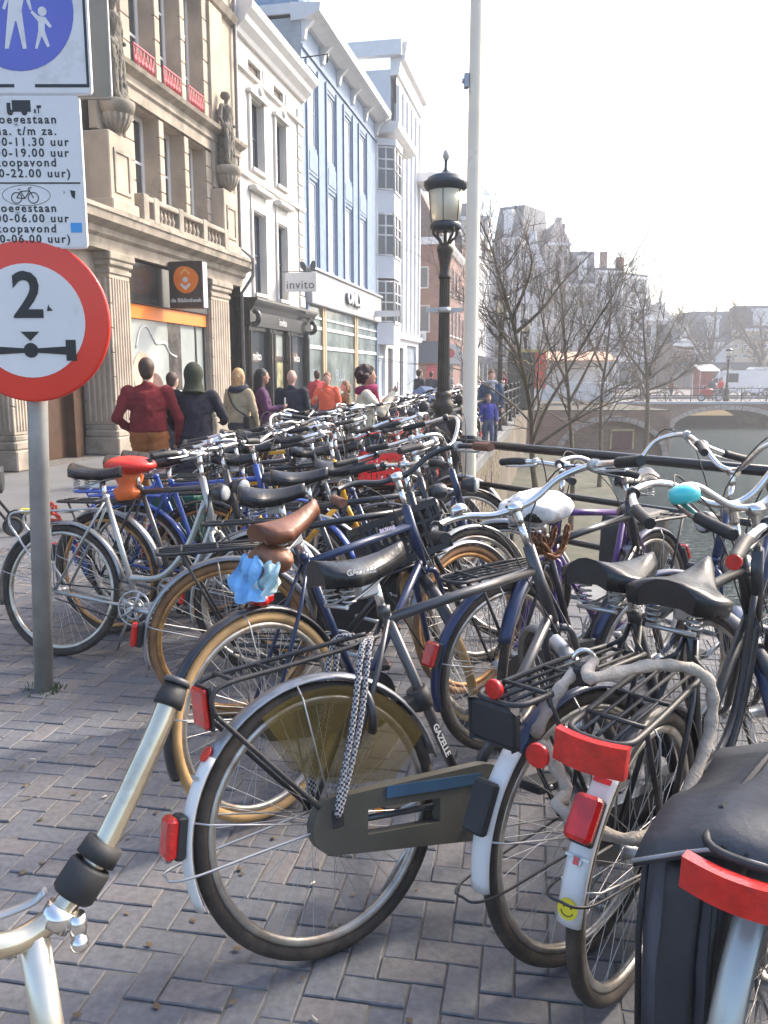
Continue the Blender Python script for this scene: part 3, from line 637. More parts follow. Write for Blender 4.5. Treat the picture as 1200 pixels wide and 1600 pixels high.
ob('roof',MB().prism([(.0,12.62),(1.5,15.2),(7,15.2),(8.5,12.62)],.03,10.97,'x'),m_zinc,blu)
for k in range(20):
    x=.3+k*.55; ob('roof_seam',MB().tube([(x,-.0,12.66),(x,1.49,15.22)],.025,5),m_zinc,blu)
ob('wall_anchor',MB().tube([(-.1,-.02,11.0),(-.1,-.9,11.05)],.02,5).tube([(-.1,-.9,11.05),(-.1,-.85,10.8)],.02,5),m_iron,blu)
ob('fascia',MB().bx(.05,10.95,-.24,.1,3.72,4.78,.02).bx(.0,11,-.3,.1,4.78,4.88,.02),mat('pale_grey_fascia',(.3,.31,.33),.6,var=.08),blu)
m_letter=mat('white_letter',(.8,.8,.8),.4,var=0)
me=text_mesh('ONLY',.62,.06,'CENTER',.012,1)
ob('letter_shadow',text_mesh('ONLY',.62,.05,'CENTER',.04,1),mat('letter_shadow_grey',(.12,.125,.14),.6),blu,Matrix.Translation((17.0-o+.03,-.285,4.26))@Matrix.Scale(1.35,4,(1,0,0))@Matrix.Rotation(R(90),4,'X'))  # bolder grey copy, offset: the letters' outline and shadow painted as shape
ob('lettering',me,m_letter,blu,Matrix.Translation((17.0-o,-.31,4.28))@Matrix.Scale(1.35,4,(1,0,0))@Matrix.Rotation(R(90),4,'X'))
for x in (.1,1.9,2.15,6.6,6.9,10.8): ob('shop_post',MB().bx(x-.09,x+.09,-.1,.1,0,3.72),m_tan if 1<x<7 else m_bluetrim,blu)
for x0,x1 in ((.2,1.8),(2.25,6.5),(7.0,10.7)):
    w_=ob('shop_window',MB().bx(x0,x1,-.06,.02,2.3,2.42).bx(x0,x1,-.06,.02,2.95,3.05).bx(x0,x1,-.06,.02,3.3,3.36).bx(x0,x1,-.06,.02,0,.35),m_lilac,blu)
    ob('pane',MB().bx(x0,x1,-.02,-.01,.35,3.7),mat('shop_glass_green',(.17,.21,.20),.08,var=.6,scale=.9,spec=.8),w_)
    if x0<7: text('PLUS' if x0>2 else 'PL',.62,m_glassl,w_,((x0+x1)/2,-.03,1.4),ext=.002)
ob('hanging_sign_arm',MB().bx(9.6,9.64,-1.3,-.25,3.9,4.15),m_white,blu)
# ---- white house with bay windows, and its tall neighbour
wh=empty('white_bay_house',P0+TD*22.55,FROT,'white rendered house with stacked bay windows beside the pale blue building','building')
b=MB(); ops=[(3.0,3.7,z,z+2.0) for z in (4.0,6.9,9.4)]; hwall(b,0,4.6,0,12.2,ops+[(.2,2.0,.4,3.0),(2.6,3.9,0,2.7)],0,.2); ob('wall',b,m_lilac,wh); body(wh,.02,4.58,0,12.2,m_dark,9,.26)
for z in (4.0,6.9,9.4): window(wh,3.0,3.7,z,z+2,.19,m_white,m_glass,.07,(0,1))
for z0 in (3.75,6.65,9.45):
    z1=z0+1.85; pl=[(.15,0),(.5,-.7),(2.0,-.7),(2.35,0)]
    ob('bay_base',MB().prism(pl,z0-.95,z0-.02,'z').prism([(p[0],p[1]*1.06-.02) for p in pl],z0-.06,z0,'z'),m_lilac,wh)
    fr=MB()
    for (p,q) in zip(pl[:-1],pl[1:]):
        for t in (0,.5,1):
            x,y=p[0]+(q[0]-p[0])*t,p[1]+(q[1]-p[1])*t; fr.tube([(x,y,z0),(x,y,z1)],.05 if t!=.5 else .03,6)
        for z in (z0+.05,z0+.9,z0+1.3,z1-.05): fr.tube([(p[0],p[1],z),(q[0],q[1],z)],.035,5)
    w_=ob('bay_window',fr,m_white,wh); ob('pane',MB().prism([(p[0]+(.0),p[1]*.97) for p in pl],z0,z1,'z'),m_glass,w_)
ob('bay_top',MB().prism([(.1,0),(.45,-.78),(2.05,-.78),(2.4,0)],11.32,11.6,'z'),m_lilac,wh)
prof(wh,'cornice',-.02,4.7,[(.3,11.75),(-.75,11.78),(-.95,11.95),(-1.0,12.2),(.3,12.3)],m_white)
ob('mansard_roof',MB().prism([(-.3,12.3),(1.2,14.8),(7,14.8),(9,12.3)],.02,4.58,'x'),m_slate,wh)
w_=ob('shop_window',MB().bx(.2,2.0,.1,.16,2.2,2.3).bx(1.05,1.12,.1,.16,.4,3),m_white,wh); ob('pane',MB().bx(.2,2.0,.15,.17,.4,3),m_glassl,w_)
ob('door',MB().bx(2.6,3.9,.12,.17,0,2.7),m_dark,wh)
tw=empty('tall_white_building',P0+TD*27.2,FROT,'tall white building with narrow strip windows and heavy top cornice','building')
cols=[(.5+1.3*k,1.15+1.3*k) for k in range(5)]
ops=[(a,c,z,z+h) for a,c in cols for z,h in ((4.2,2.4),(7.4,2.4),(10.6,2.4),(13.4,1.1))]+[(1,2.2,0,2.8),(3.2,6.4,.4,3)]
b=MB(); hwall(b,0,7.0,0,15.9,ops,0,.22); ob('wall',b,m_lilac,tw); body(tw,.02,6.98,0,15.9,m_lilac,9,.3)
for q in ops[:20]: window(tw,*q,.21,m_white,m_glassl,.06,(0,1))
for k in range(6): ob('pilaster_strip',MB().bx(.2+1.3*k-.08,.2+1.3*k+.12,-.12,0,3.6,15.2),m_lilac,tw)
prof(tw,'cornice',-.05,7.05,[(.3,15.6),(-.12,15.62),(-.2,16.2),(-.4,16.3),(-.5,16.8),(-.55,17.05),(.3,17.1)],m_white); prof(tw,'shop_cornice',0,7,[(.1,3.2),(-.2,3.25),(-.25,3.5),(0,3.55)],m_white)
ob('door',MB().bx(1,2.2,.15,.2,0,2.8),m_dark,tw); ob('shop_pane',MB().bx(3.2,6.4,.15,.2,.4,3),m_glassl,tw)
ob('side_cornice',MB().bx(-.4,-.0,-.3,9,16.4,17.08),m_white,tw)
ob('rear_block',MB().bx(5.5,8.2,-1.2,-.01,11.9,12.4,.03),m_white,tw)
# ---- brick corner house past the side street
bh=empty('brick_house',P0+TD*44,FROT,'red brick corner house with tiled roof, white sash windows and dark blue shopfront','building')
cols=[(.9+2.3*k,2.3+2.3*k) for k in range(5)]
ops=[(a,c,z,z+2.0) for a,c in cols for z in (4.3,7.3)]
b=MB(); hwall(b,0,12,0,10.3,ops,0,.15); ob('wall',b,bm_brown,bh)
b=MB(); so_=[(5.8,7.2,4.3,6.2),(5.9,7.1,7.3,8.8),(3,4.2,4.3,6.2)]; hwall(b,0,8,0,10.3,so_,0,.15); Mside=Matrix.Translation((0,8,0))@Matrix.Rotation(R(-90),4,'Z')
b.xf(Mside); ob('side_wall',b,bm_red,bh); body(bh,.2,11.99,0,10.3,m_dark,7.9,.2)
for q in ops: window(bh,*q,.14,m_white,m_glass,.08,(0,1),m_white)
for q in ((5.6,7.0,4.1,5.9),(5.7,7.0,6.6,7.9),(2.8,4,4.1,5.9)): pass
for q in so_: window(bh,*q,.14,m_white,m_glass,.1,(0,0),None,Mside)
prof(bh,'cornice',-.3,12.1,[(.2,10.2),(-.15,10.2),(-.35,10.45),(-.38,10.65),(.2,10.7)],m_white); ob('side_cornice',MB().bx(-.32,0,-.3,8,10.2,10.68),m_white,bh)
ob('roof',MB().prism([(-.1,10.7),(1.8,14.2),(6.3,14.2),(8,10.7)],.02,11.99,'x'),m_tile,bh)
for x in (1.5,5): ob('dormer',MB().bx(x,x+1.2,-.1,2,10.8,12.3).prism([(x-.15,12.3),(x+1.35,12.3),(x+.6,12.9)],-.25,2),m_white,bh)
ob('chimney',MB().bx(3.4,4.2,3,3.8,13.8,15.6),bm_red,bh)
ob('shop_fascia',MB().bx(-.12,12,-.12,0,2.2,3.7).bx(-.12,0,0,8,2.2,3.7),m_navy,bh)
ob('shop_window',MB().bx(.5,3,-.02,.02,.4,2.2).bx(4,7,-.02,.02,.4,2.2),m_glass,bh); ob('lit_display',MB().bx(-.03,-.005,1.5,3.2,.7,2.1),mat('display_glow',(.5,.3,.12),.6,var=.5,scale=4),bh); ob('red_banner',MB().bx(-.03,-.005,.3,1.0,.4,2.15),m_redp,bh)
ob('white_sign',MB().bx(-.35,-.25,1.0,3.2,3.72,4.4),m_white,bh); text('PULL&BEAR',.36,m_wframe,bh,(-.353,2.1,4.05),R(-90))
ob('round_sign',MB().lathe([(.34,-.06),(.34,.06)],18,(1.2,-.5,2.9),'x'),m_redp,bh)
# ---- generic town houses further on
def house(P,rot,w_,h,wallm,label,cols=3,rows=3,roof='gable',shop=m_navy,frame=m_white,glass=m_glass,base=0,roofm=m_slate,dep=8,rh=3,name='town_house'):
    r=empty(name,(P[0],P[1],base),rot,label,'building')
    g=3.4; st=(h-g-.4)/rows; cw=w_/cols; ops=[(cw*(k+.22),cw*(k+.78),g+st*j+.45,g+st*(j+1)-.25) for k in range(cols) for j in range(rows)]
    b=MB(); hwall(b,0,w_,0,h,ops,0,.16); ob('wall',b,wallm,r); body(r,.02,w_-.02,0,h,wallm,dep,.22)
    for q in ops: window(r,*q,.15,frame,glass,.09,(0,1))
    ob('shop_front',MB().bx(.1,w_-.1,-.1,0,2.5,3.3),shop,r); ob('shop_window',MB().bx(.3,w_*.45,-.03,-.01,.4,2.5).bx(w_*.55,w_-.3,-.03,-.01,.1,2.5),glass,r)
    ob('cornice',MB().bx(-.1,w_+.1,-.3,0,h-.25,h+.1),frame,r)
    if roof=='gable':
        b=MB(); b.prism([(.0,h+.1),(w_,h+.1),(w_*.68,h+rh*.62),(w_*.62,h+rh),(w_*.38,h+rh),(w_*.32,h+rh*.62)],-.02,.3); ob('gable',b,wallm,r)
        ob('roof',MB().prism([(.05,h+.05),(w_-.05,h+.05),(w_/2,h+rh*.95)],.3,dep),roofm,r)
    elif roof=='mansard': ob('roof',MB().prism([(-.05,h+.1),(1.2,h+rh),(dep-1,h+rh),(dep,h+.1)],.02,w_-.02,'x'),roofm,r); ob('dormer',MB().bx(w_*.35,w_*.65,.1,2,h+.3,h+rh*.75).bx(w_*.32,w_*.68,-.05,2,h+rh*.75,h+rh*.85),frame,r)
    elif roof=='flat': ob('roof',MB().bx(-.05,w_+.05,-.05,dep,h+.1,h+.4),roofm,r)
    ob('chimney',MB().bx(w_*.75,w_*.75+.7,dep*.4,dep*.4+.7,h,h+rh*.9+.1),bm_red,r)
    return r
m_grey=mat('grey_render',(.45,.44,.43),.8,var=.12,scale=.8,dirt=((.3,.3,.29),.6,.5,.5)); m_pink=mat('pink_render',(.5,.4,.36),.8,var=.12,scale=.8); m_pale=mat('pale_render',(.58,.58,.6),.8,var=.1,scale=.8)
for s,w_,h,wm_,lb,rf,rh,sh_ in ((56.2,13,12.2,bm_brown,'brown brick house with tall white windows next beyond the corner house','mansard',3.2,m_navy),(69.4,9,12.5,m_white,'white plastered house with balcony rail behind the second street lamp','mansard',3.5,m_black),(78.6,12,15,m_pale,'pale house with steep blue grey roof past the white plastered house','mansard',4.5,m_navy),(90.8,8,14,m_grey,'grey house half hidden by the near tree','gable',3.5,m_black),(99,9,15,m_pink,'pinkish house seen through the tree branches','mansard',3,m_navy)):
    p=P0+TD*s; house(p,FROT,w_,h,wm_,lb,5 if w_>8 else 3,3,rf,sh_,rh=rh)
def row_house(u0,u1,d0,d1,ytop,wm_,lb,rf='gable',rh=3,rows=3,cols=3,base=-.45,fr=m_white,gl=m_glass,sh_=m_navy,name='town_house'):
    a=atd(u0,583,d0); c=atd(u1,583,d1); v=c-a; rot=math.atan2(v.y,v.x); h=(583-ytop)*d0/1317+HC-base
    hh=h-(rh if rf!='flat' else .3); return house((a.x,a.y),rot,v.xy.length,hh,wm_,lb,cols,rows,rf,sh_,fr,gl,base,rh=rh,name=name)
row_house(768,807,106,104,334,m_pale,'narrow pale house with blue slate roof beside the tip of the near tree','mansard',4,4)
row_house(807,846,104,103,372,m_pale,'tall pale house with pointed gable above the third street lamp','gable',4)
row_house(846,884,103,103,350,m_pink,'rosy gabled house with tall chimney behind the bare trees','gable',3)
row_house(884,925,103,103,398,m_grey,'grey stepped house right of the rosy gabled house','mansard',4)
row_house(925,965,103,104,425,m_white,'white house with wide windows behind the densest twigs','flat',3)
row_house(965,1004,103,106,432,m_pale,'pale bluish house left of the two pointed spires','flat',3)
ch=row_house(1004,1048,106,108,475,m_grey,'grey church front with two pointed pinnacles','gable',2,2,3,name='church')
for x in (.6,2.6): ob('pinnacle',MB().lathe([(.3,8.0),(.32,10.2),(.4,10.3),(.25,10.6),(.03,13.2 if x<1 else 12.8)],8,(x,.3,0)),m_grey,ch)
row_house(1050,1082,104,105,507,bm_brown,'small dark brick house with three chimneys in front of the church','mansard',2.5,2,2)
row_house(1082,1140,108,108,488,m_pale,'long pale building with slate roof beyond the bridge','mansard',4,2,5)
row_house(1140,1230,108,106,480,mat('ochre_render',(.5,.4,.29),.8,var=.15,scale=.7),'ochre building at the right edge beyond the bridge','mansard',3,3,6)
row_house(1230,1330,106,98,470,bm_red,'red brick building just outside the right edge of the view','mansard',3,3,6)
# ================================================================ bicycles
m_tyre=mat('tyre_rubber',(.04,.032,.026),.8,var=.3,scale=20,bump=.2,dirt=((.14,.105,.07),6,.5,.6))
m_tyretan=mat('tan_tyre',(.48,.30,.13),.75,var=.15,scale=14,dirt=((.25,.17,.09),9,.6,.5))
m_tyrebrown=mat('brown_tyre_wall',(.24,.13,.06),.8,var=.25,scale=14)
m_rim=mat('steel_rim',(.5,.47,.42),.32,.8,var=.2,scale=12,dirt=((.25,.15,.07),7,.5,.7))
m_rimrust=mat('rusty_rim',(.44,.24,.09),.5,.5,var=.4,scale=18,dirt=((.22,.09,.03),10,.5,.7))
m_spoke=mat('spoke_steel',(.5,.5,.5),.4,.8,var=.1)
m_chrome=mat('chrome',(.72,.71,.69),.2,.95,var=.1,scale=10,bump=.03,dirt=((.4,.34,.27),11,.6,.5),rvar=.08)
m_alu=mat('aluminium',(.48,.48,.48),.42,.8,var=.12,scale=8)
m_blk=mat('black_enamel',(.022,.023,.028),.28,.1,var=.4,scale=9,coat=.35,dirt=((.07,.065,.06),8,.58,.5))
m_blk2=mat('scuffed_black_enamel',(.03,.03,.032),.48,.2,var=.4,scale=11,bump=.08,dirt=((.1,.08,.065),9,.55,.55))
m_gun=mat('gunmetal_paint',(.085,.085,.09),.35,.5,var=.2,scale=7,coat=.25,dirt=((.14,.12,.1),9,.58,.4))
m_blue=mat('blue_enamel',(.02,.07,.32),.35,.1,var=.2,scale=6,coat=.35)
m_dkblue=mat('dark_blue_enamel',(.02,.035,.09),.33,.1,var=.2,scale=6,coat=.35)
m_silver=mat('silver_paint',(.42,.43,.41),.35,.6,var=.12,scale=6,coat=.2)
m_green=mat('dark_green_enamel',(.02,.06,.04),.35,.1,var=.2,coat=.3)
m_redb=mat('red_enamel',(.35,.02,.025),.35,.1,var=.2,coat=.35)
m_yel=mat('yellow_enamel',(.75,.38,.02),.35,var=.1,coat=.3)
m_purp=mat('purple_enamel',(.07,.025,.16),.35,.1,var=.2,coat=.35)
m_vinyl=mat('black_vinyl',(.018,.018,.02),.3,var=.3,scale=16,bump=.12,bscale=60,rvar=.1)
m_brownleather=mat('brown_leather',(.16,.06,.03),.42,var=.35,scale=10,bump=.2,bscale=50)
m_rubber=mat('black_rubber',(.02,.02,.021),.6,var=.2,bump=.1)
m_brgrip=mat('brown_grip',(.16,.065,.04),.6,var=.3,scale=20)
m_redlens=mat('red_lens',(.55,.009,.006),.2,var=.3,scale=25,coat=.6,bump=.2,bscale=160)
m_orlens=mat('orange_reflector',(.8,.25,.02),.25,var=.1)
m_tailw=mat('white_mudguard_tail',(.68,.67,.65),.35,var=.05,scale=6,coat=.3,dirt=((.35,.22,.12),9,.63,.8))
m_mudgrey=mat('grey_mudguard',(.3,.31,.33),.33,.7,var=.15,scale=7,dirt=((.2,.16,.12),8,.6,.5))
m_case=mat('olive_chain_case',(.062,.06,.05),.5,var=.25,scale=6,dirt=((.17,.15,.11),5,.56,.5))
m_smoke=mat('smoky_coat_guard',(.16,.115,.03),.15,var=.3,scale=5,alpha=.29)
m_plastic=mat('grey_plastic',(.07,.07,.075),.5,var=.2)
m_lens=mat('lamp_lens',(.6,.62,.62),.1,var=.1,trans=.3)
m_crate=mat('black_crate_plastic',(.018,.018,.02),.5,var=.2)
WR=.333; RB=.353
_me={}
def cached(k,fn):
    if k not in _me: _me[k]=fn().mesh(k[0] if isinstance(k,tuple) else k)
    return _me[k]
def f_ring(R_,a,b_,n=56,m=8):
    """ring with an oval section: a radial, b_ axial"""
    def f():
        B=MB(); rings=[]
        for i in range(n):
            t=2*math.pi*i/n; rings.append([((R_+a*math.cos(2*math.pi*k/m))*math.cos(t),b_*math.sin(2*math.pi*k/m),(R_+a*math.cos(2*math.pi*k/m))*math.sin(t)) for k in range(m)])
        v=[p for q in rings for p in q]; fs=[]
        for i in range(n):
            for k in range(m): fs.append((i*m+k,i*m+(k+1)%m,((i+1)%n)*m+(k+1)%m,((i+1)%n)*m+k))
        B.add(v,fs,True); return B
    return f
def f_spokes(n=36,r=.0011):
    def f():
        B=MB()
        for i in range(n):
            a=2*math.pi*i/n; s=1 if i%2 else -1; da=(1 if (i//2)%2 else -1)*1.15
            B.tube([(.02*math.cos(a+da),s*.03,.02*math.sin(a+da)),(.315*math.cos(a),s*.003,.315*math.sin(a))],r,3,caps=False)
        return B
    return f
def f_hub():
    B=MB(); B.lathe([(.008,-.06),(.008,-.042),(.024,-.036),(.024,-.03),(.016,-.026),(.016,.026),(.024,.03),(.024,.036),(.008,.042),(.008,.06)],14,axis='y')
    for i in range(18):
        a=2*math.pi*i/18
    return B
def f_guard(R_,w_,a0,a1,n=30):
    """mudguard: a rounded channel swept along an arc"""
    def f():
        B=MB(); rings=[]
        for i in range(n+1):
            t=R(a0+(a1-a0)*i/n); sec=[]
            for k in range(7): y=w_*math.sin(R(-80+160*k/6)); h=.016*math.cos(R(-80+160*k/6)); sec.append((R_-.016+h,y))
            for k in range(6,-1,-1): y=(w_-.0025)*math.sin(R(-80+160*k/6)); h=.016*math.cos(R(-80+160*k/6)); sec.append((R_-.0195+h,y))
            rings.append([(r_*math.cos(t),y,r_*math.sin(t)) for r_,y in sec])
        B.loft(rings); return B
    return f
def f_saddle(L_=.27,W_=.2,up=0):
    def f():
        B=MB(); st=[]; n=14
        for i in range(n+1):
            t=i/n; x=-L_*.5+L_*t
            hw=W_*.5*(.55+.45*math.sin(math.pi*min(1,t/.5)*.5+.35)) if t<.28 else W_*.5*max(.19,1-((t-.28)/.72)**.62*.86)
            if t<.06: hw*=.72+.28*t/.06
            if t>.95: hw*=.75
            zt=.020*(1-min(1,t/.5))**1.5+.008*max(0,(t-.7)/.3)+up*t-.007*math.sin(math.pi*t)+.012; dp=.072-.02*t
            ring=[]
            for k in range(9):
                a=R(-90+180*k/8); ring.append((x,hw*math.sin(a),zt+.004-.034*(abs(math.sin(a))**2.3)))
            ring+=[(x,hw*.93,zt-dp),(x,hw*.5,zt-dp*.85),(x,-hw*.5,zt-dp*.85),(x,-hw*.93,zt-dp)]
            st.append(ring)
        B.loft(st); return B
    return f
def f_springs():
    B=MB()
    for s in (-1,1):
        B.tube([(-.085+.017*math.cos(i*.75),s*.05+.017*math.sin(i*.75),-.035-i*.0017) for i in range(36)],.003,5)
    B.tube([(-.1,-.06,-.1),(-.1,.06,-.1)],.006,6); B.tube(bez([(-.09,.04,-.1),(.0,.025,-.075),(.12,.012,-.03)],4),.004,5); B.tube(bez([(-.09,-.04,-.1),(.0,-.025,-.075),(.12,-.012,-.03)],4),.004,5)
    B.bx(-.03,.03,-.022,.022,-.1,-.06,.006)
    return B
RHUB=Vector((0,0,.355)); BBK=Vector((.46,0,.29)); FH=Vector((1.12,0,.355)); SEATC=Vector((.245,0,.865)); HT=Vector((.80,0,.95)); HB=Vector((.865,0,.73))
def f_frame(kind):
    def f():
        B=MB(); st=.015
        top=Vector((.245,0,.865)); 
        B.tube([BBK,top],st,10); B.tube([HT+Vector((-.008,0,.03)),HB],.019,12)
        if kind=='diamond':
            B.tube([top+Vector((.0,0,-.03)),HT+Vector((.005,0,-.05))],.0155,12); B.tube([BBK,HB+Vector((-.005,0,.03))],.0165,12)
        elif kind=='step':
            B.tube(bez([HT+Vector((.01,0,-.09)),(.72,0,.62),(.58,0,.46),(.385,0,.44)],6),.015,10); B.tube(bez([HB+Vector((0,0,.03)),(.76,0,.5),(.62,0,.34),BBK],6),.017,10)
        elif kind=='oma':
            B.tube(bez([HB+Vector((0,0,.03)),(.79,0,.5),(.64,0,.33),BBK],6),.018,10); B.tube(bez([HT+Vector((.01,0,-.12)),(.74,0,.52),(.60,0,.40),(.415,0,.40)],6),.011,8)
        else:  # mixte
            for s in (-1,1): B.tube([HT+Vector((0,s*.015,-.06)),Vector((.30,s*.02,.62)),RHUB+Vector((0,s*.06,0))],.009,8)
            B.tube([BBK,HB+Vector((-.005,0,.03))],.0165,12)
        for s in (-1,1):
            B.tube([BBK+Vector((-.02,s*.02,0)),(.3,s*.042,.31),RHUB+Vector((0,s*.062,0))],.009,8); B.tube([top+Vector((0,s*.016,-.03)),(.18,s*.04,.70),RHUB+Vector((0,s*.062,0))],.0075,8)
        B.lathe([(.024,-.036),(.024,.036)],14,BBK,'y'); B.lathe([(.019,-.03),(.019,.0)],10,top+Vector((0,0,.01)))
        return B
    return f
def f_fork():
    B=MB(); c=HB+Vector((.012,0,-.035)); B.tube([HB,c],.016,10)
    for s in (-1,1): B.tube(bez([c+Vector((0,s*.015,.01)),c+Vector((.01,s*.047,-.02)),(.97,s*.052,.52),(1.045,s*.054,.40),FH+Vector((0,s*.056,0))],4),[.013]*12+[.01]*5,8)
    return B
def bar_path(kind):
    if kind=='sweep': return [(.48,.30,1.075),(.62,.295,1.105),(.72,.25,1.135),(.765,.16,1.135),(.77,.07,1.105),(.768,0,1.10)]
    if kind=='high': return [(.42,.27,1.13),(.56,.29,1.17),(.70,.27,1.215),(.775,.17,1.21),(.785,.07,1.13),(.775,0,1.11)]
    return [(.72,.30,1.085),(.755,.22,1.10),(.772,.1,1.105),(.775,0,1.10)]
def f_bar(kind):
    def f():
        p=bar_path(kind); q=p+[(x,-y,z) for x,y,z in p[-2::-1]]; return MB().tube(bez(q,5),.0112,10)
    return f
def f_grip(kind,s,l=.125):
    def f():
        p=[Vector((x,y*s,z)) for x,y,z in bez(bar_path(kind),8)]; acc=0; q=[p[0]]
        for a,b_ in zip(p[:-1],p[1:]):
            acc+=(b_-a).length; q.append(b_)
            if acc>l: break
        d=(q[0]-q[1]).normalized(); q=[q[0]+d*.008]+q; n=len(q); return MB().tube(q,[.016]+[.0175 if i%2 else .0165 for i in range(n-1)],10)
    return f
def f_lever(kind,s):
    def f():
        p=[Vector((x,y*s,z)) for x,y,z in bez(bar_path(kind),8)]; i=min(len(p)-2,14); a=p[i]; e=p[2]; d=(a-e).normalized(); up=Vector((0,0,-1)); fw=Vector((.9,0,-.3))
        B=MB(); B.tube([a-d*.012,a+d*.012],.02,8); B.tube(bez([a,a+fw*.03,a+fw*.045-d*.05,e+fw*.05+d*.02],4),[.008]*9+[.006]*4,6,flat=.6); return B
    return f
def f_stem():
    B=MB(); B.tube([HT+Vector((-.006,0,.02)),(.778,0,1.055)],.0115,10); B.tube(bez([(.778,0,1.05),(.772,0,1.09),(.772,0,1.10)],3),.015,10); B.lathe([(.018,-.022),(.02,0),(.018,.022)],12,(.77,0,1.102),'y'); return B
def f_carrier(kind='loop'):
    def f():
        B=MB()
        if kind=='loop':
            for s in (-1,1):
                B.tube(bez([(.2,s*.035,.80),(.1,s*.055,.79),(-.1,s*.06,.775),(-.24,s*.062,.765),(-.285,s*.062,.745),(-.285,s*.062,.70),(-.25,s*.064,.655),(0,s*.07,.36)],5),.0065,8)
            for x in (.12,0,-.12,-.235): B.tube([(x,-.058,.782 if x>0 else .772),(x,.058,.782 if x>0 else .772)],.005,6)
        else:
            q=[(.2,.06,.775),(.05,.068,.775),(-.2,.07,.765),(-.285,.06,.762),(-.30,0,.76),(-.285,-.06,.762),(-.2,-.07,.765),(.05,-.068,.775),(.2,-.06,.775)]
            B.tube(bez(q,4),.0075,8)
            for y in (-.035,0,.035): B.tube([(.19,y,.775),(-.29,y,.765)],.0045,6)
            for x in (.2,-.05,-.2): B.tube([(x,-.066,.771),(x,.066,.771)],.0055,6)
            for s in (-1,1): B.tube([(-.2,s*.07,.765),(-.12,s*.072,.6),(0,s*.07,.36)],.0065,7); B.tube([(.2,s*.055,.775),(.22,s*.02,.80)],.0065,6)
        return B
    return f
def stad(r0,r1,L_,n=12):
    p=[]
    for i in range(n+1): a=R(90+180*i/n); p.append((r0*math.cos(a),r0*math.sin(a)))
    for i in range(n+1): a=R(-90+180*i/n); p.append((L_+r1*math.cos(a),r1*math.sin(a)))
    return p
def f_case(slot=True):
    def f():
        d=BBK-RHUB; L_=math.hypot(d.x,d.z); a=math.atan2(d.z,d.x); ca,sa=math.cos(a),math.sin(a)
        o_=stad(.072,.105,L_); i_=[(L_*.42+(x-L_/2)*.36,y*.0+ (.03 if y>0 else -.034)) for x,y in o_] if slot else None
        def P(p,y): return (p[0]*ca-p[1]*sa,y,.355+p[0]*sa+p[1]*ca)
        B=MB(); n=len(o_)
        for y,fl in ((-.082,0),(-.045,1)):
            if slot: B.add([P(p,y) for p in o_]+[P(p,y) for p in i_],[(k,(k+1)%n,n+(k+1)%n,n+k) for k in range(n)])
            else: B.add([P(p,y) for p in o_],[tuple(range(n))])
        for lp in ((o_,i_) if slot else (o_,)): B.add([P(p,-.082) for p in lp]+[P(p,-.045) for p in lp],[(k,(k+1)%n,n+(k+1)%n,n+k) for k in range(n)],lp is o_)
        return B
    return f
def f_stripe():
    d=BBK-RHUB; L_=math.hypot(d.x,d.z); a=math.atan2(d.z,d.x); B=MB()
    B.bx(L_*.3,L_*.98,-.0855,-.0825,.052,.082); B.xf(Matrix.Translation((0,0,.355))@Matrix.Rotation(-a,4,'Y')); return B
def f_chainring():
    B=MB(); B.lathe([(.085,-.056),(.085,-.052)],24,BBK,'y')
    return B
def f_ringdet(): 
    B=MB()
    for k in range(5):
        a=k*2*math.pi/5; B.tube([BBK+Vector((0,-.05,0)),BBK+Vector((.085*math.cos(a),-.05,.085*math.sin(a)))],.009,6)
    n=40; pts=[BBK+Vector((.088*math.cos(2*math.pi*i/n),-.05,.088*math.sin(2*math.pi*i/n))) for i in range(n)]; B.tube(pts,.006,6,closed=True); 
    pts=[BBK+Vector((.055*math.cos(2*math.pi*i/n),-.052,.055*math.sin(2*math.pi*i/n))) for i in range(n)]; B.tube(pts,.005,6,closed=True)
    return B
def f_chain():
    d=BBK-RHUB; B=MB()
    B.tube([RHUB+Vector((0,-.05,.04)),BBK+Vector((0,-.05,.085))],.004,5); B.tube([RHUB+Vector((0,-.05,-.04)),BBK+Vector((0,-.05,-.085))],.004,5); return B
def f_crank(s,ang):
    def f():
        c=BBK+Vector((0,s*.07,0)); e=c+Vector((.17*math.cos(ang),s*.015,.17*math.sin(ang))); B=MB(); B.tube([c,e],[.013,.010],8); B.lathe([(.012,-.05),(.012,.05)],10,BBK+Vector((0,s*.05,0)),'y'); B.tube([e,e+Vector((0,s*.1,0))],.006,6); return B
    return f
def f_pedal(s,ang):
    def f():
        e=BBK+Vector((.17*math.cos(ang),s*.135,.17*math.sin(ang))); B=MB(); B.bx(e.x-.045,e.x+.045,e.y-.045,e.y+.045,e.z-.014,e.z+.014,.006); return B
    return f
def f_pedref(s,ang):
    def f():
        e=BBK+Vector((.17*math.cos(ang),s*.135,.17*math.sin(ang))); B=MB(); B.bx(e.x-.049,e.x-.045,e.y-.025,e.y+.025,e.z-.008,e.z+.008) if math.cos(ang)<.5 else B.bx(e.x+.045,e.x+.049,e.y-.025,e.y+.025,e.z-.008,e.z+.008); return B
    return f
def f_stays(front=False):
    def f():
        B=MB()
        for s in (-1,1):
            for a in ((165,98) if not front else (60,)):
                t=R(a); B.tube([(0,s*.062,0),(.33*math.cos(t),s*.045,.33*math.sin(t)),(.362*math.cos(t),s*.026,.362*math.sin(t))],.0026,5)
        return B
    return f
def f_hoop():
    """thin wire stay that loops round the tail of the mudguard"""
    B=MB(); B.tube(bez([(.0,-.066,.0),(-.2,-.058,-.01),(-.36,-.05,-.02),(-.415,-.03,-.022),(-.42,0,-.022),(-.415,.03,-.022),(-.36,.05,-.02),(-.2,.058,-.01),(0,.066,0)],4),.0032,6); return B
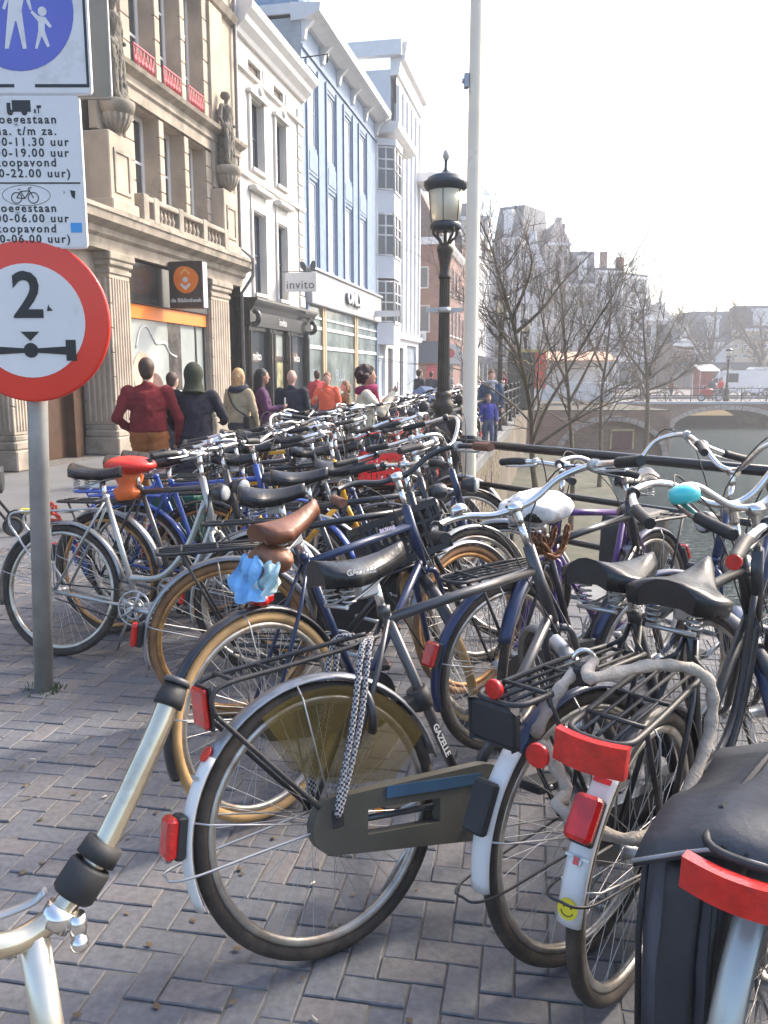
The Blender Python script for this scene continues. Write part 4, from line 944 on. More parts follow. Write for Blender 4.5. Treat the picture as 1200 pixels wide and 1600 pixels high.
def f_kick(): return MB().tube([(.40,.04,.27),(.30,.12,.12),(.24,.17,.005)],.008,7).tube([(.24,.17,.012),(.23,.185,.0)],.012,6)
def f_lock():
    B=MB(); B.tube([(.14+.055*0+.0,.065*math.cos(R(a)),.60+.075*math.sin(R(a))) for a in range(-40,225,15)],.012,8); B.bx(.115,.165,.03,.085,.52,.58,.008); return B
def f_rlight(): return MB().bx(-.028,.0,-.03,.03,-.048,.048,.008)
def f_rlback(): return MB().bx(-.004,.022,-.026,.026,-.05,.05,.005)
def f_lamp():
    B=MB(); B.lathe([(.012,-.055),(.03,-.045),(.042,-.01),(.046,.025),(.043,.035)],16,(0,0,0),'x'); return B
def f_lamplens(): return MB().lathe([(.04,.034),(.034,.042),(.015,.047)],16,(0,0,0),'x')
def f_bell(): return MB().lathe([(.027,0),(.029,.008),(.027,.018),(.018,.027),(.004,.031)],16)
def f_cables(kind):
    def f():
        B=MB()
        for s in (-1,1):
            p=Vector(bez(bar_path(kind),8)[16]); p.y*=s
            B.tube(bez([p,(p.x+.1,p.y*.75,p.z+.03),(.86,s*.05,1.04),(.85,s*.025,.85),(.80,s*.02,.7)],5),.0027,5,caps=False)
        return B
    return f
def f_crateb(w_=.36,d_=.28,h=.22):
    def f():
        B=MB(); t=.012
        for z in (0,h-.03): B.bx(0,d_,-w_/2,-w_/2+t,z,z+.03); B.bx(0,d_,w_/2-t,w_/2,z,z+.03); B.bx(0,t,-w_/2,w_/2,z+.001,z+.029); B.bx(d_-t,d_,-w_/2,w_/2,z+.001,z+.029)
        B.bx(.005,d_-.005,-w_/2+.005,w_/2-.005,.003,.012)
        n=10
        for k in range(n):
            y=-w_/2+.012+(w_-.024)*k/(n-1)
            for x in (.002,d_-.01): B.bx(x,x+.008,y-.007,y+.007,.03,h-.03)
        for k in range(8):
            x=.012+(d_-.024)*k/7
            for y in (-w_/2+.002,w_/2-.01): B.bx(x-.007,x+.007,y,y+.008,.03,h-.03)
        for z in (h*.38,h*.62): B.bx(.003,d_-.003,-w_/2+.003,-w_/2+.011,z,z+.012); B.bx(.003,d_-.003,w_/2-.011,w_/2-.003,z,z+.012); B.bx(.003,.011,-w_/2,w_/2,z,z+.012); B.bx(d_-.011,d_-.003,-w_/2,w_/2,z,z+.012)
        return B
    return f
def f_fcarrier():
    B=MB(); z=.74
    q=[(.93,.0,z),(.93,.13,z),(1.22,.14,z),(1.24,0,z),(1.22,-.14,z),(.93,-.13,z)]; B.tube(bez(q,3)+[Vector(q[0])],.006,6)
    for y in (-.08,0,.08): B.tube([(.93,y,z),(1.235,y,z)],.0045,5)
    for s in (-1,1): B.tube([(1.15,s*.135,z),FH+Vector((0,s*.062,0))],.005,5)
    return B
BIKES=[]
def bicycle(x,y,yaw,lean,label,frame='diamond',fc=None,steer=35,sc_=1,tyre=None,rim=None,guard=None,tail=None,saddle=None,bar='sweep',barm=None,grip=None,carrier='rack',carm=None,case=None,slot=False,
            light=True,headlamp=True,bell=False,crate=None,fcar=False,lod=0,spokes=None,crank=-.3,fork=None,kick=True,lock=False,sup=0,group='bicycles parked along the canal railing',sadm=None,fguard=True,rlang=172,wide=.2,cover=None,z0=0,tailr=(149,198)):
    fc=fc or m_blk; guard=guard or (random.choice((m_blk,m_mudgrey,m_blk,m_silver)) if lod else m_blk); rim=rim or (random.choice((m_rim,m_rim,m_rimrust)) if lod else m_rim); tyre=tyre or m_tyre; rim=rim or m_rim; barm=barm or m_chrome; grip=grip or m_rubber; carm=carm or m_blk2; fork=fork or fc; sadm=sadm or m_vinyl
    root=empty('bicycle',(x,y,z0),0,label,'bicycle',group)
    root.rotation_euler=(R(lean),0,R(yaw)); root.scale=(sc_,)*3
    I=Matrix.Identity(4); RW=Matrix.Translation(RHUB); ax=(HT-HB).normalized()
    S=Matrix.Translation(HB)@Matrix.Rotation(R(steer),4,ax)@Matrix.Translation(-HB); FW=S@Matrix.Translation(FH)
    n=64 if lod==0 else (40 if lod==1 else 28); mm=10 if lod==0 else 6
    for M in (RW,FW):
        rt=M@Matrix.Rotation(random.uniform(0,6),4,'Y')
        wh_=ob('wheel',cached(('rim',n),f_ring(.308,.0125,.0125,n,mm)),rim,root,rt)
        ob('tyre',cached(('tyre',n),f_ring(.3345,.0185,.0185,n,mm)),tyre,wh_)
        if lod<3: ob('spokes',cached(('spokes',lod),f_spokes(36 if lod<2 else 24,.0011 if lod==0 else .0015)),spokes or m_spoke,wh_,kind='stuff')
        ob('hub',cached('hub',f_hub),m_alu,wh_)
    ob('frame',cached(('frame',frame),f_frame(frame)),fc,root)
    ob('fork',cached('fork',f_fork),fork,root,S)
    gd=ob('mudguard',cached(('rear_guard',tailr[1]),f_guard(.376,.027,12,tailr[1]-2)),guard,root,RW)
    if tail: ob('mudguard_tail',cached(('tail',tailr),f_guard(.3785,.0285,tailr[0],tailr[1],14)),tail,gd)
    if lod<2: ob('stay',cached('rstay',f_stays()),m_alu,gd)
    if fguard: ob('mudguard',cached('front_guard',f_guard(.376,.027,22,165)),guard,root,FW)
    if light:
        a=R(rlang); lx,lz=.378*math.cos(a),.378*math.sin(a)
        M=Matrix.Translation((lx-.018,0,.355+lz))@Matrix.Rotation(R(180-rlang),4,'Y')
        l_=ob('rear_light',cached('rlight',f_rlight),m_redlens,root,M)
        if lod<2: ob('light_housing',cached('rlback',f_rlback),m_rubber,l_)
    if carrier: ob('carrier',cached(('carrier',carrier),f_carrier(carrier)),carm,root)
    cg=R(-90) if False else crank
    if case: 
        cs=ob('chain_case',cached(('case',slot),f_case(slot)),case,root)
        if slot: ob('blue_stripe',cached('stripe',f_stripe),mat('stripe_blue',(.025,.075,.14),.45,var=.3),cs)
    else:
        ob('chainring',cached('ringdet',f_ringdet),m_alu,root)
        if lod<2: ob('chain',cached('chain',f_chain),m_blk2,root)
    if lod<3:
        for s,a in ((-1,crank),(1,crank+math.pi)):
            cr=ob('crank',cached(('crank',s,round(a,2)),f_crank(s,a)),m_alu,root); pd=ob('pedal',cached(('pedal',s,round(a,2)),f_pedal(s,a)),m_rubber,cr)
            if lod<2: ob('pedal_reflector',cached(('pref',s,round(a,2)),f_pedref(s,a)),m_orlens,pd)
    if kick and lod<2: ob('kickstand',cached('kick',f_kick),m_alu,root)
    if lock and lod<2: ob('ring_lock',cached('lock',f_lock),m_blk,root)
    ob('seat_post',cached('seatpost',lambda:MB().tube([SEATC-Vector((0,0,.02)),(.222,0,.955)],.0125,10)),m_chrome,root)
    SM=Matrix.Translation((.185,0,1.005))@Matrix.Rotation(R(-sup),4,'Y')
    sd=ob('saddle',cached(('saddle',wide),f_saddle(.285,wide)),sadm,root,SM)
    if lod<2: ob('saddle_springs',cached('springs',f_springs),m_spoke,sd)
    if cover: cv=ob('saddle_cover',cached('cover',lambda:MB().sph((0,0,-.02),(.155,.125,.05),16,10)),cover,sd)
    hb=ob('handlebar',cached(('bar',bar),f_bar(bar)),barm,root,S)
    for s in (-1,1):
        ob('grip',cached(('grip',bar,s),f_grip(bar,s)),grip,hb)
        if lod<2: ob('brake_lever',cached(('lever',bar,s),f_lever(bar,s)),m_blk if s>0 else m_alu,hb)
    ob('stem',cached('stem',f_stem),m_chrome,root,S)
    if lod<2: ob('cable',cached(('cable',bar),f_cables(bar)),m_rubber,hb)
    if headlamp:
        h=ob('headlamp',cached('lamp',f_lamp),m_chrome if lod<1 and headlamp=='chrome' else m_blk,root,S@Matrix.Translation((.90,0,.905))); ob('lens',cached('lens',f_lamplens),m_lens,h)
    if bell: ob('bell',cached('bell',f_bell),bell,hb,Matrix.Translation((.755,.17 if bar!='high' else .2,1.148 if bar!='high' else 1.22)))
    if fcar or crate: ob('front_carrier',cached('fcar',f_fcarrier),m_blk2,root,S)
    if crate: ob('crate',cached('crate',f_crateb()),crate,root,S@Matrix.Translation((.95,0,.75)))
    BIKES.append(root); root['S']=0; del root['S']
    return root,S
def bw(root,p):
    """a point of the bicycle's own frame in the world"""
    M=Matrix.Translation(root.location)@root.rotation_euler.to_matrix().to_4x4()@Matrix.Diagonal((*root.scale,1)); return M@Vector(p)
# --- the six in front
b1,S1=bicycle(-.123,1.964,32.7,-10.5,'dark grey bicycle in front with olive chain case, smoked coat guard and chequered straps','diamond',m_gun,68,1.006,guard=m_mudgrey,tail=m_tailw,carrier='loop',case=m_case,slot=True,lock=True,bell=m_chrome,sup=7,crank=.12,headlamp=False,rlang=170,rim=m_rim,tailr=(141,199))
b2,S2=bicycle(.52,1.955,39,-4,'black bicycle with white mudguard tail and black plate behind its rack, second from front','diamond',m_blk2,40,1.0,guard=m_dkblue,tail=m_tailw,carrier='rack',case=m_blk,bar='high',light=False,sup=-2,crank=2.9,wide=.25,tailr=(132,184))
b3,S3=bicycle(.605,1.85,51,1.5,'black bicycle with a smiley sticker on its white mudguard tail and wide red reflector','oma',m_blk,48,1.0,guard=m_blk,tail=m_tailw,carrier='rack',case=m_blk2,bar='high',headlamp='chrome',sup=4,rlang=142,wide=.27,tailr=(126,177))
b4,S4=bicycle(.745,1.40,50,0,'grey bicycle at the lower right under black and grey panniers','oma',m_silver,6,1.0,guard=m_silver,carrier='rack',case=m_blk,bar='sweep',light=False,headlamp='chrome')
b5,S5=bicycle(-.384,2.647,45.6,-6.8,'dark blue bicycle with tan tyres, brown leather saddle and black crate','diamond',m_dkblue,62,1.0,tyre=m_tyretan,guard=m_blk,sadm=m_brownleather,barm=m_blk,grip=m_brgrip,carrier=None,crate=m_crate,light=False,sup=14,case=m_blk,kick=True)
b6,S6=bicycle(-.663,3.488,13.2,1.1,'black bicycle with rusty rims and grey mudguards behind the tan-tyred one','diamond',m_blk,30,1.0,rim=m_rimrust,tyre=m_tyrebrown,guard=m_mudgrey,carrier='rack',lock=True,sup=3,bar='flat')
b10,S10=bicycle(.477,3.169,36.8,-1.1,'black bicycle with white plastic over its saddle and a rusty chain beneath','diamond',m_blk,50,.97,guard=m_dkblue,tail=None,carrier='rack',light=True,rlang=160,case=m_blk,bar='high',fork=m_blk2)
b7,S7=bicycle(-1.747,4.286,-12.7,-9.5,'silver and black mixte bicycle behind the sign pole with orange strap on its rack','step',m_silver,-12,1.0,guard=m_mudgrey,carrier='loop',carm=m_alu,bar='flat',light=False,sup=0,crank=-.15,barm=m_alu,rim=m_rim)
b8,S8=bicycle(-1.595,4.685,-21.2,-.6,'dark bicycle with a red cover over its saddle','diamond',m_gun,-20,1.01,guard=m_mudgrey,carrier='rack',lod=1,bar='flat',cover=mat('red_saddle_cover',(.6,.03,.02),.4,var=.15,scale=8,bump=.15),rlang=165)
# --- bicycles in between and along the railing
bicycle(-.60,4.05,6,-4,'black bicycle with glossy blue-black saddle in the gap behind the rusty-rimmed one','diamond',m_blk,28,1,sup=4,bar='sweep',lod=1,case=m_blk,wide=.21)
bicycle(-.42,4.62,-3,3,'dark blue bicycle with chrome swept bars just left of the lower railing post','oma',m_dkblue,-20,1,bar='high',lod=1,tail=m_tailw,case=m_blk)
bicycle(-1.12,5.75,-10,-5,'black bicycle with a red plastic crate on its front rack','oma',m_blk,15,1,bar='sweep',lod=1,crate=mat('red_crate_plastic',(.65,.03,.02),.4,var=.08))
bicycle(1.38,4.12,224,3,'purple bicycle leaning at the railing with a black saddle and dark bag','diamond',m_purp,20,1,bar='flat',lod=0,guard=m_dkblue,carrier='rack',sup=0,light=True,rlang=150)
bicycle(1.93,3.98,226,-3,'dark blue bicycle at the right edge with white tail and red light by the water','oma',m_dkblue,-25,1,tail=m_tailw,guard=m_dkblue,carrier='rack',rlang=163,lod=0,bar='high')
bicycle(2.12,3.25,232,3,'black bicycle at the right edge showing only part of a wheel','diamond',m_blk,10,1,lod=1)
bicycle(-1.1,5.02,-5,-4,'yellow-framed bicycle with yellow fork in the middle of the crowd','diamond',m_yel,12,1,fork=m_yel,guard=m_blk,lod=1,bar='sweep',headlamp=False)
row=[ # d, dx, yaw, lean, colour, frame, flip, extras
 (4.95,.10,-16,-3,m_blue,'diamond',0,'bright blue bicycle with blue rack behind the red-covered saddle',dict(guard=m_blue,carm=m_blue,steer=-15)),
 (5.30,-.12,-10,4,m_blue,'oma',0,'blue step-through bicycle, second blue one beyond the red-covered saddle',dict(guard=m_blue,carm=m_blue,steer=20)),
 (5.62,.22,-14,-5,m_blk,'diamond',0,'black bicycle with a dark green pannier box',dict(bar='flat',steer=35)),
 (5.98,-.05,-8,3,m_gun,'diamond',0,'gunmetal bicycle with upright chrome stem beside the blue ones',dict(bar='flat',steer=-30,headlamp='chrome')),
 (6.3,.1,-13,-6,m_blk,'oma',1,'black bicycle with its handlebar toward the street, sixth in the row',dict(bar='sweep',steer=20)),
 (6.72,.3,-12,2,m_dkblue,'diamond',0,'dark blue bicycle with a plain black saddle, seventh along the row',dict(steer=40)),
 (7.3,0,-10,5,m_blk,'diamond',0,'black bicycle with raised bars, eighth along the row',dict(bar='sweep',steer=-20)),
 (7.65,.2,-14,-3,m_silver,'step',0,'silver step-through bicycle in the middle of the row',dict(steer=30,guard=m_mudgrey)),
 (8.0,-.1,-9,3,m_blk,'oma',1,'black step-through bicycle turned round just past the silver one',dict(bar='sweep',steer=10)),
 (8.35,.25,-15,-4,m_green,'diamond',0,'dark green bicycle in front of the woman in the purple coat',dict(steer=25)),
 (8.7,0,-12,2,m_blk,'diamond',0,'black bicycle right after the dark green one',dict(bar='sweep',steer=-35)),
 (9.05,.2,-10,-5,m_dkblue,'oma',0,'dark blue step-through bicycle, two after the dark green one',dict(bar='sweep',steer=15)),
 (9.4,.05,-13,4,m_gun,'diamond',1,'gunmetal bicycle turned round near the woman with the phone',dict(steer=20)),
 (9.75,.2,-8,-2,m_redb,'oma',0,'red bicycle near the foot of the first street lamp',dict(bar='sweep',steer=30,guard=m_redb)),
 (10.1,-.05,-14,3,m_blk,'diamond',0,'black bicycle behind the red one near the lamp',dict(steer=-10,bar='sweep')),
]
xr=lambda d:-1.75+.205*(d-4.3)
for d,dx,yaw,ln,fcx,fr,fl_,lb,kw in row:
    x=xr(d)+dx-(.3 if d>6.9 else 0); kw=dict(kw); 
    if fl_: x+=1.15; yaw+=180
    bicycle(x,d,yaw,ln,lb,fr,fcx,lod=1 if d<8 else 2,sup=random.uniform(-2,8),crank=random.choice((.3,-.5,1.2,2.5)),case=random.choice((m_blk,None,m_blk)),**kw)
# a looser second line nearer the railing
for k,(d_,dx,yaw,ln,fcx,fr,lb,kw) in enumerate((
 (5.45,.85,8,-4,m_silver,'step','silver step-through bicycle tucked between the crowd and the railing post',dict(bar='sweep',steer=25,guard=m_mudgrey)),
 (5.95,.95,-20,5,m_blk,'oma','black bicycle leaning over beside the railing post',dict(bar='high',steer=40)),
 (6.5,.8,-4,-6,m_dkblue,'diamond','dark blue bicycle in the second line before the street lamp',dict(bar='sweep',steer=-25)),
 (7.1,-.05,-22,4,m_yel,'diamond','small yellow bicycle in the second line before the street lamp',dict(bar='flat',steer=15,fork=m_yel)),
 (7.48,-.1,-10,-3,m_silver,'diamond','silver bicycle with straight bars in the second line before the street lamp',dict(bar='flat',steer=30,guard=m_mudgrey)),
 (8.18,-.2,-16,5,m_redb,'step','red step-through bicycle in the second line before the street lamp',dict(bar='sweep',steer=-15,guard=m_redb)),
 (8.88,-.2,-6,-4,m_gun,'oma','grey bicycle right at the foot of the street lamp',dict(bar='sweep',steer=20)))):
    bicycle(xr(d_)+dx,d_,yaw,ln,lb,fr,fcx,lod=1 if d_<7.2 else 2,sup=3,crank=(.3,1.2,-.5)[k%3],case=m_blk,light=False,**kw)
# further along the quay: same kinds again, smaller in view
rr=random.Random(11); cols_=[('black',m_blk),('dark blue',m_dkblue),('grey',m_gun),('silver',m_silver),('dark green',m_green),('red',m_redb)]; seen={}
d=10.55; n_b=0
while d<36:
    cn,cm=rr.choice(cols_[:3]+cols_); n_b+=1
    x=xr(d)+rr.uniform(-.1,.2)-.2-.3*min(1,(d-10.5)/5); yaw=-12+rr.uniform(-7,7); 
    if rr.random()<.25: x+=1.15; yaw+=180
    k=seen.get(cn,0)+1; seen[cn]=k
    ordn=['first','second','third','fourth','fifth','sixth','seventh','eighth','ninth','tenth','eleventh','twelfth','thirteenth','fourteenth','fifteenth','sixteenth','seventeenth','eighteenth','nineteenth','twentieth','twenty-first','twenty-second'][min(k-1,21)]
    bicycle(x,d,yaw,rr.uniform(-6,6),'small distant %s bicycle, %s of its colour in the row beyond the street lamp'%(cn,ordn),rr.choice(('diamond','oma','step')),cm,lod=2 if d<16 else 3,bar=rr.choice(('flat','sweep','flat')) if d<14 else rr.choice(('high','sweep','flat')),steer=rr.uniform(-35,35),light=d<16,headlamp=d<16,case=m_blk,group='bicycles further along the quay')
    d+=.42 if d<16 else .62
# --- details on the front bicycles (parts)
def part(root,name,mb,m,M=None,S=None): 
    o=ob(name,mb,m,root,(S@M if (S is not None and M is not None) else (S if S is not None else M))); return o
# b1: smoked coat guard, wire hoop, cat-eye badge, chequered straps, wide red reflector
cgm=MB(); pts=[]; n=16; r0,r1=.045,.365
for s in (-1,1):
    o_=[(.345*math.cos(R(a)),.345*math.sin(R(a))) for a in range(28,124,6)]+[(-.06,.13),(.05,.08),(.2,.06)]
    cgm.prism(o_,s*.044-.0008,s*.044+.0008)
part(b1,'coat_guard',cgm,m_smoke,Matrix.Translation(RHUB))
part(b1,'wire_hoop',MB().tube([(0,0,0),(0,0,0.0001)],.001,3) if False else (lambda:f_hoop())(),m_spoke,Matrix.Translation(RHUB))
part(b1,'mudguard_badge',MB().lathe([(.02,-.002),(.02,.002)],14,(0,0,0),'x'),m_redlens,Matrix.Translation((-.381*math.cos(R(39)),0,.355+.381*math.sin(R(39))))@Matrix.Rotation(R(39),4,'Y'))
part(b1,'reflector',MB().bx(-.305,-.29,-.045,.045,.66,.755,.006),m_redlens)
part(b1,'reflector_plate',MB().bx(-.29,-.284,-.05,.05,.655,.76),m_rubber)
def strapmat():
    m=bpy.data.materials.new('chequered_strap'); m.use_nodes=True; N=m.node_tree.nodes; L=m.node_tree.links; b=N['Principled BSDF']; tc=N.new('ShaderNodeTexCoord'); c=N.new('ShaderNodeTexChecker'); c.inputs['Scale'].default_value=150; c.inputs['Color1'].default_value=(.5,.48,.46,1); c.inputs['Color2'].default_value=(.03,.03,.05,1); L.new(tc.outputs['Object'],c.inputs[0]); L.new(c.outputs[0],b.inputs['Base Color']); b.inputs['Roughness'].default_value=.9; return m
m_strap=strapmat()
for s in (-1,1):
    for e in (0,.022):
        part(b1,'strap',MB().tube(bez([(.17-e*.3,s*.045,.80),(.14-e,s*.078,.78),(.09-e,s*.083,.6),(.015-e*.5,s*.082,.41),(.0,s*.08,.38)],5),.0085,8),m_strap)
    part(b1,'strap_hook',MB().bx(-.02,.02,s*.075-.008,s*.075+.008,.35,.40,.004),m_rubber)
part(b1,'frame_clamp',MB().lathe([(.03,-.03),(.034,0),(.03,.03)],12,(0,0,0)).bx(-.075,.0,-.02,.02,-.022,.022,.006),m_rubber,Matrix.Translation((.335,0,.60))@Matrix.Rotation(R(-20),4,'Y'))
def tube_text(root,body,size,p,ang,yoff,m):
    M=Matrix.Translation(p)@Matrix.Rotation(-ang,4,'Y')@Matrix.Rotation(R(90),4,'X'); o=ob('lettering',text_mesh(body,size,.0006,'CENTER',.0006),m,root,Matrix.Translation((0,yoff,0))@M); return o
a_=math.atan2(SEATC.z-BBK.z,SEATC.x-BBK.x)
tube_text(b1,'GAZELLE',.026,(.385,0,.47),a_+math.pi,-.0155,m_white)
tube_text(b1,'GAZELLE',.022,(.13,0,.985),0,-.098,m_alu)
# b2: black plate behind the rack, reflector, tail lamp bracket, hoop
part(b2,'rack_plate',MB().bx(-.312,-.3,-.075,.075,.66,.76,.012),m_rubber); part(b2,'round_reflector',MB().lathe([(.022,-.008),(.024,0),(.02,.01)],14,(-.3,.0,.79),'x'),m_redlens)
part(b2,'light_bracket',MB().bx(-.02,.012,-.03,.03,-.06,.06,.006),m_rubber,Matrix.Translation((-.352,0,.525))@Matrix.Rotation(R(26),4,'Y')); part(b2,'wire_hoop',f_hoop(),m_blk2,Matrix.Translation(RHUB))
# b3: wide red reflector, badge, smiley, hoop
part(b3,'reflector',MB().loft([[(-.325-.02*math.cos(t*1.4),.078*t,.705),(-.305-.02*math.cos(t*1.4),.078*t,.705),(-.297-.02*math.cos(t*1.4),.078*t,.77),(-.318-.02*math.cos(t*1.4),.078*t,.77)] for t in [k/5-1 for k in range(11)]],smooth=False),m_redlens)
part(b3,'round_reflector',MB().lathe([(.026,-.008),(.028,0),(.022,.01)],14,(-.33,.11,.70),'x'),m_redlens)
part(b3,'wire_hoop',f_hoop(),m_blk2,Matrix.Translation(RHUB)@Matrix.Rotation(R(16),4,'Y'))
def on_tail(root,ang,mb,m,name,out=.381):
    a=R(ang); M=Matrix.Translation((out*math.cos(a),0,.355+out*math.sin(a)))@Matrix.Rotation(R(180-ang),4,'Y'); return ob(name,mb,m,root,M)
m_smile=mat('yellow_sticker',(.75,.6,.03),.4,var=.03)
sm=on_tail(b3,171,MB().lathe([(.022,-.0015),(.022,.0015)],22,(0,0,0),'x'),m_smile,'smiley_sticker')
f=MB(); 
for y in (-.008,.008): f.sph((-.002,y,.007),(.0012,.0024,.0045),8,6)
ob('sticker_eyes',f,m_black,sm); ob('sticker_mouth',MB().tube([(-.002,.014*math.cos(R(a)),.014*math.sin(R(a))) for a in range(200,345,12)],.0012,5),m_black,sm)
bd=on_tail(b3,156,MB().lathe([(.012,-.002),(.012,.002)],10,(0,0,0),'x').bx(-.002,.002,-.026,.026,.004,.010),m_alu,'winged_badge'); ob('badge_center',MB().bx(-.004,-.002,-.006,.006,-.008,.008),m_redlens,bd)
on_tail(b3,130,MB().bx(-.001,.0015,-.02,.02,-.006,.006),m_redlens,'sticker')
on_tail(b4,163,MB().bx(-.001,.0015,-.024,.024,-.016,.016),m_white,'label_sticker',.3785); lb=on_tail(b4,163,MB().bx(-.0025,-.001,-.022,.014,.001,.010),m_redlens,'sticker_print',.3785)
on_tail(b1,150,MB().bx(-.001,.001,-.02,.02,-.004,.004),m_alu,'sticker')
part(b4,'reflector',MB().loft([[(-.33-.02*math.cos(t*1.4),.085*t,.70),(-.31-.02*math.cos(t*1.4),.085*t,.70),(-.30-.02*math.cos(t*1.4),.085*t,.75),(-.325-.02*math.cos(t*1.4),.085*t,.75)] for t in [k/5-1 for k in range(11)]],smooth=False),m_redlens)
part(b4,'grip_end',MB().lathe([(.019,-.006),(.019,.006)],14,(.472,.30,1.07),'x'),m_redlens,None,S4)
part(b3,'bell',MB().lathe([(.036,-.022),(.042,-.012),(.043,.004),(.038,.016),(.022,.024),(.004,.027)],20,(.6,.29,1.225)),mat('turquoise_bell',(.06,.55,.55),.25,var=.05,coat=.5),None,S3)
tube_text(b5,'BATAVUS',.02,(.66,0,.905),.06,-.0165,mat('pale_violet',(.5,.45,.6),.5))
pur=[o for o in BIKES if o['label'].startswith('purple')][0]
a2=math.atan2(HB.z-BBK.z,HB.x-BBK.x); tube_text(pur,'GIANT',.045,(.67,0,.535),a2,-.0175,mat('lilac_letter',(.55,.4,.7),.5)); 
o=tube_text(pur,'GIANT',.045,(.67,0,.535),a2,0,MATS['lilac_letter']); o.matrix_local=Matrix.Translation((.67,.0175,.535))@Matrix.Rotation(-a2,4,'Y')@Matrix.Rotation(R(180),4,'Z')@Matrix.Rotation(R(90),4,'X')
# ---------------------------------------------------------------- things on the bicycles
def cloth(mb,amt,seed,sub=2):
    me=mb.mesh('t'); b=bmesh.new(); b.from_mesh(me); bmesh.ops.subdivide_edges(b,edges=b.edges,cuts=sub,use_grid_fill=True); r=random.Random(seed)
    from mathutils import noise
    for v in b.verts:
        q=noise.noise_vector(v.co*16+Vector((seed,0,0)))*amt+noise.noise_vector(v.co*40)*amt*.4; v.co+=q
    bmesh.ops.recalc_face_normals(b,faces=b.faces)
    for f_ in b.faces: f_.smooth=True
    b.to_mesh(me); b.free(); return me
p=bw(b5,(.1,0,.87)); bag=empty('saddle_bag',p,R(45.6),'brown leather saddle bag with pale blue cloth hanging under the brown saddle','bag')
ob('bag_body',cloth(MB().sph((0,0,.01),(.07,.095,.05),16,10),.008,3,1),mat('tan_leather',(.22,.09,.045),.5,var=.3,scale=14,bump=.2),bag)
def drape(w_,h,seed,ox,oy,oz,amp):
    B=MB(); r=random.Random(seed); n,m=22,16; ph=[r.uniform(0,6) for _ in range(5)]; g=[]
    for i in range(n+1):
        t=i/n
        for j in range(m+1):
            u=j/m-.5; k=.35+.65*math.sin(math.pi*min(1,t*1.2+.12)*.5)
            f1=amp*(.3+t)*(math.sin(u*15+ph[0]+t*1.5)+.5*math.sin(u*31+ph[1]-t*4))+amp*.7*math.sin(t*9+u*4+ph[2])
            g.append((ox+f1-.03*t,oy+u*w_*k+amp*.5*math.sin(t*7+ph[3]),oz-h*t*(1-.25*abs(u))+amp*.6*math.sin(u*9+ph[4])))
    q=len(g); v=g+[(x+.004,y,z) for x,y,z in g]; f=[]
    for i in range(n):
        for j in range(m):
            a=i*(m+1)+j; f.append((a,a+1,a+m+2,a+m+1)); f.append((a+q,a+m+1+q,a+m+2+q,a+1+q))
    B.add(v,f,True); return B
ob('cloth',drape(.15,.15,3,-.095,-.01,.03,.013),mat('pale_blue_cloth',(.2,.43,.72),.85,var=.25,scale=20,bump=.4),bag)
ob('cloth_end',drape(.11,.10,6,-.07,-.10,.02,.012),mat('pale_mint_cloth',(.48,.64,.64),.85,var=.2,scale=20,bump=.4),bag)
ob('rear_lamp',MB().bx(-.1,-.02,-.05,.05,-.135,-.095,.012).sph((-.09,-.07,-.11),.02,10,8),m_redlens,bag)
p=bw(b10,(.185,0,1.0)); o=ob('saddle_cover',cloth(MB().sph((0,0,0),(.165,.125,.068),20,12),.02,4,1),mat('white_plastic_bag',(.72,.71,.71),.35,var=.1,scale=12,bump=.3,dirt=((.2,.2,.25),9,.62,.7)),None,Matrix.Translation(p)@Matrix.Rotation(R(36.8),4,'Z'),label='crumpled white plastic bag tied over the saddle in front of the railing',cat='saddle cover')
p=bw(b10,(.2,0,.9)); ch_=empty('chain_lock',p,R(36.8),'rusty brown chain lock hung under the white plastic-covered saddle','chain')
link=MB().tube([(.026*math.cos(a),.011*math.sin(a),0) for a in [k*math.pi/6 for k in range(12)]],.0065,6,closed=True).mesh('link'); m_rust=mat('rusty_chain',(.2,.085,.04),.6,.5,var=.5,scale=20,bump=.3)
for q in range(2):
    for k in range(11):
        a=R(200+k*14+q*6); r_=.085+.02*q; M=Matrix.Translation((r_*math.cos(a)*.7+(.02 if q else -.02),-.05-.02*q,.03+r_*1.2*math.sin(a)))@Matrix.Rotation(R(90),4,'X')@Matrix.Rotation(a+R(90),4,'Z')@Matrix.Rotation(R(90)*(k%2),4,'X'); ob('link',link,m_rust,ch_,M)
# red saddle cover strings, orange bag
p=bw(b8,(.17,0,.93)); o=ob('plastic_bag',cloth(MB().lathe([(.05,.03),(.07,-.01),(.06,-.06),(.09,-.09),(.075,-.13)],14),.02,7,1),mat('orange_plastic',(.75,.16,.03),.45,var=.2,scale=16,bump=.4),None,Matrix.Translation(p),label='crumpled orange plastic bag knotted under the red saddle',cat='bag')
p=bw(b7,(-.1,0,.76)); st=empty('elastic_strap',p,R(-12),'tangled orange-red elastic strap on the silver rack by the sign pole','strap')
rs=random.Random(2)
for k in range(4): ob('loop',MB().tube(bez([(rs.uniform(-.07,.07),rs.uniform(-.08,.02),rs.uniform(-.02,.07)-(.06 if i%3==2 else 0)) for i in range(7)],5),.007,7),mat('strap_red',(.7,.08,.04),.6),st)
ob('hook',MB().bx(-.16,-.08,-.02,.02,.0,.025,.006),mat('strap_yellow',(.7,.6,.05),.5),st)
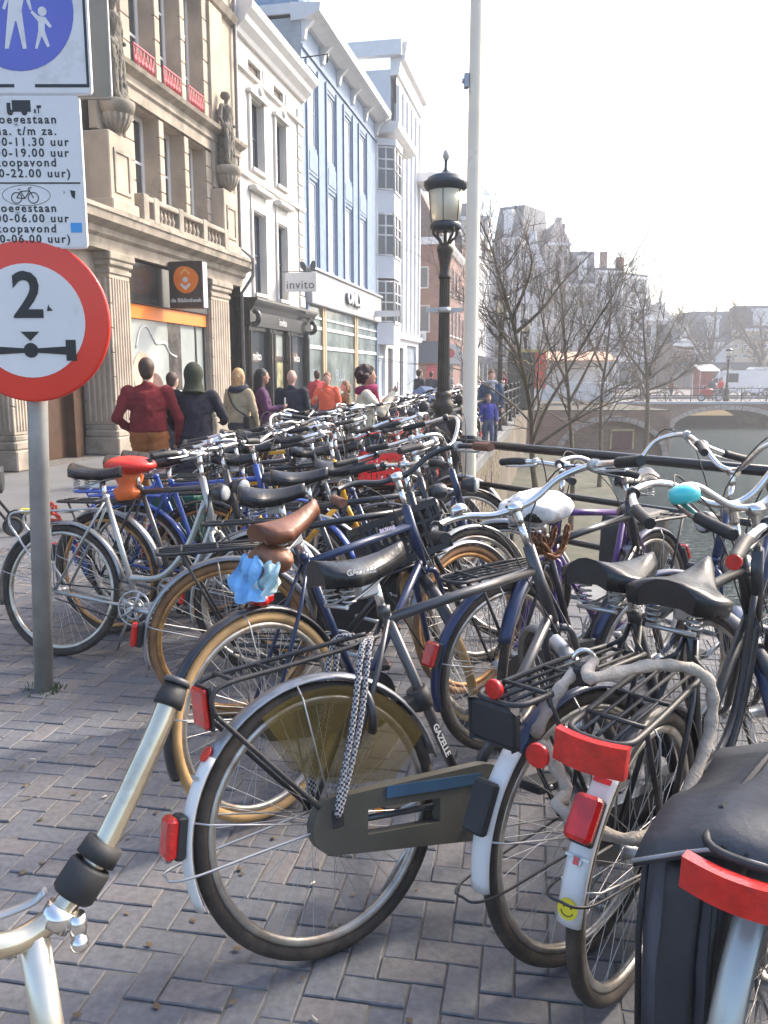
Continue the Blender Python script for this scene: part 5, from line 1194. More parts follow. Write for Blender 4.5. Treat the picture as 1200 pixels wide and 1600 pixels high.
# braided lock on bikes two and three
o=empty('cable_lock',bw(b3,(-.1,.05,.8)),0,'dirty white sleeved cable lock looped through two bicycle racks','lock'); iv=Matrix.Translation(-o.location)
P_=[bw(b2,(-.2,-.03,.66)),bw(b2,(-.16,-.08,.78)),bw(b2,(-.06,-.09,.82)),bw(b3,(-.16,.08,.83)),bw(b3,(.02,.0,.83)),bw(b3,(.10,-.09,.80)),bw(b3,(.1,-.11,.68)),bw(b3,(-.02,-.10,.55)),bw(b3,(-.18,-.05,.5)),bw(b3,(-.25,.09,.55)),bw(b2,(-.2,-.12,.56)),bw(b2,(-.22,-.06,.66))]
ob('sleeve',MB().tube(bez(P_,8),[.014+.0025*math.sin(i*1.9) for i in range(len(P_)*8-7)],10),mat('dirty_white_sleeve',(.46,.40,.33),.8,var=.25,scale=25,bump=.5,dirt=((.25,.19,.14),14,.55,.6)),o,iv)
ob('lock_head',MB().bx(-.03,.03,-.02,.02,-.025,.025,.008),m_blk2,o,iv@Matrix.Translation(bw(b2,(-.1,-.1,.80)))); ob('shackle',MB().tube([(.025*math.cos(R(a)),0,.025*math.sin(R(a))) for a in range(0,181,15)],.006,6),m_chrome,o,iv@Matrix.Translation(bw(b2,(-.09,-.09,.83))))
# panniers over the rear wheel of the lower right bicycle
pn=empty('pannier_bag',(b4.location.x+.035,b4.location.y-.01,-.015),R(50),'black and grey double pannier with soft flap over the rear wheel at lower right','bag')
m_fab=mat('black_nylon',(.03,.032,.036),.6,var=.3,scale=9,bump=.35,bscale=30); m_fabg=mat('grey_nylon',(.09,.09,.108),.75,var=.15,scale=6,bump=.3,bscale=40)
def softbox(x0,x1,y0,y1,z0,z1,amt,seed):
    b=bmesh.new(); bmesh.ops.create_cube(b,size=1); bmesh.ops.subdivide_edges(b,edges=b.edges,cuts=5,use_grid_fill=True)
    from mathutils import noise
    for v in b.verts:
        q=v.co*2; t=max(abs(q.x),abs(q.y),abs(q.z)); n=q.normalized()*1.32; q=q.lerp(n,.13)
        p=Vector(((x0+x1)/2+q.x*(x1-x0)/2*.5*2*.98,(y0+y1)/2+q.y*(y1-y0)/2,(z0+z1)/2+q.z*(z1-z0)/2)); v.co=p+noise.noise_vector(p*9+Vector((seed,0,0)))*amt
    bmesh.ops.recalc_face_normals(b,faces=b.faces)
    for f_ in b.faces: f_.smooth=True
    me=bpy.data.meshes.new('soft'); b.to_mesh(me); b.free(); return me
for s in (-1,1):
    sb=ob('side_bag',softbox(-.26,.16,s*.085 if s>0 else -.2,.21 if s>0 else -.08,.34,.71,.012,s),m_fabg,pn)
    ob('front_strip',softbox(-.275,-.22,s*.14-.03,s*.14+.03,.35,.70,.006,s+9),m_fab,sb)
    ob('strap',MB().tube(bez([(-.2,s*.21,.72),(-.22,s*.213,.6),(-.19,s*.213,.45),(-.21,s*.208,.37)],5),.014,6,flat=.3),m_fab,sb)
fl=MB(); rg=[]
for i in range(11):
    x=-.31+.042*i; rg.append([(x,y,.80-.5*max(0,abs(y)-.09)-.012*math.cos(i*.9)*abs(y)*6-(.02 if i==0 else 0)) for y in [-.2+.041*k for k in range(11)]])
top=[p for q in rg for p in q]; n=11; vv=top+[(p[0],p[1],p[2]-.012) for p in top]; fs=[]
for i in range(10):
    for k in range(10): a=i*n+k; fs.append((a,a+1,a+n+1,a+n)); fs.append((a+121,a+n+121,a+n+122,a+122))
for k in range(10):
    fs.append((k,k+121,k+122,k+1)); a=110+k; fs.append((a,a+1,a+122,a+121)); a=k*n; fs.append((a,a+n,a+n+121,a+121)); a=k*n+10; fs.append((a,a+121,a+n+121,a+n))
fl.add(vv,fs,True); ob('flap',fl,mat('faded_black_nylon',(.04,.043,.05),.55,var=.3,scale=8,bump=.4,bscale=25),pn)
ob('piping',MB().tube([( -.312,y,.78-.5*max(0,abs(y)-.09)-.012*abs(y)*6) for y in [-.2+.041*k for k in range(11)]],.0035,6),mat('reflective_piping',(.3,.3,.32),.4),pn)
for s in (-1,1):
    ob('buckle_strap',MB().tube(bez([(-.2,s*.1,.80),(-.2,s*.16,.745),(-.2,s*.205,.69),(-.2,s*.222,.6),(-.2,s*.222,.5)],5),.013,6,flat=.25),m_fab,pn); ob('buckle',MB().bx(-.225,-.175,s*.222-.008,s*.222+.008,.58,.63,.004),m_plastic,pn)
    ob('seam',MB().tube([(-.262,s*.085,.36),(-.268,s*.085,.55),(-.262,s*.085,.70)],.006,5).tube([(-.262,s*.205,.36),(-.268,s*.21,.55),(-.262,s*.205,.70)],.006,5),m_rubber,pn)
# dark bag on the purple bicycle
o=ob('pannier_bag',softbox(-.3,.12,-.26,-.09,.42,.78,.012,5),m_fab,None,Matrix.Translation(pur.location)@Matrix.Rotation(R(224),4,'Z'),label='plain black pannier bag on the purple bicycle by the railing',cat='bag')
g=[q for q in BIKES if 'green pannier' in q['label']][0]
ob('pannier_box',MB().bx(-.25,.1,-.24,-.1,.4,.72,.02),mat('green_box',(.02,.10,.07),.5,var=.1),None,Matrix.Translation(g.location)@Matrix.Rotation(R(-14),4,'Z'),label='dark green pannier box hanging beside a black bicycle in the row',cat='box')
# ---------------------------------------------------------------- handlebar at the lower left, close to the lens
fb=empty('bicycle',(-.62,.55,0),0,'chrome handlebar of the nearest bicycle, cut off by the lower left corner','bicycle'); iv=Matrix.Translation(-fb.location)
A=[atd(266,1092,.82),atd(236,1165,.795),atd(160,1325,.745),atd(105,1410,.72),atd(55,1455,.70),atd(0,1478,.68),atd(-90,1480,.66),atd(-190,1450,.66)]
hb=ob('handlebar',MB().tube(bez(A,6),.0118,20),mat('worn_warm_chrome',(.66,.58,.44),.24,.9,var=.15,scale=12,dirt=((.4,.3,.18),14,.55,.6),rvar=.08),fb,iv)
ob('grip_stub',MB().tube([A[0]+(A[0]-A[1]).normalized()*.016,A[0],A[0].lerp(A[1],.16)],[.0125,.0152,.0152],20),m_rubber,hb)
ob('grip_lip',MB().tube([A[0]+(A[0]-A[1]).normalized()*.016,A[0]+(A[0]-A[1]).normalized()*.022],[.0145,.0135],20),m_plastic,hb)
d1=(A[2]-A[3]).normalized()
sh=ob('shifter',MB().tube([A[2]+d1*.006,A[2]-d1*.012],[.0195,.0205],16).tube([A[2]-d1*.016,A[2]-d1*.02,A[2]-d1*.046,A[2]-d1*.05],[.019,.0215,.0215,.018],16),m_rubber,hb)
ob('clamp',MB().tube([A[3]-d1*.004,A[3]-d1*.024],.0165,16).lathe([(.007,-.012),(.009,0),(.007,.012)],10,A[3]+Vector((.012,-.008,-.018))).sph(A[3]+Vector((.014,-.012,-.034)),.009,10,8),m_chrome,hb)
ob('brake_lever',MB().tube(bez([A[3]+Vector((-.02,.0,.012)),A[4]+Vector((-.01,.015,.018)),A[5]+Vector((-.02,.02,.012)),A[6]+Vector((0,.03,0))],5),[.006]*16,8,flat=.5),m_alu,hb)
st_=atd(52,1458,.70); ob('stem',MB().tube([st_+Vector((0,0,.0)),st_+Vector((.012,.0,-.16)),st_+Vector((.02,0,-.3))],[.0135,.0145,.0165],18),mat('warm_chrome',(.62,.57,.48),.3,.85,var=.15,scale=9),fb,iv)
hd=st_+Vector((.02,0,-.3)); ob('frame',MB().tube([hd+Vector((0,0,.02)),hd+Vector((.02,0,-.16))],.019,12).tube([hd+Vector((.015,0,-.1)),Vector((-1.1,.5,.32))],.016,10),m_gun,fb,iv)
fwc=Vector((hd.x+.1,hd.y+.02,.355)); ob('fork',MB().tube([hd+Vector((.02,.05,-.16)),fwc+Vector((0,.055,0))],.01,8).tube([hd+Vector((.02,-.05,-.16)),fwc+Vector((0,-.055,0))],.01,8),m_gun,fb,iv)
for c_ in (fwc,Vector((fwc.x-1.1,fwc.y,.355))):
    w_=ob('wheel',cached(('rim',40),f_ring(.307,.011,.0125,40,6)),m_rim,fb,iv@Matrix.Translation(c_)); ob('tyre',cached(('tyre',40),f_ring(WR-.001,.0215,.0195,40,6)),m_tyre,w_)
# ================================================================ sign pole
m_galv=mat('galvanised_steel',(.34,.345,.33),.5,.55,var=.2,scale=7,bump=.15,dirt=((.2,.21,.17),6,.55,.5))
m_signw=mat('sign_white',(.72,.70,.69),.35,var=.04,scale=4,dirt=((.38,.34,.29),6,.56,.5)); m_signb=mat('sign_black',(.015,.015,.016),.4,var=.1)
m_signred=mat('sign_red',(.72,.03,.012),.3,var=.06,scale=3,coat=.3); m_signblue=mat('sign_blue',(.11,.13,.48),.35,var=.12,scale=3)
m_signgrey=mat('sign_back_grey',(.2,.215,.215),.6,.2,var=.1)
sp=gnd(68,1078); sp.z=0
srt=empty('sign_post',sp,0,'galvanised pole carrying a red-ringed axle-limit sign and white time plates','road sign')
tp=atd(58,600,sp.y)-sp
ob('pole',MB().tube([(0,0,-.05),(tp.x,0,tp.z),(tp.x*1.55,0,3.3)],.044,20),m_galv,srt)
ob('pole_cap',MB().lathe([(.046,1.44),(.046,1.5),(.04,1.51)],20,(tp.x*.95,-.001,0)),m_galv,srt)
SY=sp.y-.075
def sloc(u,v,y=SY): return atd(u,v,y)-sp
def disc(r,y0,y1,c,n=48): return MB().lathe([(r,y0),(r,y1)],n,(c.x,c.y,c.z),'y',smooth=False)
c=sloc(48,502); c.y=SY-sp.y
rs_=ob('round_sign',disc(.338,-.012,.012,c),m_signred,srt); ob('white_field',disc(.243,-.0155,-.0125,c),m_signw,rs_)
ob('sign_rim',MB().tube([(c.x+.338*math.cos(a),c.y,c.z+.338*math.sin(a)) for a in [k*math.pi/32 for k in range(64)]],.012,6,closed=True),m_signred,rs_)
def sym(mb): return ob('symbol',mb,m_signb,rs_,Matrix.Translation((c.x,c.y-.0165,c.z)))
o=ob('lettering',text_mesh('2',.27,.002,'CENTER',.006),m_signb,rs_,Matrix.Translation((c.x+.0,c.y-.0165,c.z+.1))@Matrix.Rotation(R(90),4,'X'))
sym(MB().prism([(-.04,-.045),(.04,-.045),(0,-.085)],-.002,.001)); sym(MB().lathe([(.032,-.002),(.032,.001)],20,(0,0,-.125),'y').prism([(-.16,-.108),(-.03,-.116),(.03,-.116),(.16,-.108),(.16,-.144),(.03,-.136),(-.03,-.136),(-.16,-.144)],-.0018,.001))
for x in (-1,1): sym(MB().bx(x*.175-.022,x*.175+.022,-.002,.001,-.17,-.08,.001))
# the time plate
def plate(u0,v0,u1,v1,y,m,name,rim=None,edge=.014):
    a=sloc(u0,v0,y); b_=sloc(u1,v1,y); yy=y-sp.y; r=.02; x0,x1,z0,z1=a.x,b_.x,b_.z,a.z
    def rr_(e): 
        q=[]
        for cx,cz,s in ((x1-r,z1-r,0),(x0+r,z1-r,90),(x0+r,z0+r,180),(x1-r,z0+r,270)):
            for k in range(5): t=R(s+k*22.5); q.append((cx+(r-e)*math.cos(t),cz+(r-e)*math.sin(t)))
        return q
    o=ob(name,MB().prism(rr_(0),yy-.009,yy+.009),rim or m_signw,srt)
    ob('face',MB().prism(rr_(.006),yy-.0115,yy-.0095),m,o); return o,yy-.0122,(x0,x1,z0,z1)
pl,yy,(x0,x1,z0,z1)=plate(-32,150,138,389,SY,m_signw,'time_plate')
cx_=(x0+x1)/2; ch=z1-z0
def zrow(v): return sloc(60,v).z
for v,s,sz in ((190,'toegestaan',.0475),(208,'ma. t/m za.',.0465),(225,'06.00-11.30 uur',.0465),(242,'18.00-19.00 uur',.0465),(257,'koopavond',.0465),(274,'(18.00-22.00 uur)',.0465),(328,'Toegestaan',.0465),(344,'18.00-06.00 uur',.0465),(360,'koopavond',.0465),(376,'(21.00-06.00 uur)',.0465)):
    o=ob('lettering',text_mesh(s,sz,.0008,'RIGHT',.0009,1.27),m_signb,pl,Matrix.Translation((sloc(112 if '(' in s else (109 if 'uur' in s else 90),v).x,yy,zrow(v)+.004))@Matrix.Rotation(R(90),4,'X'))
ob('divider',MB().bx(x0+.01,sloc(127,287).x,yy-.001,yy+.0005,zrow(287)-.003,zrow(287)+.003),m_signb,pl)
tk=MB(); q=sloc(32,170); k_=.0029
def tb(u0,u1,v0,v1): a,b_=sloc(u0,v0),sloc(u1,v1); tk.bx(a.x,b_.x,yy-.001,yy+.0005,b_.z,a.z)
tb(20,50,158,176); tb(12,19,162,176)
for u in (18,40): w_=sloc(u,177); tk.lathe([(.012,-.001),(.012,.0006)],12,(w_.x,yy-.0005,w_.z),'y')
tb(55,58,172,178); tb(59,66,166,170); tb(61,63,169,178); ob('symbol',tk,m_signb,pl)
bk=MB(); e0=sloc(43,306)
bk.tube([(e0.x+.102*math.cos(a),yy,e0.z+.042*math.sin(a)) for a in [k*math.pi/16 for k in range(32)]],.001,4,closed=True)
for u in (28,54): w_=sloc(u,310); bk.tube([(w_.x+.022*math.cos(a),yy,w_.z+.022*math.sin(a)) for a in [k*math.pi/8 for k in range(16)]],.002,4,closed=True)
for a_,b_ in (((28,310),(34,300)),((34,300),(48,299)),((48,299),(54,310)),((48,299),(41,311)),((41,311),(28,310)),((34,300),(41,311)),((48,299),(46,295)),((46,295),(51,294)),((33,297),(30,297))):
    A_,B_=sloc(*a_),sloc(*b_); bk.tube([(A_.x,yy,A_.z),(B_.x,yy,B_.z)],.002,4)
ob('symbol',bk,m_signb,pl)
a,b_=sloc(112,349),sloc(130,364); ob('sticker',MB().bx(a.x,b_.x,yy-.0012,yy,b_.z,a.z),mat('sticker_blue',(.05,.3,.65),.4),pl)
for (u0,v0,u1,v1) in ((111,298,120,312),(99,299,103,304)):
    a,b_=sloc(u0,v0),sloc(u1,v1); ob('torn_sticker',MB().prism([(a.x,a.z),(b_.x,a.z-.004),(b_.x-.004,b_.z),(a.x+.006,b_.z+.01)],yy-.001,yy),m_signb,pl)
a=sloc(80,482); ob('sticker_scrap',MB().prism([(a.x-.012,a.z-.012),(a.x+.014,a.z-.01),(a.x-.002,a.z+.006),(a.x-.004,a.z+.016),(a.x-.01,a.z)],c.y-.018,c.y-.016),m_signb,rs_)
# pedestrian zone plate on top and the back of another sign
ps,yy,(x0,x1,z0,z1)=plate(-89,-110,145,149,SY,m_signw,'pedestrian_plate')
cc=sloc(28,18); cc.y=0; ob('blue_disc',MB().lathe([(.233,-.0012),(.233,.0005)],40,(cc.x,yy,cc.z),'y',smooth=False),m_signblue,ps)
ob('border_line',MB().bx(sloc(48,0).x,sloc(130,0).x,yy-.001,yy+.0004,sloc(0,138).z,sloc(0,133).z),m_signb,ps); ob('border_line',MB().bx(x0+.04,sloc(15,0).x,yy-.001,yy+.0004,sloc(0,138).z,sloc(0,133).z),m_signb,ps)
ob('border_line',MB().bx(sloc(130,0).x,sloc(134,0).x,yy-.001,yy+.0004,sloc(0,138).z,z1-.05),m_signb,ps)
def poly_px(pts,th=.0012): return MB().prism([(sloc(u,v).x,sloc(u,v).z) for u,v in pts],yy-.0025,yy-.0013)
ob('figure',poly_px([(10,78),(16,78),(26,35),(28,35),(38,78),(44,78),(36,18),(40,-5),(49,18),(52,17),(45,-15),(36,-24),(18,-24),(6,15),(10,18),(16,0)]),m_signw,ps)
ob('figure',poly_px([(57,78),(61,78),(67,58),(76,76),(80,74),(72,50),(72,38),(80,46),(83,43),(73,29),(62,27),(52,18),(50,22),(62,36),(62,50)]),m_signw,ps)
for u,v,r_ in ((27,-38,.028),(68,20,.018)): w_=sloc(u,v); ob('figure_head',MB().lathe([(r_,-.0025),(r_,-.0013)],18,(w_.x,yy,w_.z),'y'),m_signw,ps)
ps2,_y,_b=plate(40,-110,176,155,SY+.2,m_signgrey,'side_sign',m_galv)
# weeds at the foot
m_weed=mat('weed',(.06,.09,.025),.8,var=.3)
wd=MB(); r_=random.Random(4)
for k in range(60):
    a=r_.uniform(0,6.28); d=r_.uniform(.045,.1); x,y=d*math.cos(a),d*math.sin(a); h=r_.uniform(.01,.04); wd.add([(x-.004,y,0),(x+.004,y,0),(x+r_.uniform(-.02,.02),y+r_.uniform(-.02,.02),h)],[(0,1,2)])
ob('weeds',wd.mesh('weeds',fix=False),m_weed,None,Matrix.Translation(sp),label='few green weeds round the foot of the sign pole',cat='weeds',kind='stuff')
# ================================================================ people and statues
def remesh(mb,vox,name,smooth=3):
    me=mb.mesh('tmp'); o=bpy.data.objects.new('tmp',me)
    m=o.modifiers.new('r','REMESH'); m.mode='VOXEL'; m.voxel_size=vox; m.use_smooth_shade=True
    s=o.modifiers.new('s','SMOOTH'); s.factor=.5; s.iterations=smooth
    r=bake(o); r.name=name; bpy.data.objects.remove(o); return r
def crease(me,amt,fx=9,fz=20):
    from mathutils import noise
    nr=[v.normal.copy() for v in me.vertices]; out=[]
    for v,n_ in zip(me.vertices,nr):
        c=v.co; q=noise.noise(Vector((c.x*fx,c.y*fx,c.z*fz+c.y*6)))+.5*noise.noise(Vector((c.x*fx*2.3,c.y*fx*2.3,c.z*fz*2))); out+=(c+n_*q*amt)[:]
    me.vertices.foreach_set('co',out); me.update(); return me
def cap(B,a,b,ra,rb,n=10):
    a,b=Vector(a),Vector(b); B.sph(a,ra,n,8); B.sph(b,rb,n,8)
    if (b-a).length>1e-4: B.tube([a,b],[ra,rb],n)
SKIN=[mat('skin_fair',(.55,.33,.25),.55,var=.06),mat('skin_tan',(.40,.22,.15),.55,var=.06)]
def person(loc,face,label,h=1.75,skin=0,hair=(.05,.03,.02),top=(.3,.02,.02),bottom=(.1,.1,.12),shoes=(.03,.03,.03),armL=None,armR=None,hairlen=0,coat=0,stout=1.0,stride=.12,hood=None,scarf=None,turn=0,bag=None,phone=False,vox=.02,skirt=None,bald=False,z0=None,group=None,curly=False):
    """face: yaw the chest faces (0 = +x); one skin body, clothes and hair as parts. local x forward, y left"""
    k=h/1.75; root=empty('person',(loc[0],loc[1],loc[2] if len(loc)>2 else 0),R(face),label,'person',group); root.scale=(k,k,k); w=stout
    hipz,shz,neck,hc=.93,1.42,1.5,Vector((.02,0,1.635))
    kn={s:Vector((.05+.5*stride*s*1.2,s*.1,.5)) for s in (-1,1)}; an={s:Vector((stride*s-.02,s*.1,.09)) for s in (-1,1)}
    dl=[(.02,.27,1.14),(.12,.25,.90)]; armL=armL or dl; armR=armR or [(x,-y,z) for x,y,z in dl]
    B=MB()
    # body: torso, neck, head, limbs, hands with fingers
    cap(B,(0,0,hipz),(0,0,1.25),.1*w,.115*w); cap(B,(0,.1,1.36),(0,-.1,1.36),.08,.08); cap(B,(-.01,0,1.42),(.01,0,1.55),.055,.05)
    B.sph(hc,(.1,.08,.12),14,10); B.sph(hc+Vector((.04,0,-.06)),(.055,.055,.06),10,8); B.sph(hc+Vector((.1,0,-.015)),(.02,.014,.022),8,6); B.sph(hc+Vector((.085,0,-.065)),(.018,.026,.012),8,6)
    for s in (-1,1):
        B.sph(hc+Vector((0,s*.078,-.005)),(.02,.012,.03),8,6); B.sph(hc+Vector((.085,s*.033,.012)),(.012,.014,.01),8,6)
        cap(B,(0,s*.09,hipz-.02),kn[s],.088*w,.058); cap(B,kn[s],an[s],.056,.04); cap(B,an[s]+Vector((0,0,-.04)),an[s]+Vector((.14,0,-.05)),.04,.032)
        el,wr=[Vector(p) for p in (armL if s>0 else armR)]; shd=Vector((0,s*.185*min(1.15,w),shz-.02)); cap(B,shd,el,.052,.042); cap(B,el,wr,.04,.03)
        d=(wr-el).normalized(); pr=wr+d*.05; cap(B,wr,pr,.03,.034); sd=Vector((0,1,0)) if abs(d.y)<.8 else Vector((1,0,0)); sd=(sd-d*sd.dot(d)).normalized(); ix=d.cross(sd)
        for q in range(4): b0=pr+sd*(.022-.0145*q); L_=(.062,.07,.066,.052)[q]; cap(B,b0,b0+d*L_*.6+ix*.008,.0095,.009); cap(B,b0+d*L_*.6+ix*.008,b0+d*L_+ix*.03,.009,.0075)
        cap(B,wr+d*.02+sd*.028,wr+d*.06+sd*.052,.011,.009)
    ob('body',remesh(B,max(.012,vox*.7),'body',2),SKIN[skin],root)
    T=MB(); T.lathe([(.125*w,.955),(.148*w,.965),(.15*w,1.1),(.15*w,1.25)],16); T.sph((0,0,1.12),(.145*w,.188*w,.16),14,10); T.lathe([(.13*w,.955),(.14*w,.96),(.14*w,1.1)],14,(0,.045*w,0)); T.lathe([(.13*w,.955),(.14*w,.96),(.14*w,1.1)],14,(0,-.045*w,0)); T.sph((0,0,1.27),(.135*w,.2*w,.19),14,10); [cap(T,(-.01,s*.05,1.42),(0,s*.17*min(1.15,w),1.375),.066,.066) for s in (-1,1)]; cap(T,(-.015,0,1.4),(-.008,0,1.465),.075,.062)
    if coat: 
        for q in range(6): z=hipz-coat*q/5; T.sph((-.01,0,z),(.15*w+.012*q,.2*w+.012*q,.1),12,8)
    for s in (-1,1):
        el,wr=[Vector(p) for p in (armL if s>0 else armR)]; shd=Vector((0,s*.185*min(1.15,w),shz-.02)); cap(T,shd,el,.072*w**.5,.058); cap(T,el,wr-(wr-el).normalized()*.01,.056,.045)
    tm=mat('cloth_%.3f_%.3f_%.3f'%top,top,.9,var=.15,scale=7,bump=.25,bscale=40); ob('coat' if coat else 'sweater',crease(remesh(T,vox,'top',1),.013),tm,root)
    P=MB(); P.sph((0,0,hipz+.02),(.135*w,.175*w,.13),14,10)
    for s in (-1,1): cap(P,(0,s*.085*w,hipz-.02),kn[s],.115*w,.078); cap(P,kn[s],an[s]+Vector((0,0,.02)),.072,.058)
    ob('trousers',crease(remesh(P,vox,'bottom',1),.011),mat('cloth_%.3f_%.3f_%.3f'%bottom,bottom,.9,var=.15,scale=7,bump=.2,bscale=40),root)
    for s in (-1,1):
        S_=MB(); cap(S_,an[s]+Vector((-.03,0,-.035)),an[s]+Vector((.15,s*.015,-.05)),.05,.038); S_.bx(an[s].x-.07,an[s].x+.18,an[s].y-.042,an[s].y+.042,an[s].z-.09,an[s].z-.07); ob('shoe',remesh(S_,.015,'shoe',1),mat('shoe_leather',shoes,.5,var=.1),root)
    Hm=Matrix.Rotation(0,4,'Z')
    if hood:
        Hd=MB(); Hd.sph(hc+Vector((-.02,0,.01)),(.13,.115,.15),14,10); Hd.tube([(-.02,0,1.62),(-.02,0,1.54),(-.02,0,1.47),(-.03,0,1.42)],[.105,.105,.125,.15],14); ob('hood',remesh(Hd,.015,'hood',2),mat('hood_cloth_%.2f'%hood[1],hood,.9,var=.2,bump=.2),root)
    elif not bald:
        Hr=MB(); Hr.sph(hc+Vector((-.02,0,.034)),(.104,.09,.108),14,10); Hr.sph(hc+Vector((-.045,0,-.02)),(.07,.078,.09),12,8)
        if hairlen: 
            cap(Hr,hc+Vector((-.06,0,0)),(-.075,0,1.62-hairlen),.085,.06); 
            for s in (-1,1): cap(Hr,hc+Vector((-.02,s*.07,.02)),(-.02,s*.085,1.62-hairlen*.8),.035,.03)
        if curly:
            rc=random.Random(8)
            for q in range(60):
                a,b_=rc.uniform(0,6.28),rc.uniform(-.9,1.4); v=Vector((math.cos(a)*math.cos(b_),math.sin(a)*math.cos(b_),math.sin(b_))); 
                if v.x>.45 and v.z<.5: continue
                Hr.sph(hc+Vector((-.03,0,.01))+v*.115,.038,8,6)
        ob('hair',remesh(Hr,.013,'hair',1 if curly else 2),mat('hair_%.2f_%.2f'%hair[:2],hair,.6,var=.4,scale=30,bump=.5,bscale=70),root)
    if scarf: 
        Sc=MB(); Sc.tube([(.1*math.cos(a),.105*math.sin(a),1.47+.02*math.cos(a)) for a in [q*math.pi/8 for q in range(16)]],.055,8,closed=True); cap(Sc,(.1,.02,1.42),(.14,.03,1.28),.06,.05); ob('scarf',remesh(Sc,.015,'scarf',1),mat('scarf_%.2f'%scarf[0],scarf,.95,var=.25,scale=14,bump=.4),root)
    if phone:
        wr=Vector(armR[1]); ob('phone',MB().bx(wr.x+.05,wr.x+.07,wr.y-.03,wr.y+.05,wr.z+.02,wr.z+.15,.005),mat('phone_white',(.7,.7,.7),.3),root)
    if bag: 
        ob('shoulder_bag',MB().bx(-.12,.06,bag*.16,bag*.27,.88,1.06,.02),m_vinyl,root); ob('bag_strap',MB().tube(bez([(-.05,bag*.2,1.05),(-.17,bag*.05,1.2),(-.1,-bag*.12,1.42),(.05,-bag*.12,1.46)],5),.012,5),m_vinyl,root)
    return root
def ploc(u,vtop,h,z0=0):
    """where a person of height h stands whose head top shows at (u,vtop)"""
    # solve depth so that z0+h projects to vtop
    r=ray(u,vtop); t=(z0+h-HC)/r.z; p=Vector((0,0,HC))+r*t; return (p.x,p.y,z0)
def pat(u,d): p=atd(u,583,d); return (p.x,p.y,0)
person(pat(229,8.7),100,'man seen from behind in a dark red sweater and rust trousers',1.64,0,(.05,.026,.016),(.15,.006,.010),(.27,.09,.022),stout=1.1,armL=[(-.06,.34,1.12),(.1,.22,.98)],armR=[(.0,-.33,1.1),(.1,-.30,.82)],vox=.018)
person(pat(302,8.9),95,'person seen from behind in a long black coat and green hood',1.58,0,(.1,.08,.05),(.016,.014,.024),(.03,.03,.035),coat=.42,hood=(.03,.036,.02),stout=1.1,armL=[(.0,.3,1.12),(.12,.2,.95)],armR=[(.05,-.34,1.13),(.22,-.3,1.08)],vox=.018)
person(pat(268,11.5),60,'small dark-haired person in grey behind the man in the red sweater',1.5,0,(.06,.03,.02),(.06,.062,.07),(.05,.05,.06))
person(pat(372,11.2),60,'blonde woman in a beige jacket with a black shoulder bag',1.55,0,(.42,.24,.10),(.38,.30,.19),(.04,.04,.055),hairlen=.18,bag=-1,vox=.018,scarf=(.03,.03,.05))
person(pat(408,11.8),10,'woman with long dark hair in a purple coat looking at her phone',1.55,1,(.015,.012,.014),(.07,.022,.075),(.03,.03,.04),hairlen=.22,coat=.35,armR=[(.06,-.22,1.12),(.3,-.1,1.16)],armL=[(.06,.22,1.12),(.3,.1,1.14)],phone=True,vox=.018)
person(pat(455,12.4),75,'bald man seen from behind in a dark navy jacket',1.54,0,(.2,.1,.06),(.018,.022,.035),(.04,.04,.06),bald=True,stout=1.15,vox=.018)
person(pat(511,15.5),-95,'man in an open orange-red jacket facing the camera',1.50,0,(.2,.09,.03),(.75,.13,.06),(.12,.17,.3),armR=[(.02,-.3,1.12),(.16,-.24,1.2)],vox=.022)
person(pat(540,15.7),200,'small person in brown beside the man in the orange jacket',1.35,0,(.25,.14,.07),(.22,.16,.09),(.1,.1,.12),hairlen=.1)
person(pat(572,9.6),5,'curly-haired woman with magenta scarf and cream jacket holding up a phone',1.57,1,(.035,.012,.012),(.62,.55,.42),(.025,.03,.07),scarf=(.22,.015,.07),curly=True,armR=[(.18,-.22,1.18),(.34,-.05,1.42)],armL=[(.18,.22,1.2),(.33,.06,1.4)],phone=True,vox=.016)
person(pat(655,24),30,'pedestrian in black with a blue bag by the white building',1.6,0,(.05,.03,.02),(.03,.035,.05),(.1,.15,.3))
person(pat(768,17.2),-95,'man in a blue-grey suit walking along the railing',1.55,0,(.14,.07,.04),(.06,.09,.15),(.06,.07,.1),scarf=(.4,.4,.42))
person(pat(764,16.6),-80,'child in a bright blue jacket in front of the man in the suit',1.08,0,(.12,.06,.03),(.05,.06,.3),(.1,.12,.2))
for k,(u,d_,col) in enumerate(((674,30,(.05,.05,.07)),(788,36,(.2,.02,.03)),(800,40,(.08,.12,.25)),(702,36,(.3,.3,.32)),(495,21,(.35,.03,.04)))):
    person(pat(u,d_),(70,200,-90,40,120)[k],('far pedestrian in dark clothes left of the first lamp shaft','far pedestrian in dark red near the second lamp','far pedestrian in blue near the third lamp','far pedestrian in pale grey right of the first lamp','pedestrian in red by the clothes shop window')[k],1.55,0,(.05,.03,.02),col,(.05,.05,.07),vox=.03)
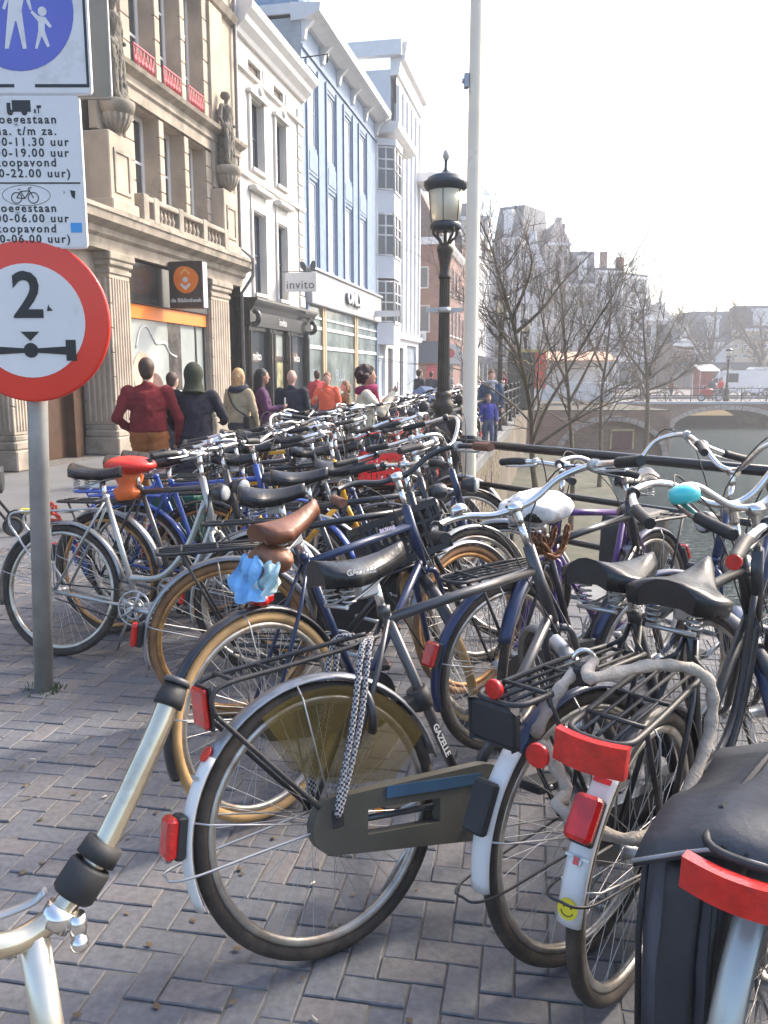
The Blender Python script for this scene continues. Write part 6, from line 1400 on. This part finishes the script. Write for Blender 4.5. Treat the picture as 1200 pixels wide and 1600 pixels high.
def statue(sx,off,zb,h,label,seed,face):
    p=P0+TD*sx+ND*off; B=MB(); r=random.Random(seed); k=h/1.7
    cap(B,(0,0,.02),(0,0,.08),.24,.22)
    for q in range(9): z=.1+.09*q; rr0=.21-.009*q; B.sph((.015*math.sin(q),.01*math.cos(q*2),z),(rr0*.85,rr0,.1),12,8)
    for q in range(14):
        a=q*.45+seed; cap(B,(.17*math.cos(a),.2*math.sin(a),.08),(.12*math.cos(a+.4),.15*math.sin(a+.4),.85),.035,.04,8)
    cap(B,(0,0,.9),(0,0,1.25),.14,.16); cap(B,(0,.14,1.3),(0,-.14,1.3),.075,.075); cap(B,(0,0,1.36),(.02,0,1.46),.05,.05)
    B.sph((.03,0,1.56),(.09,.075,.11),12,10); B.sph((-.02,0,1.58),(.1,.085,.1),12,8); B.sph((.12,0,1.55),.018,8,6)
    cap(B,(0,.2,1.28),(-.02,.25,1.0),.055,.05); cap(B,(-.02,.25,1.0),(.12,.14,.92),.048,.036); cap(B,(0,-.2,1.28),(.02,-.26,1.02),.055,.05); cap(B,(.02,-.26,1.02),(.12,-.24,.8),.046,.036)
    cap(B,(-.1,.1,1.3),(.12,-.12,.85),.07,.06); cap(B,(.14,-.2,.1),(.14,-.22,.75),.08,.07); B.sph((.14,-.22,.84),(.07,.07,.09),10,8)
    me=crease(remesh(B,.013,'statue',0),.018,14,9); o=ob('statue',me,m_statue,None,Matrix.Translation((p.x,p.y,zb))@Matrix.Rotation(R(face),4,'Z')@Matrix.Scale(k,4),label=label,cat='statue'); return o
statue(s1,.30,6.17,1.78,'larger weathered stone statue of a robed figure on the left bracket',1,-20)
statue(s2,.30,6.25,1.68,'weathered stone statue on the right bracket beside the cream townhouse',2,-25)
# ================================================================ bare trees on the wharf
m_bark=mat('bark',(.12,.092,.06),.9,var=.4,scale=9,bump=.5,dirt=((.10,.11,.04),4,.52,.6)); m_twig=mat('twigs',(.14,.115,.095),.9,var=.3,scale=3)
m_barkf=mat('pale_bark',(.2,.18,.15),.9,var=.3,scale=3)
def tree(limbs,d,label,base_z,seed,dens=1.0,r0=.09,barkm=None,jit=.4,lmul=1.0,depth=3):
    r=random.Random(seed); P=[[atd(u,v,d+r.uniform(-jit,jit)*i/4) for i,(u,v) in enumerate(L)] for L in limbs]
    foot=Vector((P[0][0].x,P[0][0].y,base_z)); root=empty('bare_tree',foot,0,label,'tree'); iv=Matrix.Translation(-foot)
    tk=MB(); tw=MB(); P[0]=[foot]+P[0]
    def grow(p,dr,L_,rad,dp):
        n=4 if dp>1 else 3; pts=[p]; q=p.copy(); v=dr.normalized()
        for i in range(n):
            v=(v+Vector((r.gauss(0,.16),r.gauss(0,.16),r.gauss(.06,.14)))).normalized(); q=q+v*(L_/n); pts.append(q.copy())
        tw.tube(pts,[max(.0014*d/12,rad*(1-.8*i/n)) for i in range(n+1)],4 if dp>1 else 3,caps=False,smooth=True)
        if dp>1:
            for i in range(1,n+1):
                for _ in range(1 if r.random()<.5 else 2):
                    a=pts[i]; w_=(v*1.0+Vector((r.gauss(0,.7),r.gauss(0,.7),r.gauss(.15,.5)))).normalized(); grow(a,w_,L_*r.uniform(.45,.75),rad*.5,dp-1)
    for li,L in enumerate(P):
        path=bez(L,6); n=len(path); ra=r0 if li==0 else r0*.5; rads=[max(.007,ra*(1-.86*(i/(n-1))**.8)) for i in range(n)]
        tk.tube(path,rads,8,caps=False)
        tot=sum((path[i+1]-path[i]).length for i in range(n-1))
        for i in range(int(n*.3),n):
            for _q in range(1 if r.random()<.62*dens else 0):
                t=(path[min(i+1,n-1)]-path[i-1]).normalized(); w_=(t+Vector((r.gauss(0,.75),r.gauss(0,.75),r.gauss(.1,.55)))).normalized(); grow(path[i],w_,lmul*tot*r.uniform(.14,.32)*(1.25-i/n),rads[i]*.55,depth)
    ob('trunk',tk,barkm or m_bark,root,iv); ob('crown',tw.mesh('crown',fix=False),m_twig,root,iv,kind='stuff'); return root
tree([[(838,790),(832,720),(830,650),(818,580),(800,500),(780,430),(765,380),(746,338)],[(806,520),(845,485),(880,440),(925,395)],[(832,690),(855,635),(885,585),(915,530),(955,465),(995,395),(1040,312)],[(832,700),(900,655),(960,628),(1030,612)],[(812,560),(770,500),(755,470)],[(800,500),(830,420),(822,365)]],12.3,'nearest bare tree with a forked mossy trunk behind the railing',FZ,1,1.3,.06,depth=3)
tree([[(895,740),(890,640),(884,560),(878,470),(868,395)],[(889,630),(925,560),(955,490),(985,410)],[(887,600),(852,520),(838,430)],[(890,660),(950,610),(1010,590)]],18,'many-branched bare tree second from the railing',FZ,2,1.35,.068,lmul=1.2)
tree([[(938,720),(940,620),(950,540),(955,460),(950,420)],[(941,600),(975,540),(1000,470)],[(942,580),(915,510),(905,440)]],25,'slender bare tree between the forked trees and the bridge',FZ,3,1.4,.08,lmul=1.3)
tree([[(1012,640),(1010,570),(1005,500),(1008,465)],[(1010,585),(1040,530),(1062,490)],[(1010,590),(975,540),(960,490)],[(1011,610),(1060,590),(1090,560)]],33,'dense dark bare tree at the left end of the bridge',FZ,4,1.5,.12,lmul=1.5)
tree([[(1112,625),(1108,575),(1115,530),(1120,480)],[(1110,575),(1080,530),(1062,500)],[(1112,560),(1150,520),(1170,490)],[(1110,590),(1070,575),(1045,565)]],74,'pale-barked bare tree beyond the bridge',-.45,5,1.2,.4,m_barkf,1.0,1.6)
tree([[(1195,620),(1192,560),(1188,500)],[(1193,570),(1165,520),(1150,480)],[(1192,560),(1225,510),(1240,470)]],76,'bare tree at the right edge beyond the bridge',-.45,6,1.2,.4,m_barkf,1.0,1.6)
# ================================================================ bridge
bm_bridge=brickmat('bridge_brickwork',(.25,.135,.09),(.32,.19,.13),(.27,.24,.21))
BZ=-.48; BD=58
br=empty('brick_bridge',(21.5,BD,WZ),0,'brick arched bridge with iron railing across the canal','bridge'); iv=Matrix.Translation(-br.location)
def arch_z(x,c,hw,zs,rise): t=(x-c)/hw; return zs+rise*math.sqrt(max(0,1-t*t)) if abs(t)<1 else None
ac,hw,rise=23.8,3.7,1.25; b=MB(); b2_=MB(); xs=[8.0+.25*i for i in range(141)]
for xa,xb in zip(xs[:-1],xs[1:]):
    za=arch_z(xa,ac,hw,WZ,rise); zb=arch_z(xb,ac,hw,WZ,rise); za=WZ-.6 if za is None else za; zb=WZ-.6 if zb is None else zb
    b.add([(xa,BD,za),(xb,BD,zb),(xb,BD,BZ-.12),(xa,BD,BZ-.12)],[(0,1,2,3)]); b2_.add([(xa,BD,za),(xb,BD,zb),(xb,BD+7,zb),(xa,BD+7,za)],[(0,1,2,3)])
ob('spandrel_wall',b,bm_bridge,br,iv); ob('vault',b2_,bm_bridge,br,iv)
for k in range(24):
    a0,a1=R(180*k/24+.5),R(180*(k+1)/24-.5); q=[(ac+hw*math.cos(a0),WZ+rise*math.sin(a0)),(ac+hw*math.cos(a1),WZ+rise*math.sin(a1)),(ac+(hw+.35)*math.cos(a1),WZ+(rise+.32)*math.sin(a1)),(ac+(hw+.35)*math.cos(a0),WZ+(rise+.32)*math.sin(a0))]
    ob('arch_stone',MB().prism(q,BD-.05,BD+.1),mat('arch_stone',(.36,.3,.26),.85,var=.2),br,iv)
ob('coping',MB().bx(8,43,BD-.15,BD+.4,BZ-.14,BZ+.04,.02),mat('coping_grey',(.36,.37,.39),.8,var=.1),br,iv)
ob('deck',MB().bx(8,43,BD+.4,BD+7,BZ-.14,BZ),m_farground,br,iv)
ob('far_parapet',MB().bx(8,43,BD+6.8,BD+7,BZ,BZ+.2),m_stone,br,iv)
for x in (14.4,18.3,28.2): ob('wall_anchor',MB().bx(x-.03,x+.03,BD-.06,BD,-1.2,-.6),m_iron,br,iv)
rb=empty('bridge_railing',(9,BD+.15,BZ),0,'dark iron railing on top of the brick bridge','railing')
for z in (.45,.95): ob('rail',MB().tube([(0,0,z),(34,0,z)],.03,6),m_iron,rb)
for k in range(20): ob('post',MB().tube([(k*1.75,0,0),(k*1.75,0,1.02)],.035,6),m_iron,rb)
# abutment with cellar door on the wharf
ab=empty('quay_abutment',(9.7,38,WZ),0,'brick wharf wall with blind arch and dark red cellar door left of the bridge','wall'); iv=Matrix.Translation(-ab.location)
b=MB(); c0,h0,r1,top=10.4,2.35,1.65,-.22; xs=[6.3+.12*i for i in range(57)]
for xa,xb in zip(xs[:-1],xs[1:]):
    za=arch_z(xa,c0,h0,-2.3,r1) or -2.9; zb=arch_z(xb,c0,h0,-2.3,r1) or -2.9
    b.add([(xa,38,za),(xb,38,zb),(xb,38,top),(xa,38,top)],[(0,1,2,3)]); b.add([(xa,38,za),(xb,38,zb),(xb,38.35,zb),(xa,38.35,za)],[(0,1,2,3)])
b.add([(xs[-1],38,-2.9),(xs[-1],58,-2.9),(xs[-1],58,top),(xs[-1],38,top)],[(0,1,2,3)]); b.add([(6.3,38,top),(xs[-1],38,top),(xs[-1],58,top),(6.3,58,top)],[(0,1,2,3)])
ob('wall',b,bm_bridge,ab,iv); ob('top_soil',MB().bx(6.3,13.0,38.05,58,top+.005,top+.06),mat('dark_soil',(.06,.055,.04),.95,var=.3),ab,iv); ob('blind_wall',MB().bx(7.9,12.9,38.34,38.5,-2.9,-.3),bm_bridge,ab,iv)
ob('cellar_door',MB().bx(10.45,11.4,38.24,38.33,-1.95,-1.12),mat('oxblood_door',(.12,.03,.03),.5,var=.2),ab,iv)
ob('door_frame',MB().bx(10.38,10.45,38.2,38.34,-1.95,-1.05).bx(11.4,11.47,38.2,38.34,-1.95,-1.05).bx(10.38,11.47,38.2,38.335,-1.12,-1.03),mat('ochre_frame',(.5,.38,.18),.6),ab,iv)
for k in range(20):
    a0,a1=R(180*k/20+.6),R(180*(k+1)/20-.6); q=[(c0+h0*math.cos(a0),-2.3+r1*math.sin(a0)),(c0+h0*math.cos(a1),-2.3+r1*math.sin(a1)),(c0+(h0+.25)*math.cos(a1),-2.3+(r1+.25)*math.sin(a1)),(c0+(h0+.25)*math.cos(a0),-2.3+(r1+.25)*math.sin(a0))]
    ob('arch_stone',MB().prism(q,37.95,38.1),MATS['arch_stone'],ab,iv)
# ---------------------------------------------------------------- on and beyond the bridge
DZ=BZ+.04
for k,(u,cm,lb) in enumerate(((1000,m_gun,'grey bicycle at the left end of the bridge'),(1022,m_dkblue,'dark blue bicycle beside the cyclist on the bridge'),(1052,m_blk,'black bicycle with pale wheels in the middle of the bridge railing'),(1160,m_green,'green bicycle on the bridge right of the lamp'),(1182,m_blue,'blue bicycle near the right edge of the bridge'))):
    p=atd(u,583,BD+.9); bicycle(p.x-.55,p.y,rr.uniform(-12,12)+(180 if k%2 else 0)*0,0,lb,'diamond' if k%2 else 'oma',cm,lod=3,steer=10,z0=DZ-.04,light=False,headlamp=False,group='bicycles on the bridge')
lamp((atd(1137,583,BD+1.6).x,BD+1.6,DZ-.04),'street lamp standing on the bridge behind the red motorcycle')
mp=atd(1112,583,BD+1.1); mo=empty('motorcycle',(mp.x,mp.y,DZ-.04),R(184),'red sports motorcycle parked on the bridge','motorcycle'); mo.scale=(.93,)*3
for x in (-.68,.68): w_=ob('wheel',MB().lathe([(.18,-.06),(.2,-.07),(.2,.07),(.18,.06)],24,(x,0,.31),'y'),m_alu,mo); ob('tyre',MB().tube([(x+.26*math.cos(a),0,.31+.26*math.sin(a)) for a in [k*math.pi/14 for k in range(28)]],.055,8,closed=True),m_tyre,w_)
ob('fairing',MB().prism([(.15,.35),(.55,.45),(.78,.75),(.72,.98),(.5,1.0),(.35,.85),(.0,.85),(-.1,.6)],-.16,.16),m_redb,mo); ob('tank',MB().sph((.1,0,.86),(.3,.15,.13),14,8),m_redb,mo)
ob('seat',MB().prism([(-.2,.8),(-.5,.88),(-.85,1.0),(-.88,.92),(-.5,.76),(-.2,.7)],-.12,.12),m_vinyl,mo); ob('engine',MB().bx(-.2,.3,-.14,.14,.25,.6,.04),m_gun,mo); ob('fork',MB().tube([(.68,.1,.31),(.48,.1,.98)],.03,7).tube([(.68,-.1,.31),(.48,-.1,.98)],.03,7),m_alu,mo)
ob('windscreen',MB().prism([(.72,.98),(.52,1.2),(.46,1.16),(.5,1.0)],-.13,.13),m_glass,mo); ob('handlebar',MB().tube([(.42,-.32,1.0),(.5,0,1.02),(.42,.32,1.0)],.016,6),m_blk,mo); ob('exhaust',MB().tube([(.1,-.15,.3),(-.4,-.18,.33),(-.8,-.2,.5)],.05,8),m_chrome,mo)
for u,d_,fa,cl,lb in ((1050,BD+2,20,(.25,.08,.05),'cyclist in reddish clothes on the bridge'),(1113,BD+3.5,-80,(.05,.05,.07),'person in dark clothes behind the motorcycle'),(1128,BD+3.6,200,(.6,.05,.04),'person in red behind the bridge lamp')):
    p=atd(u,583,d_); person((p.x,p.y,DZ-.04),fa,lb,1.65,0,(.08,.04,.02),cl,(.05,.06,.1),vox=.04)
def van(u,d_,label,w_=5.2,h=2.2,col=m_white,rot=180):
    p=atd(u,583,d_); r=empty('van',(p.x,p.y,-.47),R(rot),label,'van')
    ob('body',MB().prism([(-w_/2,.35),(w_/2,.35),(w_/2,.95),(w_/2-.35,1.15),(w_/2-.95,h-.15),(w_/2-1.2,h),(-w_/2+.05,h),(-w_/2,h-.1)],-.95,.95),col,r)
    for s in (-1,1):
        ob('side_window',MB().bx(w_/2-1.9,w_/2-1.05,s*.955-.005,s*.955+.005,1.2,h-.25),m_glass,r)
        for x in (-w_/2+.9,w_/2-.9): k_=ob('wheel',MB().lathe([(.34,-.1),(.34,.1)],18,(x,s*.88,.34),'y'),m_tyre,r); ob('hub_cap',MB().lathe([(.2,-.105),(.2,.105)],14,(x,s*.88,.34),'y'),m_alu,k_)
    ob('windscreen',MB().prism([(w_/2-.33,1.16),(w_/2-.95,h-.2),(w_/2-.97,h-.2),(w_/2-.36,1.15)],-.85,.85),m_glass,r); ob('headlight',MB().bx(w_/2-.02,w_/2+.02,.6,.9,.75,.95).bx(w_/2-.02,w_/2+.02,-.9,-.6,.75,.95),m_lens,r); return r
van(1160,72,'white van parked beyond the bridge right of the lamp'); van(1205,76,'white van at the right edge beyond the bridge',5.6,2.5)
def stall(u,d_,w_,label,c1,c2,base=0):
    p=atd(u,583,d_); r=empty('market_stall',(p.x,p.y,base),0,label,'stall')
    ob('counter',MB().bx(-w_/2,w_/2,-.5,.5,0,1.0,.02),c1,r); ob('awning',MB().prism([(-.9,2.1),(.7,2.6),(.7,2.66),(-.9,2.18)],-w_/2,w_/2,'x'),c2,r); ob('back_panel',MB().bx(-w_/2,w_/2,.55,.6,1.0,2.5),c1,r)
    for x in (-1,1): 
        for y in (-.8,.6): ob('pole',MB().tube([(x*(w_/2-.05),y,0),(x*(w_/2-.05),y,2.3)],.03,6),m_alu,r)
stall(1103,69,1.6,'red and white market stall beyond the bridge',mat('stall_red',(.28,.08,.06),.7,var=.3,scale=2),m_white,-.47); stall(895,46,4.2,'white stall with pale orange awning behind the bare trees',m_white,mat('stall_orange',(.6,.36,.24),.7,var=.2,scale=2))
# poster board on the quay
p=atd(822,583,33); pb_=empty('poster_board',(p.x,p.y,0),R(12),'dark poster board with gold scribbles and a red side panel on the quay','board')
ob('board',MB().bx(-.75,.35,-.06,.06,.15,2.3,.02),mat('board_dark',(.045,.04,.035),.6,var=.4,scale=3),pb_); ob('red_panel',MB().bx(.36,.8,-.05,.05,.9,2.3,.01),mat('panel_red',(.75,.09,.04),.5,var=.05),pb_)
ob('frame_top',MB().bx(-.78,.83,-.08,.08,2.3,2.42),mat('ochre_strip',(.45,.36,.12),.6),pb_)
g=MB(); r_=random.Random(3)
g.tube(bez([(-.6+.14*k,-.065,1.95+r_.uniform(-.1,.1)) for k in range(7)],4),.018,5); ob('gold_scribble',g,mat('gold_paint',(.6,.42,.08),.5),pb_)
for x in (-.6,.25): ob('leg',MB().bx(x-.04,x+.04,-.04,.04,0,.2),m_iron,pb_)
# tilted blue parasol by the white building
p=atd(667,583,19); pa=empty('parasol',(p.x,p.y,0),0,'tilted blue parasol standing left of the first lamp','parasol'); pa.scale=(.72,)*3
b=MB(); b.lathe([(.02,.26),(.3,.16),(.52,-.06),(.53,-.09),(.3,.12),(.02,.22)],10,caps=False,smooth=False); ob('canopy',b,mat('blue_canvas',(.08,.12,.22),.8,var=.15),pa,Matrix.Translation((0,0,1.22))@Matrix.Rotation(R(72),4,'X')@Matrix.Rotation(R(10),4,'Y'))
ob('pole',MB().tube([(0,.1,0),(0,.08,1.25)],.02,7),m_alu,pa); ob('foot',MB().lathe([(.22,0),(.22,.06),(.05,.09)],14,(0,.1,0)),m_stone,pa)
# pushchair at the left edge
p=gnd(8,835); pc=empty('pushchair',(p.x-.25,p.y,0),R(20),'dark pushchair cut off by the left edge of the picture','pushchair')
ob('frame',MB().tube([(.3,.2,.1),(-.1,.2,.7),(-.3,.2,1.0)],.014,8).tube([(.3,-.2,.1),(-.1,-.2,.7),(-.3,-.2,1.0)],.014,8).tube([(-.3,-.2,1.0),(-.3,.2,1.0)],.016,8).tube([(-.25,.2,.1),(.05,.2,.6)],.012,8).tube([(-.25,-.2,.1),(.05,-.2,.6)],.012,8),m_gun,pc)
ob('seat',softbox(-.2,.25,-.19,.19,.4,.62,.01,3),m_fab,pc); ob('backrest',softbox(-.3,-.15,-.19,.19,.5,1.0,.01,4),m_fab,pc)
for x,y in ((.32,.22),(.32,-.22),(-.27,.22),(-.27,-.22)): w_=ob('wheel',cached('pcw',f_ring(.075,.018,.016,24,6)),m_tyre,pc,Matrix.Translation((x,y,.095))); ob('hub',MB().lathe([(.06,-.008),(.06,.008)],14,(0,0,0),'y'),m_plastic,w_)
# ---------------------------------------------------------------- litter and grit on the paving
lt=MB(); lb2=MB(); r_=random.Random(21)
for k in range(260):
    y=r_.uniform(1.6,7); x=r_.uniform(-.5,.4)*y
    if not inside_street(x,y): continue
    s=r_.uniform(.004,.011); a=r_.uniform(0,6.28); c_,s_=math.cos(a),math.sin(a); z=.004
    if k%9==0: lb2.tube([(x,y,z+.003),(x+c_*.022,y+s_*.022,z+.003)],.0032,6)
    else: lt.add([(x+c_*s*1.6,y+s_*s*1.6,z+r_.uniform(0,.004)),(x-s_*s,y+c_*s,z+.002),(x-c_*s*1.4,y-s_*s*1.4,z+r_.uniform(0,.005)),(x+s_*s,y-c_*s,z)],[(0,1,2,3)])
ob('leaf_litter',lt.mesh('leaf_litter',fix=False),mat('dry_leaf',(.12,.085,.05),.9,var=.4,scale=3),None,label='small dry leaf scraps scattered over the brick paving',cat='litter',kind='stuff')
ob('cigarette_ends',lb2,mat('cigarette_paper',(.5,.44,.36),.9,var=.2),None,label='pale cigarette ends lying on the brick paving',cat='litter',kind='stuff')
# ================================================================ hazy air
hz=MB().bx(-640,640,-20,2550,-5,30); hm=bpy.data.materials.new('haze'); hm.use_nodes=True; N=hm.node_tree.nodes; N.remove(N['Principled BSDF']); v=N.new('ShaderNodeVolumePrincipled'); v.inputs['Color'].default_value=(.9,.94,1,1); v.inputs['Density'].default_value=.0021; v.inputs['Anisotropy'].default_value=.3
hm.node_tree.links.new(v.outputs[0],N['Material Output'].inputs['Volume'])
ob('haze',hz,hm,kind='stuff')
bpy.data.scenes.remove(_TS)
